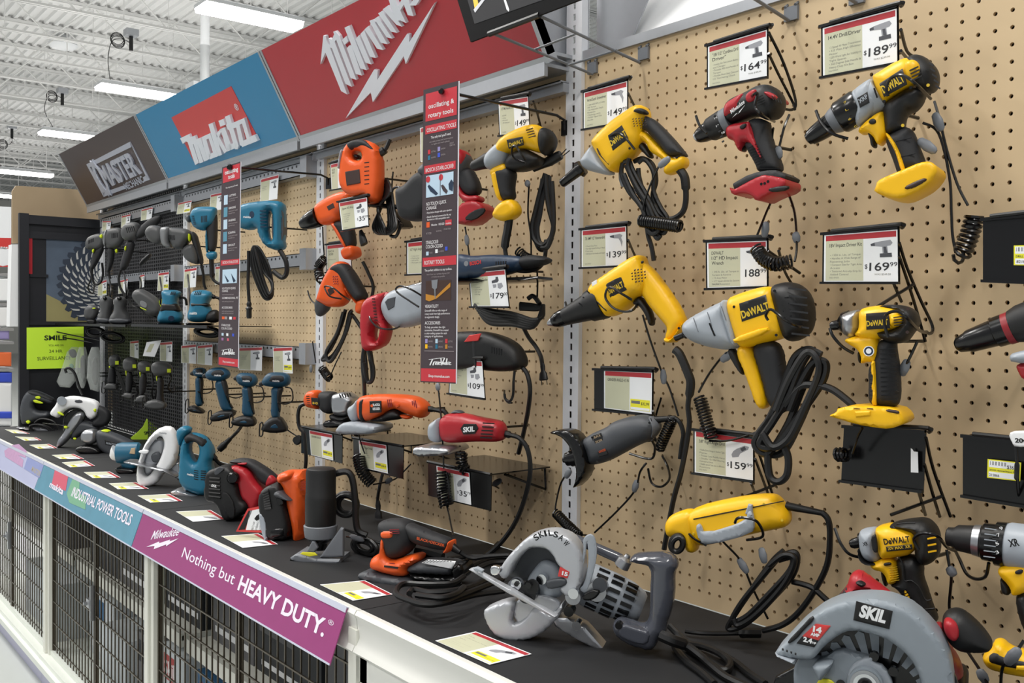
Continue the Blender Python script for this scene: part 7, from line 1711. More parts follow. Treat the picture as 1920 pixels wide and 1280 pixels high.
# ---- red belt sander
d = at_deck('belt_sander','red and black belt sander next to the blue jigsaw','belt sander',450,972,46)
d.plate('body',K("222,132 300,112 382,150 432,240 482,292 500,330 445,470 390,455 370,400 330,370 300,250 285,170"),.1,.014,'red',-.012,e=.06,sm=1)
d.plate('belt_housing',K("58,205 76,160 140,134 190,124 252,130 287,172 302,250 332,370 372,402 388,452 292,522 215,542 180,500 140,402 70,390 46,330"),.1,.012,'black',.0,e=.06,sm=1)
d.plate('side_cover',K("150,330 200,345 250,440 246,530 215,540 180,500 152,410"),.008,.002,'black',.05,e=.005,sm=1)
d.plate('corner_cap',K("86,185 120,142 168,150 158,168 105,212"),.006,.002,'greyd',.05,e=.004,sm=1)
mb = MB(); d.lathe('k',one(K,"235,228"),one(K,"228,230"),[(0,12),(.7,11),(1,8)],None,mb=mb,w=.045,wb=.062); mb.obj('tension_knob','gloss',d.o)
mb = MB()
for k in range(6): d.tube('r',[one(K,f"{54-k},{226+k*28}"),one(K,f"{134+k},{232+k*29}")],.004,mb=mb,sub=0,w=.05)
mb.obj('housing_ridges','greyd',d.o)
mb = MB(); d.text('t','SKIL',one(K,"64,292"),one(K,"106,300"),4.5,'paper',.0545,bold=.03,shear=.15,mb=mb); mb.obj('brand_print',None,d.o)
d.plate('handle',K("205,96 280,74 372,80 442,120 520,170 580,232 552,276 500,286 440,250 400,180 340,130 225,112"),.05,.014,'rubber',.0,e=.014)
d.plate('handle_end',K("494,242 520,195 552,200 582,250 540,280 500,290"),.054,.01,'red',.0,e=.03)
d.plate('top_plate',K("270,112 330,98 372,100 350,125"),.054,.004,'red',.0,e=.04)
# ---- blue jigsaw
Z = Zc(0,640)
d = at_deck('jigsaw','blue jigsaw with D handle standing on its silver foot','jigsaw',366,926,52)
d.plate('body',Z("1352,960 1360,800 1385,730 1410,695 1445,680 1530,705 1590,770 1612,850 1592,905 1602,965 1604,1090 1560,1152 1480,1142 1390,1102 1350,1032"),.075,.02,'blue',0,e=.022,holes=[Z("1432,760 1470,742 1508,780 1502,860 1482,910 1452,882 1432,820")],sm=1)
d.plate('grip',Z("1392,722 1412,695 1446,680 1535,712 1572,752 1560,790 1530,792 1490,750 1450,742 1420,770"),.08,.012,'rubber',0,e=.03)
d.plate('front_nose',Z("1330,690 1350,645 1390,628 1440,650 1420,690 1390,720 1360,790 1345,760"),.06,.016,'blue',.0,e=.02)
vents(d,one(Z,"1455,965"),one(Z,"1455,1030"),(8,1.6),5,.038,'black',1.4); vents(d,one(Z,"1505,970"),one(Z,"1505,1035"),(10,.6),5,.0385,'black',1.4)
mb = MB(); d.text('t','makita',one(Z,"1402,1000"),one(Z,"1452,1010"),4,'paper',.0392,bold=.03,mb=mb); mb.obj('brand_print',None,d.o)
d.plate('foot',Z("1308,1112 1350,1100 1420,1120 1520,1150 1520,1172 1425,1172 1310,1130"),.08,.003,'steel',0,e=.07,sm=0)
d.plate('blade_guard',Z("1380,1085 1400,1075 1412,1085 1410,1120 1390,1120"),.03,.004,'steel',0,e=.02,sm=0)
d.tube('power_cord',[(392,845,0),(402,858,0),(414,870,-.01),(440,880,-.03),(470,876,-.05)],[.009]*8+[.006]*17,'cord')
# ---- white guarded saw
d = at_deck('circular_saw','blue circular saw with white ring guard on the deck','circular saw',280,910,56)
d.plate('ring_guard',Z("1028,1020 1038,925 1078,790 1145,690 1215,636 1290,636 1332,700 1342,800 1320,905 1275,960 1225,990 1185,1060 1110,1088 1050,1075"),.05,.014,'white',0,e=.02,holes=[Z("1082,1000 1068,930 1108,805 1168,725 1215,700 1242,745 1228,830 1185,925 1120,1012")],sm=1,res=30)
d.plate('inner_plate',Z("1080,1000 1070,920 1110,800 1180,720 1240,740 1230,840 1170,960 1120,1010"),.03,.01,'steel',-.02,e=.01)
d.plate('blade_hub',Z("1130,850 1180,820 1210,850 1200,900 1150,910"),.03,.008,'greyd',.0,e=.01)
d.plate('blade_lever',Z("1040,818 1100,808 1120,820 1105,845 1045,835"),.014,.004,'paper',.02,e=.006)
d.plate('shoe_edge',Z("952,890 1000,892 1150,925 1250,950 1345,1000 1340,1010 1240,962 1130,940 955,897"),.08,.002,'steel',.01,e=.07,sm=0)
d.plate('shoe_plate',Z("1265,945 1345,905 1365,1000 1340,1040 1290,990"),.02,.003,'steel',-.02,e=.01,sm=0)
d.plate('motor',Z("1320,690 1340,650 1400,630 1440,670 1400,760 1360,850 1330,860"),.08,.02,'blue',-.05,e=.02)
mb = MB(); d.text('t','makita',one(Z,"1195,690"),one(Z,"1248,694"),3.5,'bosch',.0262,mb=mb); mb.obj('brand_print',None,d.o)
# ---- teal rotary
d = at_deck('palm_router','teal and white palm router lying left of the white saw guard','router',240,885,58)
mb = MB(); d.lathe('m',one(Z,"1060,830"),one(Z,"880,838"),[(0,14),(.1,19),(.8,20),(1,18)],None,mb=mb); mb.obj('motor','teal',d.o)
mb = MB(); d.lathe('m',one(Z,"885,838"),one(Z,"836,870"),[(0,18),(.5,13),(1,6)],None,mb=mb); mb.obj('nose','white',d.o)
d.plate('label',Z("970,840 985,800 1015,795 1012,845"),.003,.001,'tan',.041,sm=0)
d.plate('base',Z("878,945 900,935 1030,950 1032,975 960,1000 900,980"),.08,.006,'gloss',0,e=.06,sm=1); d.plate('support',Z("900,880 1030,880 1030,960 920,950"),.05,.012,'teal',-.01,e=.02)
# ---- grey grinder lying
d = at_deck('angle_grinder','grey angle grinder with silver head lying in front of the neon sheet','angle grinder',190,848,60)
d.plate('gear_head',Z("610,705 625,672 655,656 725,655 740,700 730,755 680,775 620,755"),.07,.018,'steel',0,e=.02)
d.plate('body',Z("722,668 780,660 880,690 1000,748 1035,790 1000,850 930,850 850,868 760,820 728,760"),.07,.02,'greyd',0,e=.016)
d.plate('wheel',Z("580,790 640,770 740,780 780,820 740,845 640,840 590,820"),.1,.01,'gloss',0,e=.06)
d.plate('lime_mark',Z("760,662 800,660 830,675 790,680"),.05,.004,'lime',.0,e=.04)
logo(d,Z("785,735 880,760 880,790 788,770"),'MASTER',one(Z,"795,768"),one(Z,"872,784"),4,.036,tm='greyl',bold=.02)
# ---- folded neon sheet
d = at_deck('folded_sheet','folded neon sheet leaning on the board behind the white saw','paper',268,826,56)
d.plate('sheet',Z("978,722 1030,680 1070,640 1100,578 1140,610 1184,650 1130,700 1090,752 1040,765 1000,750"),.004,.001,'neon',-.05,e=.002,sm=0,pw=-.05)
mb = MB(); d.text('t','SM',one(Z,"1085,700"),one(Z,"1118,690"),6,'neonink',-.047,bold=.03,mb=mb); mb.obj('print',None,d.o)
# ---- white guarded grey saw
d = at_deck('circular_saw','circular saw with white upper guard and lime levers near the cabinet','circular saw',130,838,62)
d.plate('upper_guard',Z("378,545 395,510 425,475 440,440 500,412 560,408 640,420 720,440 752,480 742,540 692,588 655,560 640,520 600,495 540,492 490,515 450,555 440,572"),.06,.012,'white',0,e=.03,sm=1)
d.plate('window',Z("555,440 610,435 625,460 570,462"),.006,.002,'greyd',.029,e=.003,sm=1)
mb = MB(); d.lathe('p',one(Z,"462,444"),one(Z,"464,446"),[(0,8),(1,8)],None,mb=mb,w=.02,wb=.045); mb.obj('dust_port','greyl',d.o)
d.plate('lower_guard',Z("425,790 440,730 480,690 540,560 600,520 640,540 620,600 560,680 500,760 440,800"),.05,.014,'steel',0,e=.012)
d.plate('blade_dark',Z("470,560 560,495 640,530 640,600 560,600 520,680 480,700"),.02,.006,'gloss',-.02,e=.008)
d.plate('handle',Z("660,500 700,475 760,480 830,520 835,590 790,640 700,640 690,600 740,560 730,530 690,540"),.05,.016,'rubber',0,e=.014)
d.plate('motor',Z("540,600 640,590 740,620 760,660 640,680 560,740 530,720"),.07,.018,'greyd',-.02,e=.016)
d.plate('lime_lever',Z("428,522 470,535 485,560 440,545"),.014,.004,'lime',.03,e=.006); d.plate('lime_trigger',Z("700,505 725,500 725,530 705,525"),.02,.004,'lime',.025,e=.006); d.plate('lime_knob',Z("480,630 510,635 505,655 480,650"),.014,.004,'lime',.03,e=.006); d.plate('lime_tip',Z("548,720 575,722 572,740 550,735"),.014,.004,'lime',.03,e=.006)
d.plate('guide_bar',Z("320,608 480,625 485,632 322,616"),.01,.002,'wire',.03,e=.006,sm=0)
d.tube('top_cord',[one(Z,"500,235"),one(Z,"490,210"),one(Z,"520,200"),one(Z,"560,240"),one(Z,"590,330"),one(Z,"620,400")],.006,'cord')
# ---- grey jigsaw
d = at_deck('jigsaw','dark grey jigsaw with lime switches at the far end of the deck','jigsaw',62,806,66)
d.plate('body',Z("152,505 168,430 205,372 250,360 330,385 420,432 402,472 330,452 262,450 262,500 300,520 382,522 382,572 300,582 230,610 180,622 160,602"),.08,.02,'greyd',0,e=.02,sm=1)
d.plate('grip',Z("205,374 250,360 335,388 420,434 400,455 300,420 240,410"),.084,.014,'rubber',0,e=.03)
d.plate('lime_switch',Z("262,412 300,408 308,430 270,430"),.01,.003,'lime',.042,e=.005); d.plate('lime_lever',Z("245,440 270,436 325,458 320,468 260,460"),.01,.003,'lime',.042,e=.005)
d.plate('lime_wheel',Z("190,598 215,588 232,606 212,622"),.02,.005,'lime',.042,e=.01); d.plate('foot',Z("130,640 200,635 320,640 400,660 390,680 200,660"),.08,.003,'steel',0,e=.06,sm=0)
mb = MB()
for L in coilflat(78,806,24,10,3,.05,10,seed=5): d.tube('h',L,.005,mb=mb)
d.tube('h',[one(Z,"260,610"),one(Z,"310,580"),one(Z,"400,600"),one(Z,"440,660")],.006,mb=mb,w=.05); mb.obj('power_cord','cord',d.o)
# ---- cards lying on the deck
def deck_card(corners,label,sticker=True,title=(),lines=(),price=None):
    "corners as seen: TL, TR, BR, BL of the card read from the aisle"
    W_ = [on_z(x,y,DECK+.05) for x,y in corners]
    u = (W_[1]-W_[0]); v = (W_[0]-W_[3]); c = W_[3]
    t = Th('price_card',label,'price card',c,v=(v[0],v[1],0),u=(u[0],u[1],0),group='price cards lying on the deck')
    price_card(corners,0,label,title,lines,price,kind=2,sticker='$99.99' if sticker else None,holder=False,th=t)
dl = [("653,1088 625,1120 571,1112 600,1088".split(),)]
def dc(s,label,**k): 
    p = pts(s); deck_card(p,label,**k)
# corners: TL = far left, going round as printed (red band away from the camera at the right)
dc("684,1088 736,1114 662,1126 600,1096",'white price card lying before the orange palm sander',lines=['','• Palm sander','• Orange detail'])
dc("892,1184 997,1226 918,1246 816,1201",'white price card reading 15A saw lying in front of the silver saw',title=['15A','7-1/4" Worm Drive','Saw'],lines=['','• 15 amp dual field','• Magnesium','• Anti snag guard'])
dc("484,1000 521,1020 455,1027 415,1005",'white price card lying before the red edged tag',sticker=False,lines=['','• Belt sander'])
dc("395,956 424,973 362,978 330,959",'white price card lying before the red belt sander',lines=['','• Belt sander'],sticker=False)
dc("318,926 343,939 282,942 258,929",'white price card lying before the blue jigsaw')
dc("255,904 279,916 221,917 204,906",'white price card lying before the white guarded saw')
dc("206,884 226,895 174,896 157,885",'white price card lying before the teal router')
dc("160,863 178,873 132,876 116,867",'white price card fifth from the cabinet end of the deck')
dc("138,851 158,860 112,860 97,853",'white price card fourth from the cabinet end of the deck')
dc("92,832 108,840 71,841 55,834",'white price card third from the cabinet end of the deck')
dc("68,820 78,825 46,826 28,818",'white price card second from the cabinet end of the deck')
dc("38,806 56,813 25,812 9,805",'white price card nearest the cabinet end of the deck')
# ================================================================ far bays: blue tools and dark grey tools
P = pts
Z = Zc(0,320); Y = Zc(480,320); V = Zc(0,640); U = Zc(480,640)
MM('mmgrey',(74,75,76),.45); MM('mmsilver',(132,134,136),.4,.3)
# slotted cross bars
def crossbar(px,py,xa,xb,label,h=1.7):
    z = (on_y(px,py,-1.2)[2])/IN+FLOOR
    mb = holed(xa,xb,-h/2,h/2,0,.45,.16,.1,.04,px=.8,pz=9) if 0 else MB()
    mb.box(I(xa,-1.25,z-h/2),I(xb,-1.15,z+h/2)).box(I(xa,-1.25,z+h/2-.1),I(xb,-.1,z+h/2)).box(I(xa,-1.25,z-h/2),I(xb,-.1,z-h/2+.1))
    mb.box(I(xb-1.2,-1.9,z-h*.8),I(xb+.6,-.2,z+h*.8)); 
    o = tag(mb.obj('slotted_bar','alu',None,smooth=False),label,'bar','slotted bars on the far boards')
    s = MB(); x = xa+.8
    while x < xb-1.6: s.box(I(x,-1.262,z+h*.18),I(x+.4,-1.248,z+h*.36)); x += 1.25
    s.obj('slots','wire',o,smooth=False)['kind'] = 'stuff'
crossbar(560,318,X0-94,X0-49.5,'upper slotted steel bar of the blue tool bay')
crossbar(575,486,X0-94,X0-49.5,'middle slotted steel bar of the blue tool bay')
crossbar(562,662,X0-94,X0-49.5,'lower slotted steel bar of the blue tool bay')
crossbar(330,382,X0-142,X0-97.5,'upper slotted steel bar of the dark tool bay')
crossbar(330,512,X0-142,X0-97.5,'middle slotted steel bar of the dark tool bay')
# shelves of the second row
for (xa,xb,z,lab) in ((X0-142,X0-97,(on_y(330,610,-5)[2])/IN+FLOOR,'thin wire shelf under the dark grey sanders'),(X0-94,X0-62,(on_y(400,610,-5)[2])/IN+FLOOR,'thin wire shelf under the two blue sanders')):
    mb = MB().box(I(xa,-9.5,z-.12),I(xb,-.5,z)).box(I(xa,-9.7,z-.35),I(xb,-9.4,z+.05)); o = tag(mb.obj('wire_shelf','wire',None,smooth=False),lab,'shelf','thin wire shelves')
# ---- blue tools
d = at_wall('drill','blue corded drill with dark grip pointing at the wall, left of the narrow strip','drill',385,430,6,62)
d.plate('motor_housing',Z("1425,330 1445,290 1490,270 1620,272 1632,300 1620,365 1600,410 1560,425 1540,455 1460,432 1430,382"),.075,.022,'blue',0,e=.016)
d.plate('gear_case',Z("1395,340 1430,330 1435,390 1400,385"),.05,.012,'greyd',0,e=.016)
d.plate('grip',Z("1545,410 1600,350 1630,310 1634,430 1625,610 1560,610 1550,500"),.05,.018,'rubber',0,e=.012)
d.plate('grip_front',Z("1540,450 1560,440 1568,610 1545,620"),.046,.008,'blue',0,e=.02)
d.plate('handle_foot',Z("1540,610 1625,600 1632,640 1612,668 1555,665"),.052,.014,'blue',0,e=.014)
vents(d,one(Z,"1510,340"),one(Z,"1550,335"),(0,12),5,.0385,'black',1.3); vents(d,one(Z,"1436,340"),one(Z,"1450,400"),(5,0),5,.0385,'black',1.2)
d.tube('power_cord',[one(Z,"1585,660"),one(Z,"1588,730"),one(Z,"1592,800"),one(Z,"1620,835"),one(Z,"1660,850")],[.009]*12+[.0055]*13,'cord')
d = at_wall('drill','large blue corded drill with grey D grip right of the narrow strip','drill',495,425,6,50)
d.plate('motor_housing',P("440,392 455,384 477,379 515,376 533,380 536,395 534,450 536,465 522,471 498,462 486,440 484,426 470,432 452,428 440,420"),.085,.022,'blue',0,e=.02,holes=[P("506,399 513,396 515,448 508,454 504,425")],sm=1)
d.plate('grip',P("514,394 534,384 535,455 519,460 513,440"),.05,.012,'greyd',.002,e=.05,sm=1)
vents(d,(487,395),(488,425),(12,0),6,.0432,'bosch',1.6)
mb = MB(); d.text('t','makita',(456,408),(470,409),4,'paper',.0432,bold=.02,mb=mb); q = d.P(472,402,.043); mb.prism([(q[0]+.008*math.cos(i*.52),-.043,q[1]+.011*math.sin(i*.52)) for i in range(12)],(0,.001,0),'bosch'); mb.obj('brand_print',None,d.o)
mb = MB()
for k in range(4): d.tube('h',[(472+k*1.5,468-k*2,.01*k),(472+k*5,500,.01*k),(483+k*5,535,.008*k),(497+k*3,560-k*3,.008*k),(511,552-k*7,.004*k),(507-k*4,510,.0),(494-k*3,478,0),(482-k*2,462,0),(473,470,0)],.0045,mb=mb)
d.tube('h',[(466,470,0),(466,500,0),(465,530,0),(467,565,0)],.0055,mb=mb); d.tube('h',[(524,468,.01),(536,490,.01),(537,512,.01),(528,520,.01),(512,508,.01)],.008,mb=mb)
mb.obj('cord_hank','cord',d.o)
mb = MB(); d.lathe('p',(467,565),(467,597),[(0,3),(.15,5),(.3,4),(.4,7),(.5,5),(.9,5),(1,4)],None,mb=mb); mb.obj('plug','cord',d.o)
for k,(s,lab) in enumerate((("1208,905 1245,892 1350,896 1366,925 1340,955 1332,1000 1370,1060 1382,1112 1340,1150 1200,1150 1178,1112 1200,1055 1222,980",'blue round sander on the thin shelf, left one of two'),("1428,908 1495,892 1580,900 1602,940 1562,1000 1590,1032 1604,1102 1522,1140 1420,1132 1402,1090 1430,1005",'blue round sander beside the narrow strip, lettered in white'))):
    x = 318 if k == 0 else 376
    d = at_wall('sander',lab,'sander',x,607,6.5,64)
    d.plate('body',Z(s),.1,.026,'blue',0,e=.02)
    if k == 0: d.plate('waist_band',Z("1218,990 1330,990 1345,1020 1372,1065 1200,1062 1215,1030"),.104,.012,'black',0,e=.06); mb = MB(); d.lathe('p',one(Z,"1280,1105"),one(Z,"1286,1108"),[(0,5),(1,5)],None,mb=mb,w=.045,wb=.06); mb.obj('dust_port','bosch',d.o)
    else:
        d.plate('waist_band',Z("1432,985 1562,985 1585,1025 1440,1030"),.104,.012,'black',0,e=.06); d.plate('dust_bag',Z("1550,1060 1640,1030 1660,1140 1540,1140"),.07,.02,'black',.03,e=.02)
        mb = MB(); d.text('t','makita',one(Z,"1422,1078"),one(Z,"1478,1076"),5,'paper',.0512,bold=.03,mb=mb); mb.obj('brand_print',None,d.o)
    d.plate('base_pad',[(p[0],p[1]) for p in Z(f"{1185+k*215},1140 {1375+k*225},1142 {1370+k*225},1158 {1190+k*215},1158")],.1,.004,'gloss',0,e=.08,sm=0)
    vents(d,one(Z,f"{1470},905") if k else one(Z,"1290,905"),one(Z,f"{1510},905") if k else one(Z,"1320,905"),(-3,6),4,.05,'black',1.4)
    d.tube('power_cord',[one(Z,f"{1300+k*270},925"),one(Z,f"{1350+k*250},945"),one(Z,f"{1390+k*255},960"),one(Z,f"{1400+k*260},1010")],[.008]*8+[.005]*11,'cord')
Mk = [(V,"1443,225 1458,198 1538,195 1552,232 1540,275 1460,262","1462,262 1525,265 1512,420 1530,485 1462,485 1470,380","1402,490 1462,478 1535,520 1532,540 1425,525",'blue cordless impact driver, first of four below the narrow strip',372,730),
      (V,"1533,245 1578,198 1680,190 1732,232 1722,275 1660,298 1560,292","1605,290 1700,280 1715,470 1760,515 1665,530 1630,410","1572,575 1600,540 1665,515 1772,512 1762,562 1610,602",'blue cordless drill, second of four below the narrow strip',415,740),
      (V,"1768,262 1798,232 1910,240 1940,290 1920,335 1850,345 1782,318","1812,335 1890,335 1895,480 1912,570 1810,560 1822,430","1732,600 1760,575 1830,552 1905,560 1930,612 1900,636 1760,628",'blue cordless impact driver, third of four below the narrow strip',460,745),
      (U,"38,302 78,242 130,228 242,235 266,290 248,332 180,345 60,335","110,335 210,340 182,410 182,560 175,580 108,575 118,430","38,665 50,622 108,570 185,555 242,640 236,672 130,682",'blue cordless drill, fourth and nearest of the row of four',518,755)]
for k,(F,a,b,c,lab,x,y) in enumerate(Mk):
    d = at_wall('impact_driver',lab,'drill',x,y,6.5,62,'blue cordless tools below the strip')
    d.plate('motor_housing',F(a),.06,.02,'blued',0,e=.014); d.plate('handle',F(b),.045,.014,'blued',0,e=.012); d.plate('grip',[(p[0]+1.2,p[1]) for p in F(b)][1:4]+[tuple((np.array(F(b)[3])+np.array(F(b)[0]))/2),tuple((np.array(F(b)[0])*.6+np.array(F(b)[1])*.4))],.048,.01,'rubber',0,e=.02)
    d.plate('battery_base',F(c),.075,.01,'black',0,e=.05,sm=1); e_ = F(c); d.plate('base_stripe',[tuple(np.array(p)*.35+np.mean(np.array(e_),0)*.65) for p in e_],.0765,.004,'blued',0,e=.06,sm=1)
    A = F(a); m = np.mean(np.array(A),0)
    d.plate('top_cap',[tuple(np.array(p)*.7+(m+np.array([3,-6]))*.3) for p in A],.064,.014,'rubber',0,e=.02)
    mb = MB(); d.text('t','makita',(m[0]-8,m[1]+3),(m[0]+5,m[1]+3.5),3.6,'paper',.0332,bold=.02,mb=mb); mb.obj('brand_print',None,d.o)
    d.lathe('bit_holder',(A[0][0]+3,A[0][1]+3),(A[0][0]-4,A[0][1]+5),[(0,5),(.6,4),(1,2)],'black',w=-.01)
    mb = MB(); q = (max(p[0] for p in F(b)),np.mean([p[1] for p in F(b)])); d.tube('w',[(q[0]+2,q[1]-30,0),(q[0]+14,q[1]-26,0),(q[0]+16,q[1]-5,0),(q[0]+2,q[1]+2,0),(q[0]-12,q[1]-2,.03)],.0022,mb=mb,sub=4); mb.obj('hook_wire','wire',d.o)
    mb = MB(); q = (e_[0][0],e_[0][1]); d.tube('c',[(q[0]-2,q[1]-12,.03),(q[0]+3,q[1]-14,.03),(q[0]+3,q[1]+8,.03),(q[0]-3,q[1]+10,.03),(q[0]-2,q[1]-12,.03)],.0022,mb=mb,sub=3); mb.obj('wire_clip','chrome',d.o)
# ---- dark grey tools, first row
def mm(name,label,cat,x,y,dd,a,parts,cordp=None):
    d = at_wall(name,label,cat,x,y,dd,a)
    for nm,s,T_,b,m,w,e in parts: d.plate(nm,Z(s) if not s.startswith('V') else V(s[1:]),T_,b,m,w,e=e)
    if cordp: d.tube('power_cord',[one(Z,c) if not c.startswith('V') else one(V,c[1:]) for c in cordp.split()],.0055,'cord')
    return d
d = mm('drill','dark grey drill with lime trigger nearest the saw blade picture','drill',180,465,6,68,[('motor_housing',"638,552 650,510 680,488 740,470 782,480 795,520 780,575 730,600 690,590 650,590",.07,.02,'mmgrey',0,.016),('grip',"700,600 760,560 785,580 760,640 720,715 695,745 672,735 690,660",.05,.014,'rubber',0,.012),('trigger',"690,590 712,585 705,618 692,615",.03,.004,'lime',.02,.01)],"690,720 690,790 710,850 750,840 772,780 765,690")
vents(d,one(Z,"665,520"),one(Z,"700,505"),(0,7),5,.0355,'gloss',1.2)
d = mm('drill','dark grey hammer drill with silver band beside the first grey drill','drill',212,470,6,66,[('motor_housing',"762,505 790,450 830,432 905,425 935,465 925,550 865,590 800,580",.075,.022,'mmgrey',0,.016),('silver_band',"770,500 795,448 815,440 800,575 780,560",.078,.01,'mmsilver',0,.04),('grip',"805,575 860,580 855,680 825,760 800,755 812,660",.05,.014,'rubber',0,.012),('trigger',"862,590 885,585 882,620 866,615",.03,.004,'lime',.02,.01),('lime_knob',"745,490 765,470 775,500 755,510",.03,.004,'lime',.03,.01)],"815,755 820,790 830,810")
vents(d,one(Z,"840,470"),one(Z,"880,465"),(0,9),5,.038,'gloss',1.3)
d = mm('rotary_hammer','dark grey hammer drill with long side handle reaching up','drill',250,450,6.5,64,[('motor_housing',"902,470 925,402 1000,382 1050,395 1060,470 1010,530 930,525",.08,.024,'mmgrey',0,.016),('side_handle',"1010,470 1080,390 1150,345 1205,332 1215,360 1180,410 1080,490 1030,515",.045,.018,'rubber',.02,.01),('grip',"945,525 1015,530 1000,610 960,720 930,750 898,745 905,690 930,610",.055,.016,'rubber',0,.012),('switch',"935,570 952,560 948,600 935,600",.03,.004,'lime',.02,.01)],"905,745 890,800 900,870 940,940")
vents(d,one(Z,"945,425"),one(Z,"1000,415"),(3,10),5,.0405,'gloss',1.3)
d = mm('reciprocating_saw','dark grey rotary hammer with silver ring pointing left, in the dark bay','rotary hammer',340,460,6.5,56,[('barrel',"1088,470 1110,425 1150,405 1230,425 1240,520 1200,560 1120,530",.075,.024,'mmgrey',0,.016),('silver_ring',"1205,430 1260,420 1290,430 1270,540 1300,585 1240,575 1210,530",.082,.016,'mmsilver',0,.03),('motor_housing',"1260,425 1330,428 1430,440 1445,500 1400,560 1380,595 1290,585",.085,.022,'mmgrey',0,.02),('rear_housing',"1365,580 1450,540 1490,600 1500,680 1480,710 1385,665",.07,.018,'mmgrey',0,.02),('grip',"1420,450 1475,465 1500,560 1530,690 1500,712 1480,640 1450,560",.05,.014,'rubber',0,.014),('trigger',"1412,470 1430,475 1430,535 1415,530",.03,.004,'lime',.02,.01)],"1510,705 1525,780 1530,850 1545,890")
vents(d,one(Z,"1270,480"),one(Z,"1310,485"),(0,9),5,.0425,'gloss',1.3)
d.plate('side_handle',Z("1050,680 1110,625 1135,620 1130,650 1070,700 1045,720"),.04,.014,'rubber',.0,e=.01)
# second row on the thin shelf
d = mm('sander','small dark grey round sander with lime mark at the left end of the thin shelf','sander',172,606,6.5,70,[('body',"628,1070 640,1020 690,1000 735,1020 742,1060 720,1110 680,1130 640,1110",.07,.02,'mmgrey',0,.016),('lime_mark',"690,1028 715,1025 718,1035 695,1038",.01,.003,'lime',.034,.005),('base',"650,1110 720,1110 725,1155 655,1155",.07,.01,'black',0,.04)])
for k,(s,b,lab,x) in enumerate((("742,985 770,942 830,940 852,1000 840,1050 836,1148 732,1142 728,1100 760,1050","730,1095 836,1100 836,1150 728,1145",'dark grey palm sander on the thin shelf, left of its twin',200),("850,952 925,936 952,975 942,1040 980,1092 990,1152 822,1152 820,1100 862,1045","820,1100 985,1100 990,1152 820,1152",'dark grey palm sander on the thin shelf, larger and nearer one',228))):
    d = mm('sander',lab,'sander',x,607,6.5,66,[('body',s,.085,.022,'mmgrey',0,.016),('base',b,.095,.012,'greyd',0,.04)])
    d.plate('dust_nub',Z(f"{770+k*105},945 {800+k*110},940 {805+k*110},970 {775+k*105},972"),.03,.008,'gloss',.04,e=.01)
d = mm('angle_grinder','dark grey grinder with a silver label lying on the thin shelf beside the blue sander','angle grinder',275,590,6.5,62,[('body',"988,950 1000,905 1040,885 1080,888 1180,950 1228,1010 1220,1070 1180,1092 1110,1085 1040,1010",.08,.024,'mmgrey',0,.016),('label',"1050,968 1105,990 1100,1035 1048,1010",.003,.001,'mmsilver',.041,0),('lime_line',"1050,1020 1100,1042 1098,1050 1050,1028",.003,.001,'lime',.0412,0),('lime_end',"1200,965 1222,960 1222,1030 1200,1035",.06,.008,'lime',0,.04)],"960,960 990,1010 1040,1030 1100,1070 1170,1100")
mb = MB()
# third row
for k,(a,b,c,lab,x,y) in enumerate((("812,130 838,98 900,100 912,160 870,195 822,190","822,185 868,190 868,300 862,320 805,315 812,240","775,345 800,312 870,310 890,350 870,362 790,358",'dark grey cordless tool, first of the four in the dark bay',212,720),("918,142 958,116 1018,130 1042,190 1000,235 925,215","945,220 1000,225 990,390 940,385","908,405 945,380 1000,385 1005,425 960,432",'dark grey cordless drill, second of the four in the dark bay',243,725),("1028,162 1078,140 1130,160 1142,220 1100,245 1040,225","1050,230 1105,235 1090,400 1040,410","1000,445 1040,405 1095,395 1112,450 1050,460",'dark grey cordless driver, third of the four in the dark bay',270,730),("1130,172 1178,147 1270,160 1302,200 1272,250 1200,265 1140,240","1175,260 1232,262 1222,420 1245,480 1160,480 1180,400","1080,460 1165,430 1240,450 1255,492 1200,512 1100,502",'dark grey cordless drill, fourth and nearest in the dark bay',300,735))):
    d = at_wall('cordless_drill',lab,'drill',x,y,6.5,66,'dark grey cordless tools of the dark bay')
    d.plate('motor_housing',V(a),.062,.02,'mmgrey',0,e=.014); d.plate('grip',V(b),.045,.014,'rubber',0,e=.012); d.plate('battery_base',V(c),.07,.01,'mmgrey',0,e=.045,sm=1)
    A = V(a); m = np.mean(np.array(A),0); q = (max(p[0] for p in A)-8,m[1]+3)
    d.plate('lime_badge',[(q[0]-4,q[1]-3),(q[0]+3,q[1]-3),(q[0]+3,q[1]+4),(q[0]-4,q[1]+4)],.006,.002,'lime',.03,e=.003,sm=0); B_ = V(b)
    d.plate('lime_trigger',[(B_[0][0]-1,B_[0][1]),(B_[0][0]+2,B_[0][1]-1),(B_[0][0]+2,B_[0][1]+9),(B_[0][0],B_[0][1]+9)],.02,.003,'lime',.0,e=.01,sm=0)
    mb = MB(); e_ = V(c)[0]; d.tube('c',[(e_[0]-2,e_[1]-10,.03),(e_[0]+3,e_[1]-11,.03),(e_[0]+3,e_[1]+8,.03),(e_[0]-3,e_[1]+9,.03),(e_[0]-2,e_[1]-10,.03)],.0022,mb=mb,sub=3); mb.obj('wire_clip','chrome',d.o)
t = at_wall('cord_hank','thin black lead bundle looping between the dark grey cordless drills','cord',235,705,7,60)
mb = MB()
for k in range(4): t.tube('h',[one(V,f"{870+k*8},{215+k*6}"),one(V,f"{900+k*8},{290+k*4}"),one(V,f"{930+k*10},{370+k*6}"),one(V,f"{1010},{410-k*10}"),one(V,f"{1040-k*3},{370}"),one(V,f"{1000},{320-k*6}"),one(V,f"{940},{285-k*8}")],.003,mb=mb)
mb.obj('lead_loops','cord',t.o)
MM('clear',(226,232,228),.12,alpha=.28)
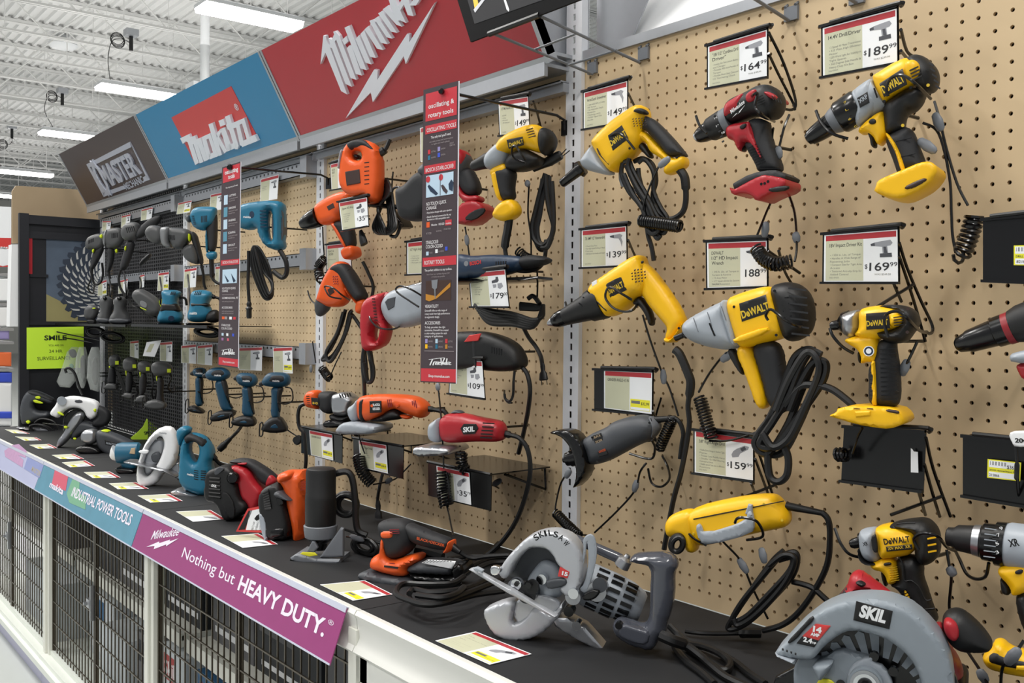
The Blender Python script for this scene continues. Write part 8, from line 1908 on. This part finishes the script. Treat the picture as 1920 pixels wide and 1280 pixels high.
for k,(s,g,lab,x,y) in enumerate((("412,335 470,190 515,40 605,42 600,120 560,350","505,70 560,50 585,110 540,130",'clear plastic blister pack hanging in front of the neon sheet',125,700),("575,40 660,40 650,350 560,350","600,110 640,100 640,300 610,310",'clear plastic blister pack with long dark tool, second on the hook',153,700),("665,42 760,40 770,385 650,352","690,120 740,110 740,330 690,320",'clear plastic blister pack nearest the dark grey cordless tools',180,705))):
    d = at_wall('blister_pack',lab,'package',x,y,7.5,66,'clear blister packs')
    d.plate('clear_shell',V(s),.04,.01,'clear',0,e=.02,sm=1); d.plate('packed_tool',V(g),.024,.008,'mmgrey',0,e=.008); g2 = V(g); d.plate('lime_insert',[tuple(np.array(p)*.5+np.mean(np.array(V(s)),0)*.5+np.array([0,12])) for p in g2],.012,.003,'lab_green',-.008,e=.006)
W('tool_hook','long black peg reaching over the neon sheet to the blister packs','hook',[(107,622,14),(130,627,10),(160,633,5),(185,638,1)],.003,'wire',G)
W('tool_hook','black double peg below the neon sheet top edge','hook',[(118,633,13),(145,637,9),(175,643,2)],.003,'wire',G)
for k,s in enumerate(("650,1180 700,1160 760,1180 760,1220 700,1240 655,1215","700,1170 760,1190 830,1240 900,1260")):
    pass
t = at_wall('cord_hank','tangle of black cords hanging under the thin shelf of the dark bay','cord',190,622,6,60)
mb = MB()
for L in coilflat(178,622,16,8,4,0,5,seed=2)+coilflat(210,632,22,9,4,.01,10,seed=6): t.tube('h',L,.0055,mb=mb)
mb.obj('cord_loops','cord',t.o)
t = at_wall('cord_hank','tangle of black cords under the thin shelf of the blue sanders','cord',385,622,6,50)
mb = MB()
for L in coilflat(390,622,24,8,5,0,5,seed=12): t.tube('h',L,.0055,mb=mb)
mb.obj('cord_loops','cord',t.o)
# ---- cards on the far boards
far = [("192,414 208,414 207,432 191,434",'white price card at the upper bar nearest the saw blade picture',1.5),("228,405 245,401 243,425 227,427",'white price card second along the upper bar of the dark bay',1.5),("265,393 287,388 284,410 264,414",'white price card third along the upper bar of the dark bay',1.5),("334,381 360,375 356,398 331,402",'white price card with yellow corner left of the blue drill',1.5),("395,365 420,360 417,392 393,397",'white price card behind the narrow strip at its upper left',1.5),("489,336 523,327 520,373 488,378",'white price card on the upper bar right of the narrow strip',1.5),
       ("184,530 200,524 200,553 183,555",'white and yellow price card at the left of the middle bar',1.5),("222,527 240,522 238,548 222,551",'white price card second along the middle bar of the dark bay',1.5),("262,516 271,514 270,538 262,540",'narrow white price card third along the middle bar',1.5),("297,512 317,509 316,544 295,545",'white price card with yellow corner, fourth along the middle bar',1.5),("346,505 369,501 367,538 344,540",'white price card fifth along the middle bar above the blue sander',1.5),("404,500 418,498 416,532 403,534",'white price card at the middle bar left of the narrow strip',1.5),
       ("448,652 492,650 491,695 448,693",'white price card with a tool picture at the right foot of the narrow strip',1.8),("512,652 548,650 549,700 513,698",'white price card with yellow corner on the lower bar above the nearest blue drill',1.8),("340,648 368,645 368,682 340,680",'pale packet card on the lower bar left of its twin',1.8),("370,648 399,645 398,685 370,682",'pale card with red print on the lower bar beside the narrow strip',1.8),("300,642 323,640 323,678 300,676",'pale card at the right end of the dark bay lower row',1.8),("244,640 260,638 260,672 244,668",'pale card above the dark grey cordless drills',1.8)]
for s,lab,dd in far:
    C = pts(s); price_card(C,dd,lab,[],['text','text'] if 0 else ['• Variable speed','• Metal gears','• Case included'],None,kind=0,sticker='$89' if 'yellow' in lab else None,holder=False)
d = at_wall('price_card','tilted white card hanging over the dark grey cordless tools','price card',283,655,7,50)
mb = MB(); poly(d,mb,V("1100,5 1210,-10 1160,115 1072,108"),0,.0008,'paper'); mb.obj('card_sheet',None,d.o,smooth=False)
mb = MB(); poly(d,mb,V("1125,20 1160,15 1130,80 1095,80"),.0009,.0002,'cardcream'); mb.obj('printed_text',None,d.o,smooth=False)
for k,(x,y,l) in enumerate(((168,500,50),(205,520,60),(232,505,55),(262,520,40),(300,520,60),(352,515,70),(318,690,45),(284,690,60))):
    W('security_lead','thin black lead hanging among the dark grey tools of the far bay','security lead',[(x,y,4),(x+3,y+l*.4,5),(x-3+k % 3*4,y+l*.8,5),(x+6,y+l,4),(x+9,y+l*.7,3)],.0036,'cord','thin leads hanging among the dark grey tools')
# ================================================================ each hung tool is pinned to its board
for o in list(SC.objects):
    if o.type == 'EMPTY' and o.parent is None and o.get('category') in ('drill','impact driver','impact wrench','hammer drill','screw gun','angle grinder','jigsaw','rotary hammer','power tool','oscillating tool','tag','package','polisher') and o.location.z > (DECK-FLOOR)*IN+.12:
        R = o.matrix_world.to_3x3().transposed(); w = R @ Vector((0,1,0)); L = -o.location.y-.002
        MB().tube([np.array(w)*.012,np.array(w)*L*.5,np.array(w)*L],.003,None,6).obj('mounting_peg','wire',o)
